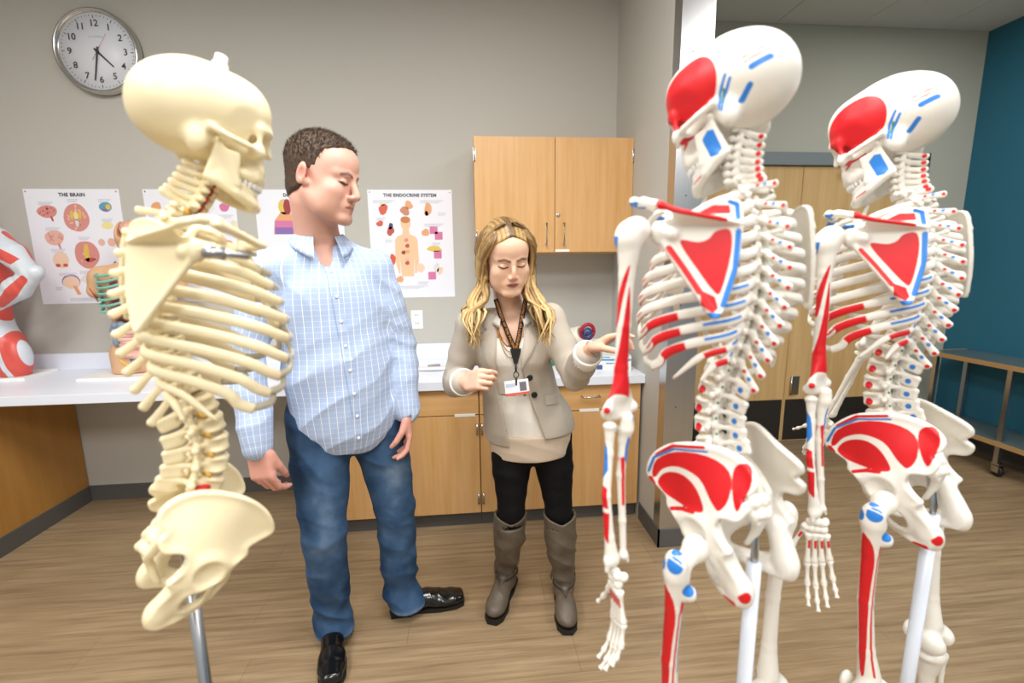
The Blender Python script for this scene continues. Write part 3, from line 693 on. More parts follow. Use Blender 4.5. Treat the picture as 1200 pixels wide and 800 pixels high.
for i in range(1, 13):
    C = rib_curve(i); n = len(C); s = np.linspace(0, 1, n)
    hh = np.interp(s, [0, .06, .12, .3, .7, 1], [.0055, .005, .0062, .0080, .0088, .0085])*(1 if i < 11 else .85); tt = np.interp(s, [0, .1, 1], [.0045, .004, .0036])
    if i >= 11: hh = hh*np.interp(s, [0, .8, 1], [1, .8, .35])
    V, Q = flat_sweep(C, hh, tt)
    me_r = pydata('rib', V, Q+[tuple(range(10))[::-1], tuple((n-1)*10+k for k in range(10))], True)
    W = V*np.array((-1, 1, 1)); me_l = pydata('rib', W, [q[::-1] for q in Q]+[tuple(range(10)), tuple((n-1)*10+k for k in range(10))[::-1]], True)
    sv = np.repeat(s, 10); an = np.tile(2*PI*np.arange(10)/10, n); outer = np.cos(an) > .2; lower = np.sin(an)
    rd = np.where((lower < -.9) & (sv > .22), .0010, -.009)
    if 3 <= i <= 9: rd = np.maximum(rd, np.where(outer & (np.abs(lower-.05) < .45), .008-np.abs(sv-.80)*.11, -.009))
    if i >= 8: rd = np.maximum(rd, np.where(outer & (np.abs(lower) < .7), .012-np.abs(sv-.62)*.12, -1))
    bl = np.where(outer & (np.abs(lower-.25) < .5), .012-np.abs(sv-.36)*.16, -1) if i >= 7 else np.full(len(V), -1.)
    for me, r_, b_ in ((me_r, None, None), (me_l, rd, bl)):
        for k_, v_ in (('red', r_), ('blue', b_), ('green', None)):
            at = me.attributes.new(k_, 'FLOAT', 'POINT'); at.data.foreach_set('value', np.full(len(V), -1., F) if v_ is None else np.asarray(v_, F))
        me.materials.append(m_bone); bm = bmesh.new(); bm.from_mesh(me); bmesh.ops.recalc_face_normals(bm, faces=bm.faces[:]); bm.to_mesh(me); bm.free()
    SKM['rib%d_R' % i] = me_r; SKM['rib%d_L' % i] = me_l
    if i <= 10:
        e = np.array(RE[i-1]); tg = C[-1]-C[-2]; tg /= np.linalg.norm(tg)
        if i <= 7:
            z = STZ[i-1]; st = np.array((.014 if i > 1 else .02, np.interp(z, [1.23, 1.27, 1.36, 1.415], [.12, .117, .088, .055]), z))
            mid = (e+st)/2+tg*.02*(1 if i < 5 else 1.2)+np.array((0, .006, -.006*max(0, i-4)))
            cpts = [e-tg*.004, mid, st]
        else:
            pe = np.array(RE[i-2]); ptg = np.array((-.4, .5, .1)); tgt = pe+(-.022, .012, -.004)
            cpts = [e-tg*.004, (e+tgt)/2+tg*.012, tgt]
        CC = spline(cpts, 14); V, Q = flat_sweep(CC, np.linspace(.0068, .0058, 14), np.full(14, .0042))
        caps = [tuple(range(10))[::-1], tuple(13*10+k for k in range(10))]
        for sd, W in (('R', V), ('L', V*np.array((-1, 1, 1)))):
            me = pydata('costal_cartilage', W, Q+caps, True); bm = bmesh.new(); bm.from_mesh(me); bmesh.ops.recalc_face_normals(bm, faces=bm.faces[:]); bm.to_mesh(me); bm.free()
            me.materials.append(m_cart); SKM['cart%d_%s' % (i, sd)] = me
# ---- sternum
RS = frame_from((0, .94, .36), (1, 0, 0)); RS = np.column_stack([RS[:, 0], -np.cross(RS[:, 2], RS[:, 0])*-1, RS[:, 2]])
make('sternum', [U(plate((0, .088, 1.34), RS, [(-.026, .075), (-.012, .078), (.012, .078), (.026, .075), (.02, .05), (.012, .03), (.016, 0), (.02, -.04), (.016, -.075), (.005, -.085), (.003, -.115), (-.003, -.115), (-.005, -.085), (-.016, -.075), (-.02, -.04), (-.016, 0), (-.012, .03), (-.02, .05)], lambda u, v: 0*u, lambda u, v, d: .0045+0*u, k=.004))], .0024)
# ---- scapula (right); local u lateral, v up, w backwards
A_ = math.radians(33); ti = math.radians(8)
Us = np.array((math.cos(A_), math.sin(A_), 0)); Ws = np.array((math.sin(A_), -math.cos(A_), 0)); Vs = np.array((0, 0, 1.))
Vs = math.cos(ti)*Vs-math.sin(ti)*Ws*-1*-1; Vs /= np.linalg.norm(Vs); Ws = np.cross(Us, Vs); RSc = np.column_stack([Us, Vs, Ws]); OSc = np.array((.110, -.084, 1.348)); RSc0 = RSc; KU, KV = 1.22, 1.10
def L_(u, v, w): return OSc+RSc @ np.array((u*KU-.004, v*KV, w))
sc_poly = [(-.046, .060), (-.050, .03), (-.046, -.03), (-.032, -.088), (-.022, -.098), (-.012, -.088), (.008, -.05), (.032, -.008), (.046, .012), (.048, .035), (.034, .04), (.024, .034), (.012, .05), (-.02, .066)]; sc_poly = [(a*KU-.004, b*KV) for a, b in sc_poly]
wsc = lambda u, v: .006-.30*(u*u+(v*.6)**2)*8
ops = [U(plate(OSc, RSc, sc_poly, lambda u, v: -.004+.010*(u/.05)**2*0+.9*u*u, lambda u, v, d: .0022+.0028*np.exp(-(d/.005)**2), k=.003)),
       U(ell(L_(.05, .023, 0), (.009, .018, .013), RSc), .008), U(cap(L_(.03, .02, .002), L_(.046, .023, 0), .009), .01),
       U(chain([L_(-.047, .030, .003), L_(-.02, .036, .016), L_(.02, .045, .027), L_(.05, .056, .031)], [.003, .0034, .004, .005]), .004),
       U(tri(L_(-.047, .030, 0), L_(.03, .036, 0), L_(.03, .047, .027), .002), .004), U(tri(L_(-.047, .030, 0), L_(.03, .047, .027), L_(-.02, .036, .016), .002), .004),
       U(chain([L_(.045, .055, .030), L_(.066, .063, .022), L_(.078, .066, .004)], [.006, .0075, .006]), .006),
       U(chain([L_(.034, .04, 0), L_(.038, .058, -.008), L_(.052, .056, -.026), L_(.062, .046, -.034)], [.007, .006, .0055, .005]), .006),
       U(chain([L_(-.022, -.096, 0), L_(.008, -.05, .002), L_(.042, .008, .001)], [.0045, .004, .0055]), .004)]
def scap_paint(P):
    q = (P-OSc) @ RSc; u, v, w_ = (q[:, 0]+.004)/KU, q[:, 1]/KV, q[:, 2]; bk = np.where(w_ > -.004+.9*q[:, 0]**2-.0005, .05, -1)
    red = -poly2(u, v, spl_closed([(-.036, .022), (-.038, -.01), (-.028, -.062), (-.018, -.058), (.0, -.03), (.018, .0), (.02, .012), (.0, .008), (-.012, .012), (-.02, .022)]))
    red = np.minimum(red, np.where(w_ < .012, .05, -1))
    red = np.maximum(red, .0042-line2(u, v, [(-.004, -.062), (.016, -.028), (.034, .0)])); red = np.maximum(red, np.where(v < -.06, -poly2(u, v, [(-.022, -.068), (-.004, -.058), (-.006, -.08), (-.02, -.092), (-.026, -.084)]), -1))
    red = np.minimum(red, bk)
    ridge = np.where((w_ > .011) & (v < .075), .0036-line2(u, w_, [(-.03, .016), (-.02, .020), (.02, .031), (.046, .036)]), -1); red = np.maximum(red, ridge)
    red = np.maximum(red, np.minimum(-poly2(u, v, [(-.036, .044), (-.034, .056), (-.016, .058), (.0, .05), (-.004, .046)]), bk))
    blue = np.maximum(np.minimum(.0034-line2(u, v, [(-.045, .02), (-.043, -.03), (-.031, -.080)]), bk), np.minimum(.0028-line2(u, v, [(-.044, .036), (-.042, .056), (-.034, .060)]), bk))
    blue = np.maximum(blue, .0040-line2(u, v, [(-.026, -.094), (-.016, -.094)]))
    blue = np.maximum(blue, np.where((w_ < .03) & (v > .060) & (u > .042), .0060-line2(u, w_, [(.050, .026), (.066, .016)]), -1))
    return dict(red=red, blue=blue)
make('scapula', ops, .0022, scap_paint, side='pair')
ac = L_(.074, .066, .008)
make('clavicle', [U(chain([(.018, .058, 1.408), (.05, .075, 1.410), (.09, .055, 1.408), (.125, .01, 1.418), ac], [.009, .0065, .006, .0065, .0075], .003, 14))], .0026, lambda P: dict(blue=np.where(P[:, 0] > .1, .006-np.abs(P[:, 0]-.135)*.4, -1)*np.where(P[:, 2] > np.interp(P[:, 0], [.09, .125, .17], [1.41, 1.42, 1.42]), 1, -1)), side='pair')
# ---- hip bone (right); u forward, v up, w lateral, origin at the hip socket
HC = np.array((.088, .015, .885)); RH = np.column_stack([(0, 1, 0), (0, 0, 1), (1, 0, 0)])
hp = [(.066, .080), (.060, .098), (.035, .122), (-.005, .136), (-.045, .128), (-.08, .104), (-.099, .078), (-.096, .060), (-.082, .052), (-.088, .038), (-.074, .022), (-.048, .024), (-.038, .008), (-.046, -.014), (-.052, -.024), (-.040, -.036), (-.046, -.062), (-.048, -.088), (-.034, -.104), (-.014, -.100), (.012, -.086), (.038, -.078), (.058, -.066), (.064, -.046), (.050, -.030), (.034, -.006), (.036, .018), (.046, .034), (.042, .048), (.052, .062)]
hole = [(.010, -.030), (.030, -.040), (.036, -.056), (.018, -.070), (-.006, -.074), (-.016, -.060), (-.010, -.040)]
def hw0(u, v):
    up = sst(v, .0, .12); post = sst(-u, -.01, .095); ant = sst(u, 0, .065)
    w_ = up*(.018-.060*post+.006*ant)+.02*np.sin(PI*np.clip((v-.02)/.12, 0, 1))*-.35*(1-post)
    pub = sst(u, -.005, .06)*sst(-v, -.02, .03)*.078; isch = sst(-v, .02, .1)*.024*(1-sst(u, 0, .04))
    return w_-pub-isch
def hth(u, v, d): return .0042+.005*np.exp(-(d/.009)**2)+.006*np.exp(-((u**2+v**2)/.03**2))+.006*sst(-v, .05, .09)*sst(-u, -.01, .03)
ops = [U(plate(HC, RH, hp, hw0, hth, [hole], k=.005, slope=.72, wr=.10)), U(ell(HC+(-.006, 0, 0), (.022, .032, .032)), .012),
       U(chain([HC+(-.01, .028, -.008), HC+(-.045, .045, -.03), HC+(-.078, .056, -.046)], [.010, .007, .010]), .008), U(chain([HC+(-.082, .058, -.05), HC+(-.065, .045, -.075), HC+(-.045, .015, -.086), HC+(-.03, -.015, -.096)], [.009, .006, .006, .009]), .006),
       U(ell(HC+(-.024, -.036, -.088), (.015, .016, .022)), .01), U(cap(HC+(-.016, -.028, -.03), HC+(-.022, -.036, -.08), .014), .012), S(ell(HC+(.026, .002, -.004), (.030, .0265, .0265)), .004)]
def hip_paint(P):
    q = P-HC; u, v, w_ = q[:, 1], q[:, 2], q[:, 0]; lat = np.where(w_ > hw0(u, v)-.0, .05, -1)
    g1 = -poly2(u, v, spl_closed([(.054, .086), (.034, .110), (-.005, .122), (-.04, .112), (-.064, .086), (-.062, .052), (-.046, .034), (-.034, .05), (-.024, .08), (.0, .098), (.03, .094), (.050, .080)]))
    g2 = -poly2(u, v, spl_closed([(.048, .074), (.028, .088), (.002, .088), (-.014, .072), (-.022, .044), (-.02, .030), (.004, .034), (.03, .046), (.044, .060)]))
    g3 = -poly2(u, v, spl_closed([(-.070, .092), (-.086, .098), (-.096, .078), (-.084, .050), (-.072, .036), (-.066, .066)]))
    g4 = np.maximum(.0032-line2(u, v, [(.036, .03), (.014, .032), (-.006, .030)]), .004-line2(u, v, [(.059, .078), (.056, .07)]))
    g5 = np.maximum(ball_d(P, HC+(-.014, -.046, -.088), .010), .004-line2(u, v, [(-.03, -.101), (-.014, -.098)]))
    red = np.minimum(np.max([g1, g2, g3, g4], axis=0), lat); red = np.maximum(red, g5)
    red = np.maximum(red, np.minimum(.0028-line2(u, v, [(.03, .118), (-.005, .132), (-.04, .125)]), .05))
    blue = np.minimum(.0020-line2(u, v, [(.058, .090), (.036, .114), (-.004, .1265), (-.042, .118)]), lat)
    return dict(red=red, blue=blue)
make('hip_bone', ops, .0026, hip_paint, side='pair')
# ---- sacrum
Rs2 = np.column_stack([(1, 0, 0), (0, 0, 1), (0, -1, 0)])
sacw = lambda u, v: np.interp(v, [-.14, -.12, -.09, -.05, -.02, .02], [.012, .030, .052, .050, .028, .0]).astype(F)
ops = [U(plate((0, 0, .962), Rs2, [(-.056, .012), (-.02, .014), (.02, .014), (.056, .012), (.058, -.02), (.045, -.05), (.026, -.085), (.012, -.105), (.008, -.135), (-.008, -.135), (-.012, -.105), (-.026, -.085), (-.045, -.05), (-.058, -.02)], sacw, lambda u, v, d: .008+.006*sst(v, -.06, .0)*np.exp(-(u/.03)**2), k=.006, slope=.75, wr=.08))]
for i, v in enumerate((-.012, -.036, -.058, -.078)):
    wv = float(sacw(0, v)); ops += [U(ell((0, -wv-.014, .962+v), (.005, .009, .009)), .008)]
    for s in (1, -1): ops += [U(ell((s*(.022-.003*i), -wv-.010, .962+v), (.006, .006, .007)), .008), S(ell((s*(.030-.005*i), -wv-.011, .962+v-.011), (.0045, .008, .0045)), .003)]
ops += [U(rbox((0, .004, .968), (.022, .015, .010), .007, rotx(-.35)), .008)]
make('sacrum', ops, .0026, lambda P: dict(red=np.where(P[:, 0] < -.02, .0035-line2(P[:, 0], P[:, 2], [(-.045, .945), (-.038, .90)]), -1), green=np.where((P[:, 0] < -.02) & (P[:, 1] < -.02), .0028-line2(P[:, 0], P[:, 2], [(-.038, .950), (-.031, .915)]), -1)))
# ---- long bones (local: proximal joint at origin, shaft towards -Z, right side)
def tn(P): return .54*P[:, 0]+.84*P[:, 1], np.where(.84*P[:, 0]-.54*P[:, 1] > -.005, .05, -1)   # axes of the outer back face
def hum_paint(P):
    z = P[:, 2]; t, vis = tn(P); t = t-np.interp(z, [-.26, -.02], [-.001, .003])
    back = -poly2(t, z, spl_closed([(-.006, -.085), (-.002, -.12), (.006, -.19), (.022, -.272), (.006, -.262), (-.010, -.264), (-.020, -.274), (-.010, -.20), (-.009, -.13)]))
    lat = -poly2(t, z, spl_closed([(-.006, -.055), (.002, -.068), (.012, -.105), (.014, -.15), (.009, -.15), (.003, -.11)]))
    blue = np.maximum(-poly2(t, z, [(.014, -.012), (.024, -.010), (.022, -.04), (.018, -.046)]), ball_d(P, (.004, -.018, -.292), .0085))
    red = np.minimum(np.maximum(back, lat), vis); red = np.maximum(red, np.maximum(ball_d(P, (.031, -.004, -.287), .006), ball_d(P, (-.036, .0, -.287), .006)))
    return dict(red=red, blue=np.minimum(blue, vis))
make('humerus', [U(ell((-.004, -.002, -.001), (.023, .023, .022))), U(ell((.015, .002, -.010), (.013, .018, .020)), .010), U(ell((.006, .016, -.014), (.009, .009, .012)), .008),
                 U(chain([(.006, 0, -.02), (.006, 0, -.07), (.004, 0, -.15), (.0, .002, -.22), (-.002, 0, -.262)], [.019, .0125, .0112, .011, .013], .004), .01),
                 U(tri((0, 0, -.235), (.028, 0, -.288), (-.031, 0, -.288), .006), .010), U(cap((.020, .006, -.297), (-.018, .004, -.300), .0105, .0125), .006), U(ell((-.030, -.004, -.288), (.008, .008, .009)), .005), U(ell((.026, -.002, -.287), (.007, .008, .009)), .005),
                 S(ell((0, -.018, -.284), (.010, .010, .011)), .004), S(ell((0, .018, -.284), (.009, .009, .009)), .004)], .0026, hum_paint, side='pair')
def uln_paint(P):
    x, y, z = P[:, 0], P[:, 1], P[:, 2]; s = np.arctan2(y, x-.0)
    bk = np.where(y < .004, .05, -1)
    blue = np.minimum(np.maximum(-poly2(x, z, [(.004, -.02), (-.004, -.03), (-.003, -.075), (.005, -.06)]), ball_d(P, (-.006, -.016, .008), .008)), .05)
    red = np.minimum(np.maximum(.0028-line2(x, z, [(.006, -.06), (.004, -.10), (.003, -.14)]), .0018-line2(x, z, [(-.004, -.06), (-.004, -.12)])), bk); return dict(red=red, blue=np.minimum(blue, bk))
make('ulna', [U(chain([(0, -.012, .008), (0, -.010, -.01), (0, -.004, -.03), (.002, .001, -.09), (.0, .0, -.17), (-.002, 0, -.228)], [.0105, .0115, .009, .0072, .006, .0055], .004)), U(ell((0, .008, -.014), (.009, .009, .006)), .006), U(ell((-.002, 0, -.232), (.0085, .0085, .008)), .005), U(cap((-.006, -.004, -.234), (-.007, -.005, -.243), .003), .003)], .0024, uln_paint, side='pair')
def rad_paint(P):
    z = P[:, 2]; t, vis = tn(P); t = t-np.interp(z, [-.19, -.12, -.05, 0], [.0155, .019, .0148, .0137])
    blue = np.minimum(-poly2(t, z, [(.009, -.025), (.012, -.05), (.009, -.095), (-.001, -.075), (.002, -.04)]), vis)
    red = np.minimum(np.maximum(-poly2(t, z, [(.010, -.10), (.010, -.138), (-.003, -.14), (-.001, -.105)]), -poly2(t, z, [(.010, -.145), (.008, -.19), (.0, -.20), (-.004, -.147)])), vis)
    return dict(blue=blue, red=red)
make('radius', [U(chain([(.016, .006, -.006), (.016, .006, -.02), (.018, .006, -.05), (.026, .006, -.12), (.022, .004, -.19), (.018, .003, -.225)], [.010, .0075, .0072, .0072, .008, .0115], .004)), U(ell((.016, .006, -.004), (.0115, .0115, .006)), .003), U(ell((.017, .003, -.232), (.0165, .0115, .011)), .006), U(cap((.028, .003, -.236), (.030, .003, -.246), .004), .004), U(ell((.010, .010, -.038), (.006, .006, .009)), .004)], .0024, rad_paint, side='pair')
def fem_paint(P):
    x, y, z = P[:, 0], P[:, 1], P[:, 2]; bk = np.where(y < .012, .05, -1)
    blue = np.max([ball_d(P, (.066, -.012, -.006), .014), ball_d(P, (.066, .014, -.014), .012), ball_d(P, (.056, -.006, .012), .010), ball_d(P, (.044, -.024, -.050), .011), ball_d(P, (.026, -.024, -.06), .009)], axis=0)
    gap = np.minimum(np.abs(y-.002-.0)*1.0, np.abs(z+.004-.9*(x-.06)))-.0016; blue = np.where(z > -.03, np.minimum(blue, gap), blue)
    cx = np.interp(z, [-.40, -.25, -.06], [.026, .036, .042]); dx = x-cx
    bl2 = np.minimum(np.maximum(.0018-np.abs(dx+.002), .0016-np.abs(dx+.010)), np.minimum(-z-.09, z+.22)); bl2 = np.minimum(bl2, np.where(y < -.002, .05, -1))
    red = np.minimum(-poly2(y, z, spl_closed([(-.002, -.055), (.012, -.075), (.012, -.32), (.0, -.36), (-.004, -.2), (-.012, -.09)])), np.where(dx > .002, .05, -1))
    r2 = np.minimum(np.minimum(.0020-np.abs(dx-.006), np.minimum(-z-.10, z+.36)), np.where(y < -.002, .05, -1)); r3 = np.minimum(-poly2(x, z, [(.05, -.07), (.036, -.085), (.048, -.11)]), bk)
    return dict(blue=np.maximum(blue, bl2), red=np.max([red, r2, r3], axis=0))
make('femur', [U(ell((0, 0, 0), (.0235, .0235, .0235))), U(cap((.008, 0, -.006), (.044, 0, -.026), .015, .017), .008), U(ell((.056, -.006, -.012), (.016, .021, .026)), .014), U(ell((.034, -.022, -.062), (.012, .010, .013)), .012),
               U(chain([(.050, -.004, -.035), (.046, 0, -.09), (.040, .006, -.20), (.030, .004, -.31), (.022, 0, -.37)], [.020, .0145, .0135, .0145, .021], .005), .012),
               U(ell((.042, -.006, -.405), (.022, .030, .026)), .018), U(ell((-.002, -.006, -.408), (.022, .030, .026)), .018), S(ell((.02, -.034, -.42), (.009, .02, .022)), .008)], .0030, fem_paint, side='pair')
make('tibia', [U(ell((.020, 0, -.012), (.038, .025, .014))), U(chain([(.02, 0, -.02), (.018, .006, -.08), (.016, .004, -.2), (.016, 0, -.30), (.014, -.004, -.345)], [.028, .016, .0115, .011, .016], .004), .012), U(cap((-.006, 0, -.345), (-.008, 0, -.362), .008), .008)], .0034, side='pair')
make('fibula', [U(chain([(.052, -.014, -.03), (.050, -.012, -.06), (.046, -.008, -.2), (.040, -.006, -.33), (.040, -.006, -.372)], [.010, .006, .0055, .006, .009], .003))], .0034, side='pair')
make('patella', [U(ell((.02, .042, -.412), (.020, .010, .021)))], .0034, side='pair')
ft = [U(ell((.012, -.045, -.035), (.017, .032, .022))), U(ell((.012, 0, -.012), (.019, .024, .016)), .01), U(ell((.010, .035, -.024), (.024, .018, .015)), .01), U(ell((.026, .03, -.038), (.014, .024, .011)), .01)]
for i in range(5):
    x0 = -.010+.0115*i; x1 = -.022+.017*i; L0 = .115-.008*i
    ft.append(U(chain([(x0, .045, -.03-.003*i), (x1, .045+L0*.55, -.046), (x1+.001, .05+L0*.8, -.049), (x1+.002, .055+L0, -.052)], [.007, .006, .0065, .005] if i else [.010, .009, .009, .007]), .003))
make('foot_bones', ft, .0032, side='pair')
# ---- hand bones: list of (kind, a, b, ra, rb) in local coords (wrist at origin, fingers towards -Z, palm towards +Y, thumb side +X (right hand: lateral))
def knob(L, r): return MB().lathe([(.2*r, -.02*L), (1.25*r, 0), (1.35*r, .06*L), (.8*r, .22*L), (.68*r, .5*L), (.78*r, .78*L), (1.15*r, .93*L), (1.1*r, .99*L), (.3*r, 1.03*L)], 10)
HB = {}
for nm, L, r in (('metacarpal_bone', .060, .0058), ('finger_bone', .034, .0050), ('finger_bone_mid', .022, .0044), ('finger_bone_tip', .017, .0038)):
    me = knob(L, r).mesh(nm)
    for k_ in ('red', 'blue', 'green'):
        at = me.attributes.new(k_, 'FLOAT', 'POINT'); v_ = np.full(len(me.vertices), -1., F)
        if k_ == 'blue' and nm != 'metacarpal_bone': v_[20:30] = .001
        if k_ == 'red' and nm == 'metacarpal_bone': v_[31:34] = v_[41:44] = .001
        at.data.foreach_set('value', v_)
    me.materials.append(m_bone); HB[nm] = (me, L)
make('carpal_bone', [U(ell((0, 0, 0), (.0085, .0075, .0075))), U(ell((.003, .003, .003), (.005, .005, .006)), .004)], .0018)
CARP = [(-.013, 0, -.008), (-.002, 0, -.007), (.010, 0, -.006), (-.016, .008, -.010), (-.012, 0, -.022), (-.001, .001, -.022), (.009, 0, -.021), (.018, .003, -.019)]
FING = [(-.017, .062*.86, .80, .05), (-.007, .062*.94, .98, .02), (.003, .062, 1.06, 0), (.013, .062*1.02, .96, -.02)]   # little .. index
def build_hand(sk, M0, side, curl, mats=None, spread=1.0):
    sg = 1 if side == 'R' else -1
    def put(nm, me, Mx):
        o = link(nm, me, sk); o.matrix_local = Mx; return o
    for c in CARP: put('carpal_bone', SKM['carpal_bone'], M0 @ Matrix.Translation((sg*c[0], c[1], c[2])))
    def ray(base, dirx, scales, names, cl, rz=0):
        Mx = M0 @ Matrix.Translation((sg*base[0], base[1], base[2])) @ Matrix.Rotation(sg*rz, 4, 'Z') @ Matrix.Rotation(-sg*dirx, 4, 'Y') @ Matrix.Rotation(PI, 4, 'X')
        for nm, sc, c in zip(names, scales, cl):
            me, L = HB[nm]; Mx = Mx @ Matrix.Rotation(-c, 4, 'X')
            put(nm.replace('_mid', '').replace('_tip', ''), me, Mx @ Matrix.Diagonal((1, 1, sc, 1)))
            Mx = Mx @ Matrix.Translation((0, 0, L*sc*1.03))
    for k, (x, ml, fs, dx) in enumerate(FING):
        ray((x, 0, -.031), dx*spread*-2.2, [ml/.06, fs*1.22, fs*1.15, fs], ['metacarpal_bone', 'finger_bone', 'finger_bone_mid', 'finger_bone_tip'], [0, curl*.8+.05*k*0, curl, curl*.7])
    ray((.018, .008, -.024), .42, [.75, .95, 1.25], ['metacarpal_bone', 'finger_bone', 'finger_bone_tip'], [.35, .15, .1], .6)
print('skeleton bones done')
# ---- assemble one skeleton
D = math.radians
def setmat(o, m):
    if o.data and len(o.data.materials):
        o.material_slots[0].link = 'OBJECT'; o.material_slots[0].material = m
def skeleton(name, loc, yaw, roll, pitch, scale, ivory, head, arms, legs, label, gird=18, ptilt=18, hs=1.07, neck=0., psc=(1.02, 1.18, 1.15), pdy=-.032, gz=0., gs=1.0, hy=0.):
    root = empty(name, (loc[0], loc[1], 0)); root.rotation_euler = (0, 0, yaw); z0 = loc[2]
    piv = Vector((0, -.04, .95))
    B = Matrix.Translation((0, 0, z0)) @ Matrix.Translation(piv) @ Matrix.Rotation(roll, 4, 'Y') @ Matrix.Rotation(-pitch, 4, 'X') @ Matrix.Scale(scale, 4) @ Matrix.Translation(-piv)
    def put(nm, key, Mx=Matrix.Identity(4), im=None):
        o = link(nm, SKM[key] if isinstance(key, str) else key, root); o.matrix_local = B @ Mx
        if ivory: setmat(o, im or m_ivory)
        return o
    def nk(p): return Vector((p[0], p[1]+neck*max(0, (p[2]-1.44)/.1)**1.3, p[2]))
    NA = math.atan2(-neck*1.2, .1)
    VS = [(nm, nk(p), ang+(NA if nm[0] == 'c' else 0), s) for nm, p, ang, s in VERT]
    for k, (nm, p, ang, s) in enumerate(VS):
        put(nm, nm, Matrix.Translation(p) @ Matrix.Rotation(ang, 4, 'X') @ Matrix.Scale(s, 4))
        q = VS[k-1] if k else None
        if k == 0: c = Vector(p)+Vector((0, -.004, -.019)); f = 1.0
        else: c = (Vector(p)+Vector(q[1]))/2; f = (.72 if nm[0] == 't' else 1.0)
        if nm[0] == 'c': f = .52
        put('spinal_disc', 'spinal_disc', Matrix.Translation(c) @ Matrix.Rotation(ang, 4, 'X') @ Matrix.Diagonal((f*1.02, f*.76 if nm[0] == 'l' else f*.86, .9 if nm[0] == 'l' else .55, 1)), m_disc_i)
    if ivory:
        for k, (nm, p, ang, s) in enumerate(VS):
            if nm[0] == 't': continue
            w_ = .020 if nm[0] == 'l' else .014
            for sg in (1, -1):
                MBn = MB().tube([(sg*w_*.6, -.012, -.010), (sg*w_, -.014, -.012), (sg*w_*1.5, -.008, -.017)], [.0032, .0036, .0026], 8)
                o = MBn.build('spinal_nerve', m_nerve, root); o.matrix_local = B @ Matrix.Translation(p) @ Matrix.Rotation(ang, 4, 'X')
            if nm[0] == 'c':
                for sg in (1, -1):
                    o = MB().tube([(sg*.016, -.002, -.009), (sg*.0175, -.001, 0), (sg*.016, -.002, .009)], .0028, 8).build('artery', m_artery, root); o.matrix_local = B @ Matrix.Translation(p) @ Matrix.Rotation(ang, 4, 'X')
        o = MB().ball((.022, .0, 1.016-.024), (.010, .012, .006)).build('slipped_disc', mat('bright_red', 'd01a24', .35), root); o.matrix_local = B
    pv = Vector((0, -.03, .95)); PT = Matrix.Translation(pv) @ Matrix.Rotation(-D(ptilt), 4, 'X') @ Matrix.Translation(-pv); PH = Matrix.Translation(pv) @ Matrix.Rotation(-D(ptilt), 4, 'X') @ Matrix.Diagonal((*psc, 1)) @ Matrix.Translation(-pv); PH = Matrix.Translation((0, pdy, 0)) @ PH; PT = Matrix.Translation((0, pdy*.55, 0)) @ PT
    GD = {}
    for sd, sg in (('R', 1), ('L', -1)):
        c0 = Vector((0, .02, 0)); gp = Vector((sg*.165, -.05, 1.372)); GD[sd] = Matrix.Translation((0, 0, gz)) @ Matrix.Translation(c0) @ Matrix.Rotation(sg*D(gird), 4, 'Z') @ Matrix.Translation(-c0) @ Matrix.Translation(gp) @ Matrix.Scale(gs, 4) @ Matrix.Translation(-gp)
        c1 = Vector((sg*.018, .058, 1.408)); GD['c'+sd] = Matrix.Translation(c1) @ Matrix.Rotation(sg*D(gird), 4, 'Z') @ Matrix.Translation(-c1)
    put('sacrum', 'sacrum', PT); put('sternum', 'sternum')
    for sd in 'RL':
        put('hip_bone', 'hip_bone_'+sd, PH); put('scapula', 'scapula_'+sd, GD[sd]); put('clavicle', 'clavicle_'+sd, GD['c'+sd])
        for i in range(1, 13):
            put('rib', 'rib%d_%s' % (i, sd))
            if i <= 10: put('costal_cartilage', 'cart%d_%s' % (i, sd), im=m_cart_i)
    at = Vector((0, float(np.interp(1.55, SP[:, 1], SP[:, 0])), 1.543)); at = nk(at); ex, ey, ez = head
    H = Matrix.Translation(at) @ Matrix.Rotation(ez, 4, 'Z') @ Matrix.Rotation(ex, 4, 'X') @ Matrix.Rotation(ey, 4, 'Y') @ Matrix.Translation((0, .008+hy, .060*hs)) @ Matrix.Scale(hs, 4)
    sk = put('skull', 'skull', H); put('mandible', 'mandible', H @ Matrix.Translation((0, .0, -.0015)))
    o = link('teeth', SKM['teeth'], root); o.matrix_local = B @ H
    if ivory: o = MB().lathe([(.012, .078), (.012, .09), (.009, .094), (.009, .104), (.004, .106)], 14).build('hanging_bolt', m_white, root); o.matrix_local = B @ H
    for sd in 'RL':
        sg = 1 if sd == 'R' else -1
        g_ = L_(.058, .023, 0)
        if arms is None:
            o = MB().tube([tuple(L_(.05, .022, 0)), tuple(L_(.066, .022, .0)), (L_(.066, .022, 0)+np.array((.018, .05, 0)))], .006, 10).tube([(L_(.064, .022, 0)+np.array((.0, -.006, 0))), (L_(.066, .022, 0)+np.array((.006, .02, 0)))], .0105, 12).build('shoulder_bracket', m_pole_s, root)
            o.matrix_local = B @ GD[sd] @ Matrix.Diagonal((sg, 1, 1, 1)); continue
        o = MB().tube([L_(.054, .024, 0), L_(.085, .026, 0)], .006, 8).build('joint_pin', m_pole_s, root); o.matrix_local = B @ GD[sd] @ Matrix.Diagonal((sg, 1, 1, 1))
        ua, fa, ha, curl = arms[sd]
        sh = Vector((sg*.194, -.046, 1.378))
        A = Matrix.Translation(GD[sd] @ sh) @ Euler(ua).to_matrix().to_4x4(); put('humerus', 'humerus_'+sd, A)
        Fm = A @ Matrix.Translation((0, -.002, -.312)) @ Euler(fa).to_matrix().to_4x4(); put('ulna', 'ulna_'+sd, Fm @ Matrix.Translation((-sg*.008, 0, 0))); put('radius', 'radius_'+sd, Fm)
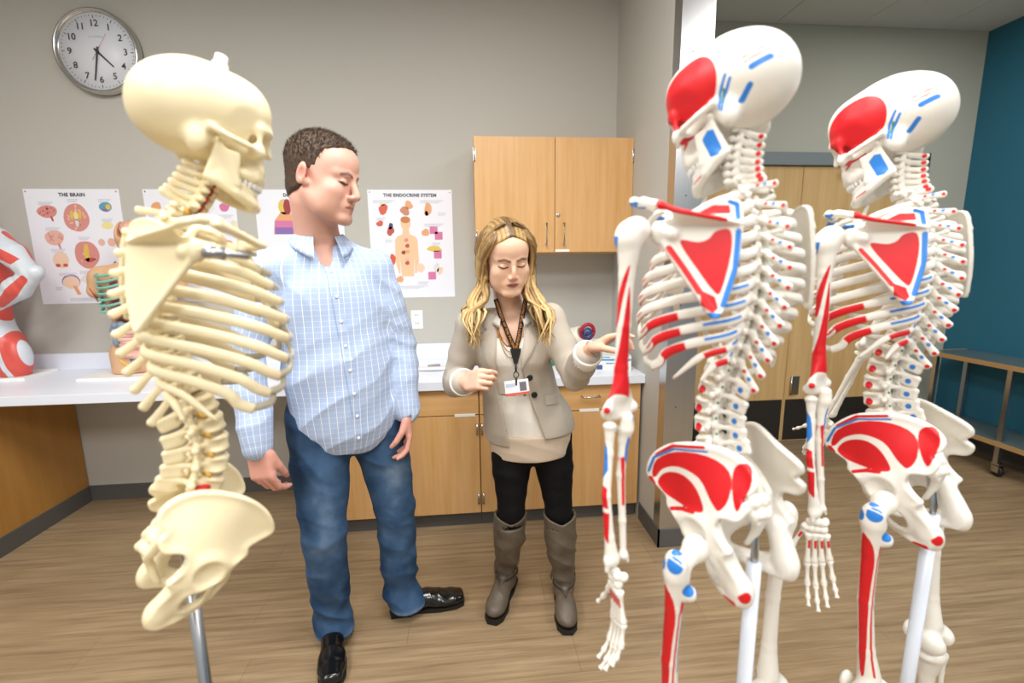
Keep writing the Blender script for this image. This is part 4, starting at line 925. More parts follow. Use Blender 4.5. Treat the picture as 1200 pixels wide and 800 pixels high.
        Hm = Fm @ Matrix.Translation((sg*.012, .003, -.247)) @ Euler(ha).to_matrix().to_4x4(); build_hand(root, B @ Hm, sd, curl)
    if legs:
        for sd in 'RL':
            sg = 1 if sd == 'R' else -1
            Lg = Matrix.Translation(PH @ Vector((sg*(.088+.012), .015, .862))) @ Euler(legs[sd]).to_matrix().to_4x4(); put('femur', 'femur_'+sd, Lg); put('patella', 'patella_'+sd, Lg)
            K = Lg @ Matrix.Translation((0, 0, -.434)); put('tibia', 'tibia_'+sd, K); put('fibula', 'fibula_'+sd, K); put('foot_bones', 'foot_bones_'+sd, K @ Matrix.Translation((0, 0, -.366)))
    # stand
    bot = B @ Vector((0, -.085 if not ivory else -.02, .80 if not ivory else .87)); top = B @ Vector((0, -.075 if not ivory else -.01, .905 if not ivory else .93))
    pm = m_pole_s if ivory else m_pole_w
    MB().lathe([(.0125 if not ivory else .010, .06), (.0125 if not ivory else .010, bot.z)], 18, t=(bot.x, bot.y, 0)).build('pole', pm, root)
    MB().tube([(bot.x, bot.y, bot.z-.03), (bot.x, bot.y, bot.z+.02), tuple(top)], .007, 10).build('pole_bracket', m_pole_s, root)
    for k in range(5):
        a = 2*PI*k/5+.3; d = np.array((math.cos(a), math.sin(a), 0)); c = np.array((bot.x, bot.y, 0))
        lg = MB().tube([c+(0, 0, .085), c+d*.1+(0, 0, .080), c+d*.2+(0, 0, .066)], [.014, .013, .010], 8).build('base_leg', pm, root)
        MB().lathe([(.006, -.010), (.024, -.010), (.026, 0), (.024, .010), (.006, .010)], 14, R=frame_from(np.cross(d, (0, 0, 1)), (0, 0, 1)), t=c+d*.2+(0, 0, .027)).build('caster', m_black, lg)
    MB().lathe([(.03, .055), (.034, .07), (.034, .1), (.02, .115)], 20, t=(bot.x, bot.y, 0)).build('hub', pm, root)
    return tag(root, label, 'skeleton', 'anatomical skeleton models on stands')
skeleton('anatomical_skeleton', (-.480, .795, .092), D(-53), D(0), D(6), 1.0, True, (D(-8), 0, 0), None, None, 'ivory limbless anatomical skeleton on a steel pole, nearest the man', 8, 24, 1.02, .020, (1.0, 1.0, .95), .012, .012, .88, -.034)
ARM = {'L': ((D(2), D(3), D(4)), (D(-6), 0, D(6)), (D(4), 0, D(-118)), .3), 'R': ((D(24), D(-2), D(-8)), (D(-2), 0, 0), (D(5), 0, D(60)), .3)}
ARM3 = {'L': ((D(2), D(3), D(4)), (D(-5), 0, D(6)), (D(4), 0, D(-60)), .25), 'R': ((D(26), D(-2), D(-8)), (D(0), 0, 0), (D(5), 0, D(90)), .3)}
LEG = {'L': (0, D(3), 0), 'R': (0, D(-3), 0)}
skeleton('anatomical_skeleton', (.455, .775, .124), D(24), D(0), D(1), 1.0, False, (D(-20), 0, D(10)), ARM, LEG, 'white skeleton painted with red and blue muscle patches, beside the woman', neck=-.022)
skeleton('anatomical_skeleton', (.905, .880, .126), D(23), D(-1), D(4), 1.0, False, (D(-18), 0, D(8)), ARM3, LEG, 'white skeleton painted with red and blue muscle patches, nearest the teal wall', neck=-.016)
# ------------------------------------------------------------------ people
def attr_mix_mat(name, base, layers, rough=.5, sss=.0, bump=None, var=0, vscale=40):
    m, nt, b = nmat(name); b.inputs['Roughness'].default_value = rough
    if sss: b.inputs['Subsurface Weight'].default_value = sss; b.inputs['Subsurface Radius'].default_value = (.010, .004, .002); b.inputs['Subsurface Scale'].default_value = .6
    col = None
    if var:
        tc = nt.nodes.new('ShaderNodeTexCoord'); n = nt.nodes.new('ShaderNodeTexNoise'); n.inputs['Scale'].default_value = vscale; n.inputs['Detail'].default_value = 6; nt.links.new(tc.outputs['Object'], n.inputs['Vector'])
        r = nt.nodes.new('ShaderNodeMapRange'); r.inputs[1].default_value = .3; r.inputs[2].default_value = .7; r.inputs[3].default_value = 1-var; r.inputs[4].default_value = 1+var; nt.links.new(n.outputs[0], r.inputs[0])
        mx = nt.nodes.new('ShaderNodeMix'); mx.data_type = 'RGBA'; mx.blend_type = 'MULTIPLY'; mx.inputs[0].default_value = 1; mx.inputs[6].default_value = (*rgb(base), 1); nt.links.new(r.outputs[0], mx.inputs[7]); col = mx.outputs[2]
    for at, c in layers:
        a = nt.nodes.new('ShaderNodeAttribute'); a.attribute_name = at; cl = nt.nodes.new('ShaderNodeClamp'); nt.links.new(a.outputs['Fac'], cl.inputs[0])
        mx = nt.nodes.new('ShaderNodeMix'); mx.data_type = 'RGBA'; nt.links.new(cl.outputs[0], mx.inputs[0]); mx.inputs[7].default_value = (*rgb(c), 1)
        if col is None: mx.inputs[6].default_value = (*rgb(base), 1)
        else: nt.links.new(col, mx.inputs[6])
        col = mx.outputs[2]
    if col is None: b.inputs['Base Color'].default_value = (*rgb(base), 1)
    else: nt.links.new(col, b.inputs['Base Color'])
    return m
m_skin_m = attr_mix_mat('skin_man', 'e0ad9a', [('blush', 'd98a7e'), ('stubble', 'b98d76'), ('lip', 'c4786c'), ('dark', '4a3326')], .48, .12)
m_skin_w = attr_mix_mat('skin_woman', 'e9bfa4', [('blush', 'dc927e'), ('stubble', 'b98d76'), ('lip', '9a4a52'), ('dark', '42291e')], .45, .12)
def unit(v): v = np.array(v, float); return v/np.linalg.norm(v)
def head_frame(face, pitch, roll=0):
    f = unit((face[0], face[1], 0)); R0 = np.column_stack([np.cross(f, (0, 0, 1)), f, (0, 0, 1)]); return R0 @ rotx(-pitch) @ roty(roll)
def head_ops(man=True):
    o = [U(ell((0, -.014, .034), (.077, .098, .086))), U(ell((0, .024, -.03), (.066, .064, .088)), .03), U(ell((0, .045, .045), (.060, .046, .048)), .03)]
    jw = .056 if man else .049
    o += [U(chain([(jw, -.005, -.052), (jw*.9, .03, -.090), (.018, .074, -.106), (-.018, .074, -.106), (-jw*.9, .03, -.090), (-jw, -.005, -.052)], [.016, .017, .018, .018, .017, .016]), .026), U(ell((0, .082, -.106), (.020 if man else .015, .014, .014)), .014)]
    for s in (1, -1): o += [U(ell((s*.042, .060, -.034), (.024, .022, .022)), .022), U(ell((s*.040, .042, -.068), (.026, .036, .034)), .022)]
    o += [U(chain([(-.048, .066, .014), (-.022, .086, .013), (0, .086, .008), (.022, .086, .013), (.048, .066, .014)], .009 if man else .007), .012)]
    for s in (1, -1): o += [S(ell((s*.031, .099, -.004), (.018, .0125, .0105)), .011), U(ell((s*.031, .081, -.006), (.0145, .0095, .0085)), .003)]
    nz = 1.0 if man else .88
    o += [U(chain([(0, .089, .004), (0, .102, -.02), (0, .108*.5+.110*.5*nz, -.039)], [.008, .0095*nz, .0118*nz]), .009)]
    for s in (1, -1): o += [U(ell((s*.0125*nz, .098, -.045), (.0085*nz, .0105, .0075)), .006), S(ell((s*.007*nz, .106, -.0535), (.0032, .0045, .003)), .002)]
    o += [U(ell((0, .080, -.072), (.030, .016, .022)), .014), U(chain([(-.024, .080, -.0715), (-.008, .0925, -.0675), (0, .0925, -.069), (.008, .0925, -.0675), (.024, .080, -.0715)], [.002, .0052, .005, .0052, .002]), .005),
          U(chain([(-.021, .080, -.0755), (0, .091, -.080), (.021, .080, -.0755)], [.002, .0062, .002]), .005), S(chain([(-.025, .083, -.0725), (0, .099, -.0737), (.025, .083, -.0725)], .0018), .0025)]
    for s in (1, -1):
        Re = rotz(s*-.35) @ rotx(-.2)
        o += [U(ell((s*.082, -.016, -.006), (.0065, .019, .031), Re), .004), U(ell((s*.076, -.004, -.028), (.008, .010, .010)), .008), S(ell((s*.090, -.012, -.008), (.0065, .010, .016), Re), .004)]
    return o
def head_attrs(P, Rh, th, sc, man=True):
    q = ((P-th) @ Rh)/sc; x, y, z = np.abs(q[:, 0]), q[:, 1], q[:, 2]; on = (np.abs(q) < .16).all(1)
    g = lambda d, w_: np.clip(d/w_, 0, 1)
    fr = y > .055
    lip = np.where(fr, g(1-np.hypot(x/.024, (z+.0735)/.0105), .35), 0)
    brow = .0040-line2(x, z, [(.013, .012), (.030, .0185), (.046, .012)]); lash = .0027-line2(x, z, [(.017, -.0095), (.031, -.0135), (.046, -.0085)])
    dark = np.where(fr, np.maximum(g(brow+.0016, .003)*(.75 if man else .8), g(lash+.0012, .0022)*.95), 0)
    dark = np.maximum(dark, np.where(fr, g(.0012-np.abs(z+.0735)+.0006*0, .001)*(x < .024)*.55, 0))
    crease = np.where(fr, g(.012-np.hypot((x-.031)/1.5, z+.001), .01)*.22, 0); dark = np.maximum(dark, crease*(z > -.006))
    bl = g(.026-np.sqrt((x-.048)**2+(y-.058)**2+(z+.036)**2), .02)*.55+g(.018-np.sqrt(x**2+(y-.108)**2+(z+.042)**2), .015)*.5+g(.03-np.sqrt((x-.084)**2+(y+.012)**2+(z+.006)**2), .02)*.6
    st = np.where((z < -.028) & (y > .0), g(np.minimum(-z-.03, y-.0), .03)*.40, 0) if man else 0*x
    if man: st = np.maximum(st, np.where(fr & (z > -.066) & (z < -.05), .3*(x < .03), 0))
    return dict(lip=lip*on*(.75 if man else .95), dark=dark*on, blush=np.clip(bl, 0, 1)*on, stubble=st*on)
def hand_ops(side, R, t, sc, curls, thumb=(.5, .5), spread=.06):
    """wrist at origin, fingers to -Z, palm to +Y, thumb on +X for the right hand"""
    sg = 1 if side == 'R' else -1; o = [U(rbox((0, 0, -.046), (.037, .0125, .043), .012)), U(ell((sg*.022, .008, -.036), (.017, .014, .026)), .010), U(ell((0, 0, -.004), (.028, .018, .022)), .012), U(ell((-sg*.026, .006, -.045), (.013, .012, .03)), .008)]
    for k, (x, zb, L) in enumerate(((-.029, -.080, .064), (-.010, -.087, .080), (.0095, -.089, .087), (.029, -.085, .078))):
        c = curls[k] if hasattr(curls[0], '__len__') else curls; p = np.array((sg*x, 0, zb)); a = 0; pts = [p+(0, 0, .012), p]; sp = (k-1.5)*spread*sg
        for f_, cc in zip((.45, .31, .24), c):
            a += cc; p = p+L*f_*np.array((math.sin(sp)*math.cos(a), math.sin(a), -math.cos(a)*math.cos(sp))); pts.append(p)
        r0 = .0092 if k else .0082; o.append(U(chain(pts, [r0*1.05, r0, r0*.95, r0*.88, r0*.72]), .003))
    b = np.array((sg*.026, .006, -.022)); a1, a2 = thumb
    d1 = unit((sg*math.sin(a1), .45, -math.cos(a1))); d2 = unit((sg*math.sin(a1-a2*.6), .45+a2*.6, -math.cos(a1-a2*.6))); d3 = unit((sg*math.sin(a1-a2*1.3), .45+a2, -math.cos(a1-a2*1.3)))
    o.append(U(chain([b, b+d1*.040, b+d1*.040+d2*.034, b+d1*.040+d2*.034+d3*.026], [.014, .0115, .0102, .0075]), .006))
    return xops(o, R, t, sc)
def wob(p, seed, f1=30., warp=1.5):
    rs = np.random.RandomState(seed); k = rs.randn(4, 3); k /= np.linalg.norm(k, axis=1)[:, None]; k = k.astype(F)
    a = np.sin(p @ (k[0]*f1*.5)+1.0); b = np.sin(p @ (k[1]*f1*.6)+2.0); return np.sin(p @ (k[2]*f1)+warp*a+warp*b)*.6+np.sin(p @ (k[3]*f1*1.7)+warp*b+2*a)*.4
def noise_folds(p, dirv, freq, seed):
    dv = np.array(dirv, F); s = p @ dv; return 1-2*np.abs(np.sin(.5*(s*freq+2.2*wob(p, seed, 12.)+1.1*wob(p, seed+9, 25.))))**.8
def surf_hits(fn, O, Dv, tmax=.5):
    """march rays from O along Dv until the implicit surface is hit"""
    O = np.array(O, F).reshape(-1, 3); Dv = np.array(Dv, F).reshape(-1, 3); Dv = Dv/np.linalg.norm(Dv, axis=1)[:, None]; Dv = np.broadcast_to(Dv, O.shape); t = np.zeros(len(O), F)
    for _ in range(50):
        e = fn(O+Dv*t[:, None]); t = np.where((e < .0006) | (t > tmax), t, t+np.maximum(e*.85, .0008))
    return (O+Dv*t[:, None]).astype(float)
def surf_hit(fn, o, d, n=1, tmax=.5): return surf_hits(fn, [o], [d], tmax)[0]
def skin_mesh(name, ops, h, attrs, mats, post=None):
    V, Q = sdf_mesh(ops, h, post); return np_mesh(name, V, Q, attrs(V) if attrs else None, mats)
# ================================================================= the man
mF = unit((.46, -.888, 0)); mR = np.array((mF[1], -mF[0], 0))          # front, right
def mW(a, b, z):
    cx = np.interp(z, [0, .95, 1.55], [-.455, -.458, -.492]); cy = np.interp(z, [0, .95, 1.55], [1.68, 1.665, 1.615]); return np.array((cx, cy, z))+mR*a+mF*b
RB = np.column_stack([mR, mF, (0, 0, 1.)])
m_head = np.array((-.448, 1.563, 1.728)); m_hR = head_frame((.965, -.26), D(11), D(-2)); m_hs = 1.09
j = dict(Rs=(-.634, 1.540, 1.440), Ls=(-.330, 1.690, 1.440), Re=(-.712, 1.500, 1.175), Rw=(-.672, 1.43, .905), Le=(-.262, 1.735, 1.165), Lw=(-.243, 1.665, .925), Rh=(-.548, 1.625, .92), Lh=(-.368, 1.71, .92), Rk=(-.548, 1.585, .50), Lk=(-.318, 1.735, .50), Ra=(-.572, 1.665, .10), La=(-.322, 1.775, .10))
j = {k: np.array(v, float) for k, v in j.items()}
nb = mW(0, -.02, 1.53); hb = m_head+m_hR @ np.array((0, -.03, -.07))*m_hs
man = empty('person', (-.46, 1.66, 0))
tag(man, 'man in blue checked shirt, jeans and black shoes standing by ivory skeleton', 'person')
hRm = frame_from(-unit((j['Rw']-j['Re'])*.6+np.array((.1, -.02, -.9))*.4), -mF*.2+mR*.15+np.array((.35, -.35, 0)))
def hframe(fdir, palm):
    z = -unit(fdir); y = np.array(palm, float); y -= z*(y @ z); y = unit(y); x = np.cross(y, z); return np.column_stack([x, y, z])
m_rh = hframe((.10, -.10, -1), (.25, .95, .1)); m_lh = hframe((.06, -.10, -1), (-.75, -.1, 0))
body = [U(chain([mW(0, 0, .95), mW(0, 0, 1.1), mW(0, 0, 1.3)], [.12, .115, .12]), .03), U(chain([j['Rs'], mW(0, -.01, 1.42), j['Ls']], [.05, .09, .05]), .03), U(chain([nb+(0, 0, -.06), nb, hb], [.085, .071, .065]), .02)]
for s in 'RL':
    body += [U(chain([j[s+'s'], j[s+'e'], j[s+'w']], [.046, .040, .029]), .01), U(chain([mW(0, 0, .92), j[s+'h'], j[s+'k'], j[s+'a']], [.09, .075, .05, .038]), .02), U(cap(j[s+'a'], j[s+'a']+(mF*.05 if s == 'R' else np.array((.06, .01, 0)))-np.array((0, 0, .05)), .032), .02)]
body += xops(head_ops(True), m_hR, m_head, m_hs)
body += hand_ops('R', m_rh, j['Rw']+(0.004, -.004, -.012), 1.15, [(.75, .6, .4), (.68, .6, .4), (.62, .6, .4), (.55, .55, .35)], (.22, .55), .02)
body += hand_ops('L', m_lh, j['Lw']+(0.002, -.004, -.012), 1.08, [(.5, .7, .4), (.45, .65, .4), (.4, .6, .35), (.3, .5, .3)], (.3, .5))
V, Q = sdf_mesh(body, .0038); at = head_attrs(V, m_hR, m_head, m_hs, True)
hand = np.where(V[:, 2] < 1.05, .35, 0)*np.where(np.minimum(np.linalg.norm(V-j['Rw'], axis=1), np.linalg.norm(V-j['Lw'], axis=1)) < .25, 1, 0); at['blush'] = np.maximum(at['blush'], hand)
link('body', np_mesh('body', V, Q, at, [m_skin_m]), man).matrix_parent_inverse = Matrix.Translation(-man.location)
def add(o, par): o.parent = par; o.matrix_parent_inverse = Matrix.Translation(-par.location); return o
# hair: short crop
def m_hair_post(p, d):
    q = ((p-m_head) @ m_hR.astype(F))/m_hs; x, y, z = np.abs(q[..., 0]), q[..., 1], q[..., 2]
    yh = np.interp(z, [-.1, -.06, -.03, 0, .03, .055, .072, .088, .13], [-.09, -.055, -.006, .020, .028, .036, .054, .082, .10]).astype(F)
    yh = yh-1.6*np.clip(x-.03, 0, 1)**1.5*sst(z, .035, .075)
    low = -.082-z; sp = .0022*wob(q, 3, 420., .6)+.0015*wob(q, 5, 700., .4); sp = sp*np.clip((z+.02)/.08, .25, 1.3)
    return smax(smax(d-sp, (y-yh)*.8*m_hs, .012), low*m_hs, .008)
ho = xops([U(ell((0, -.016, .038), (.0795, .102, .0895))), U(ell((0, .045, .050), (.060, .046, .048)), .03), U(ell((0, -.035, -.03), (.068, .070, .07)), .02)], m_hR, m_head, m_hs)
m_hair_m = mat('brown_hair', '4d3a2b', .6, var=.35, scale=140, bump=.6, bscale=260)
V, Q = sdf_mesh(ho, .0030, m_hair_post, pad=.004, relax=2); m_hair = add(link('hair', np_mesh('hair', V, Q, None, [m_hair_m])), man)
def spikes(V, Q, n, L, lift, m_, par, Rh, c):
    rs = np.random.RandomState(2); q4 = V[Q]; nr = np.cross(q4[:, 2]-q4[:, 0], q4[:, 3]-q4[:, 1]); nr /= np.linalg.norm(nr, axis=1)[:, None]+1e-9; ce = q4.mean(1); out = ((ce-c)*nr).sum(1) > .03
    ids = rs.choice(np.where(out)[0], n); v = []; f = []
    for i in ids:
        b0 = ce[i]+nr[i]*-.001; loc = Rh.T @ (ce[i]-c); d_ = unit(nr[i]*.8+Rh @ np.array((.25*rs.randn(), .45+.2*rs.randn(), lift*np.clip(loc[2]/.08, -.6, 1)+.15*rs.randn()))); s_ = unit(np.cross(d_, rs.randn(3)))*.0011; t_ = np.cross(d_, s_); k_ = len(v)
        l_ = L*(.5+.8*rs.rand())*(1. if loc[2] > .04 else .45); v += [b0+s_, b0-s_*.5+t_*.8, b0-s_*.5-t_*.8, b0+d_*l_]; f += [(k_, k_+1, k_+3), (k_+1, k_+2, k_+3), (k_+2, k_, k_+3)]
    o = add(link('hair_strands', pydata('hair_strands', v, f), None, m_), par); return tag(o, kind='stuff')
spikes(V, Q, 5200, .011, .8, m_hair_m, m_hair, m_hR, m_head)
# shirt
sh_ops = [U(ell(mW(0, .0, 1.31), (.192, .128, .21), RB)), U(ell(mW(0, .010, 1.10), (.194, .143, .23), RB), .05), U(ell(mW(0, .012, .93), (.194, .138, .19), RB), .05),
          U(chain([j['Rs']+(0, 0, .008), mW(.06, -.015, 1.475), mW(-.06, -.015, 1.475), j['Ls']+(0, 0, .008)], [.052, .070, .070, .052]), .05)]
for s in 'RL':
    d_ = unit(j[s+'w']-j[s+'e']); sh_ops.append(U(chain([j[s+'s'], (j[s+'s']+j[s+'e'])/2, j[s+'e'], j[s+'e']+d_*.13, j[s+'w']-d_*.02], [.062, .062, .058, .055, .051], .01), .03))
    sh_ops.append(U(cap(j[s+'w']-d_*.055, j[s+'w']+d_*.006, .0455, .0475), .006))
sh_ops += [S(chain([nb+(0, 0, .10), nb+(0, 0, .0)]+[], [.075, .070]), .006), S(ell(mW(0, .098, 1.52), (.030, .075, .075), RB), .01)]
def m_shirt_post(p, d):
    q = (p-np.array(mW(0, 0, 1.1), F)) @ RB.astype(F); a, b, z = q[..., 0], q[..., 1], p[..., 2]
    arm = np.minimum(*[np.linalg.norm(p-j[s+'e'].astype(F), axis=-1) for s in 'RL'])
    fold = .0034*noise_folds(p, (.5, .2, -.84), 58., 11)*np.exp(-((z-.95)/.24)**2)+.0014*noise_folds(p, (-.6, .1, .8), 48., 21)+.0032*noise_folds(p, (.35, .1, 1.), 85., 31)*np.exp(-(arm/.11)**2)
    fold = fold+.003*noise_folds(p, (.7, .3, .6), 55., 41)*np.exp(-((np.abs(a)-.17)/.06)**2)*np.exp(-((z-1.36)/.12)**2)
    hem = .800+.13*np.clip((np.abs(a+.01)-.05)/.15, 0, 1)**1.6+.006*np.sin(a*40)
    isarm = (np.abs(a) > .205)
    return np.where(isarm, d-fold, smax(d-fold, hem-z, .006))
def m_shirt_uv(V):
    q = (V-mW(0, 0, 1.1)) @ RB; uv = np.stack([q[:, 0]+.6*np.sign(q[:, 0])*np.clip(q[:, 1]*-1, 0, 1)*0, V[:, 2]], 1)
    u = np.where(q[:, 1] > 0, np.arctan2(q[:, 0], q[:, 1]+.05)*.16, q[:, 0]); v = V[:, 2]
    for s in 'RL':
        A, B, C = j[s+'s'], j[s+'e'], j[s+'w']
        for (p0, p1) in ((A, B), (B, C)):
            d_ = unit(p1-p0); L = np.linalg.norm(p1-p0); t = (V-p0) @ d_; rad = np.linalg.norm(V-p0-np.outer(np.clip(t, 0, L), d_), axis=1)
            x_ = unit(np.cross(d_, mF)); y_ = np.cross(d_, x_); m_ = (rad < .088) & (t > (.05 if p0 is A else -.03)) & (np.abs(q[:, 0]) > .165)
            ang = np.arctan2((V-p0) @ y_, (V-p0) @ x_)*.058; u = np.where(m_, ang, u); v = np.where(m_, t, v)
    return np.stack([u, v, 0*u], 1)
def check_mat():
    m, nt, b = nmat('blue_check_cotton'); b.inputs['Roughness'].default_value = .85; b.inputs['Specular IOR Level'].default_value = .2
    a = nt.nodes.new('ShaderNodeAttribute'); a.attribute_name = 'uvw'; sp = nt.nodes.new('ShaderNodeSeparateXYZ'); nt.links.new(a.outputs['Vector'], sp.inputs[0])
    def line(out, per, wd):
        d1 = nt.nodes.new('ShaderNodeMath'); d1.operation = 'DIVIDE'; d1.inputs[1].default_value = per; nt.links.new(out, d1.inputs[0])
        fr = nt.nodes.new('ShaderNodeMath'); fr.operation = 'FRACT'; nt.links.new(d1.outputs[0], fr.inputs[0])
        c = nt.nodes.new('ShaderNodeMath'); c.operation = 'LESS_THAN'; c.inputs[1].default_value = wd; nt.links.new(fr.outputs[0], c.inputs[0]); return c.outputs[0]
    l1 = line(sp.outputs[0], .0205, .10); l2 = line(sp.outputs[1], .0180, .11); l3 = line(sp.outputs[0], .0041, .40)
    def mixc(f, c0, c1, fac):
        mu = nt.nodes.new('ShaderNodeMath'); mu.operation = 'MULTIPLY'; mu.inputs[1].default_value = fac; nt.links.new(f, mu.inputs[0])
        mx = nt.nodes.new('ShaderNodeMix'); mx.data_type = 'RGBA'; nt.links.new(mu.outputs[0], mx.inputs[0])
        if isinstance(c0, str): mx.inputs[6].default_value = (*rgb(c0), 1)
        else: nt.links.new(c0, mx.inputs[6])
        mx.inputs[7].default_value = (*rgb(c1), 1); return mx.outputs[2]
    c = mixc(l3, 'aabfe0', 'bccdec', .6); c = mixc(l2, c, 'd6e2f6', .55); c = mixc(l1, c, 'f3f6fc', .85)
    nt.links.new(c, b.inputs['Base Color']); return m
m_check = check_mat()
V, Q = sdf_mesh(sh_ops, .0045, m_shirt_post, pad=.012); shirt = add(link('shirt', np_mesh('shirt', V, Q, dict(uvw=m_shirt_uv(V)), [m_check])), man)
shirt_fn = lambda p: eval_ops(sh_ops, p, m_shirt_post)
# placket, buttons
def ribbon(fn, path, width, off, across=None, th=.0015):
    """strip of cloth on a surface: path = list of (origin, dir); returns mesh builder"""
    C = list(surf_hits(fn, [o for o, d in path], [d for o, d in path])-np.array([unit(d)*off for o, d in path])); D_ = [unit(d) for o, d in path]; n = len(C); v = []; f = []
    for i in range(n):
        t = unit(C[min(i+1, n-1)]-C[max(i-1, 0)]); sd = unit(np.cross(t, D_[i])) if across is None else np.array(across, float)
        w_ = width[i] if hasattr(width, '__len__') else width
        for q in (-.5, .5): v.append(C[i]+sd*w_*q); 
        for q in (.5, -.5): v.append(C[i]+sd*w_*q+np.array(D_[i])*(-th))
    for i in range(n-1):
        for k in range(4): f.append((i*4+k, i*4+(k+1) % 4, (i+1)*4+(k+1) % 4, (i+1)*4+k))
    f += [(0, 1, 2, 3)[::-1], tuple((n-1)*4+k for k in range(4))]
    return v, f, C, D_
path = [(mW(0.0, .35, z), -mF) for z in np.linspace(1.452, .822, 40)]
v, f, PC, PD = ribbon(shirt_fn, path, .030, .0012)
me = pydata('placket', v, f); me.attributes.new('uvw', 'FLOAT_VECTOR', 'POINT').data.foreach_set('vector', np.array([((p-mW(0, 0, 1.1)) @ mR+.004, p[2], 0) for p in v], F).ravel()); add(link('placket', me, None, m_check), shirt)
m_btn = mat('shirt_button', 'e9edf4', .3)
for k in range(1, 40, 5):
    add(MB().lathe([(.0055, 0), (.0055, .0015), (.003, .002)], 12, R=frame_from(mF, (0, 0, 1)), t=PC[k]+mF*.0022).build('button', m_btn), shirt)
# collar: a folded band around the neck with two points
def collar(nc, Rn, r0x, r0y, ht, fall, tip, name, m_, par, uv=True, open_a=.42):
    v = []; f = []; nth = 36; rows = 5
    for layer in (0, 1):
        for i in range(nth):
            th = open_a+(2*PI-2*open_a)*i/(nth-1); fr_ = math.cos(th)            # th=0 is front
            ed = max(0, 1-min(i, nth-1-i)/7.0)
            for r_ in range(rows):
                s = r_/(rows-1); out = .004+.030*s**.8+.004*ed; drop = -(fall+tip*ed**1.3)*s-ht*.0
                up = ht*(1-.55*max(0, fr_)**1.5)
                fwd = .018*ed*s
                rx, ry = r0x+out-.003*layer, r0y+out+fwd-.003*layer
                v.append(nc+Rn @ np.array((math.sin(th)*rx, math.cos(th)*ry, up+drop)))
    idx = lambda l, i, r_: (l*nth+i)*rows+r_
    for i in range(nth-1):
        for r_ in range(rows-1):
            f.append((idx(0, i, r_), idx(0, i+1, r_), idx(0, i+1, r_+1), idx(0, i, r_+1))); f.append((idx(1, i, r_), idx(1, i, r_+1), idx(1, i+1, r_+1), idx(1, i+1, r_)))
        f.append((idx(0, i, rows-1), idx(0, i+1, rows-1), idx(1, i+1, rows-1), idx(1, i, rows-1))); f.append((idx(0, i, 0), idx(1, i, 0), idx(1, i+1, 0), idx(0, i+1, 0)))
    me = pydata(name, v, f, True)
    if uv:
        P = np.array(v); me.attributes.new('uvw', 'FLOAT_VECTOR', 'POINT').data.foreach_set('vector', np.stack([np.linspace(0, .62, nth).repeat(rows).tolist()*2, P[:, 2], 0*P[:, 2]], 1).astype(F).ravel())
    bm = bmesh.new(); bm.from_mesh(me); bmesh.ops.recalc_face_normals(bm, faces=bm.faces[:]); bm.to_mesh(me); bm.free()
    return add(link(name, me, None, m_), par)
collar(nb+np.array((.006, -.006, -.012)), RB @ rotx(.10), .071, .071, .042, .036, .042, 'collar', m_check, shirt)
# jeans
def denim():
    m, nt, b = nmat('denim'); b.inputs['Roughness'].default_value = .85; b.inputs['Specular IOR Level'].default_value = .2
    tc = nt.nodes.new('ShaderNodeTexCoord'); n = nt.nodes.new('ShaderNodeTexNoise'); n.inputs['Scale'].default_value = 9; n.inputs['Detail'].default_value = 6; nt.links.new(tc.outputs['Object'], n.inputs['Vector'])
    a = nt.nodes.new('ShaderNodeAttribute'); a.attribute_name = 'fade'
    ad = nt.nodes.new('ShaderNodeMath'); ad.operation = 'MULTIPLY_ADD'; ad.inputs[1].default_value = .9; nt.links.new(n.outputs[0], ad.inputs[0]); nt.links.new(a.outputs['Fac'], ad.inputs[2])
    cr = nt.nodes.new('ShaderNodeValToRGB'); e = cr.color_ramp.elements; e[0].position = .28; e[0].color = (*rgb('2a4769'), 1); e[1].position = 1.0; e[1].color = (*rgb('98aec8'), 1); q = e.new(.55); q.color = (*rgb('4c6b90'), 1); nt.links.new(ad.outputs[0], cr.inputs[0])
    mp = nt.nodes.new('ShaderNodeMapping'); mp.inputs['Scale'].default_value = (700, 700, 260); nt.links.new(tc.outputs['Object'], mp.inputs[0]); n2 = nt.nodes.new('ShaderNodeTexNoise'); n2.inputs['Scale'].default_value = 1; nt.links.new(mp.outputs[0], n2.inputs['Vector'])
    mx = nt.nodes.new('ShaderNodeMix'); mx.data_type = 'RGBA'; mx.blend_type = 'MULTIPLY'; mx.inputs[0].default_value = .35; nt.links.new(cr.outputs[0], mx.inputs[6]); nt.links.new(n2.outputs[0], mx.inputs[7]); nt.links.new(mx.outputs[2], b.inputs['Base Color']); return m
je = [U(ell(mW(0, 0, .90), (.172, .122, .13), RB))]
for s in 'RL':
    h_, k_, a_ = j[s+'h'], j[s+'k'], j[s+'a']; je.append(U(chain([h_+(0, 0, .02), h_*.62+k_*.38, k_, k_*.45+a_*.55, a_+(0, 0, .02), a_+((.01 if s == 'R' else .03), -.012, -.055)], [.108, .102, .079, .073, .073, .076], .01), .03))
def j_post(p, d):
    z = p[..., 2]; kn = np.minimum(*[np.linalg.norm((p-j[s+'k'].astype(F))*np.array((1, 1, 1), F), axis=-1) for s in 'RL'])
    fo = .0075*noise_folds(p, (.35, .1, 1.), 50., 51)*(np.exp(-((z-.15)/.08)**2)+.4*np.exp(-(kn/.12)**2))+.0024*noise_folds(p, (.5, .5, .7), 62., 61)+.004*noise_folds(p, (.6, .2, .8), 50., 71)*np.exp(-((z-.78)/.10)**2)
    return smax(d-fo, .042-z, .004)
V, Q = sdf_mesh(je, .0050, j_post, pad=.014)
fade = np.zeros(len(V)); 
for s in 'RL': fade = np.maximum(fade, .32*np.exp(-(((V-(j[s+'k']*.6+j[s+'h']*.4)-np.array(mF)*.08) @ np.array(mR))/.05)**2-((V[:, 2]-.62)/.16)**2))
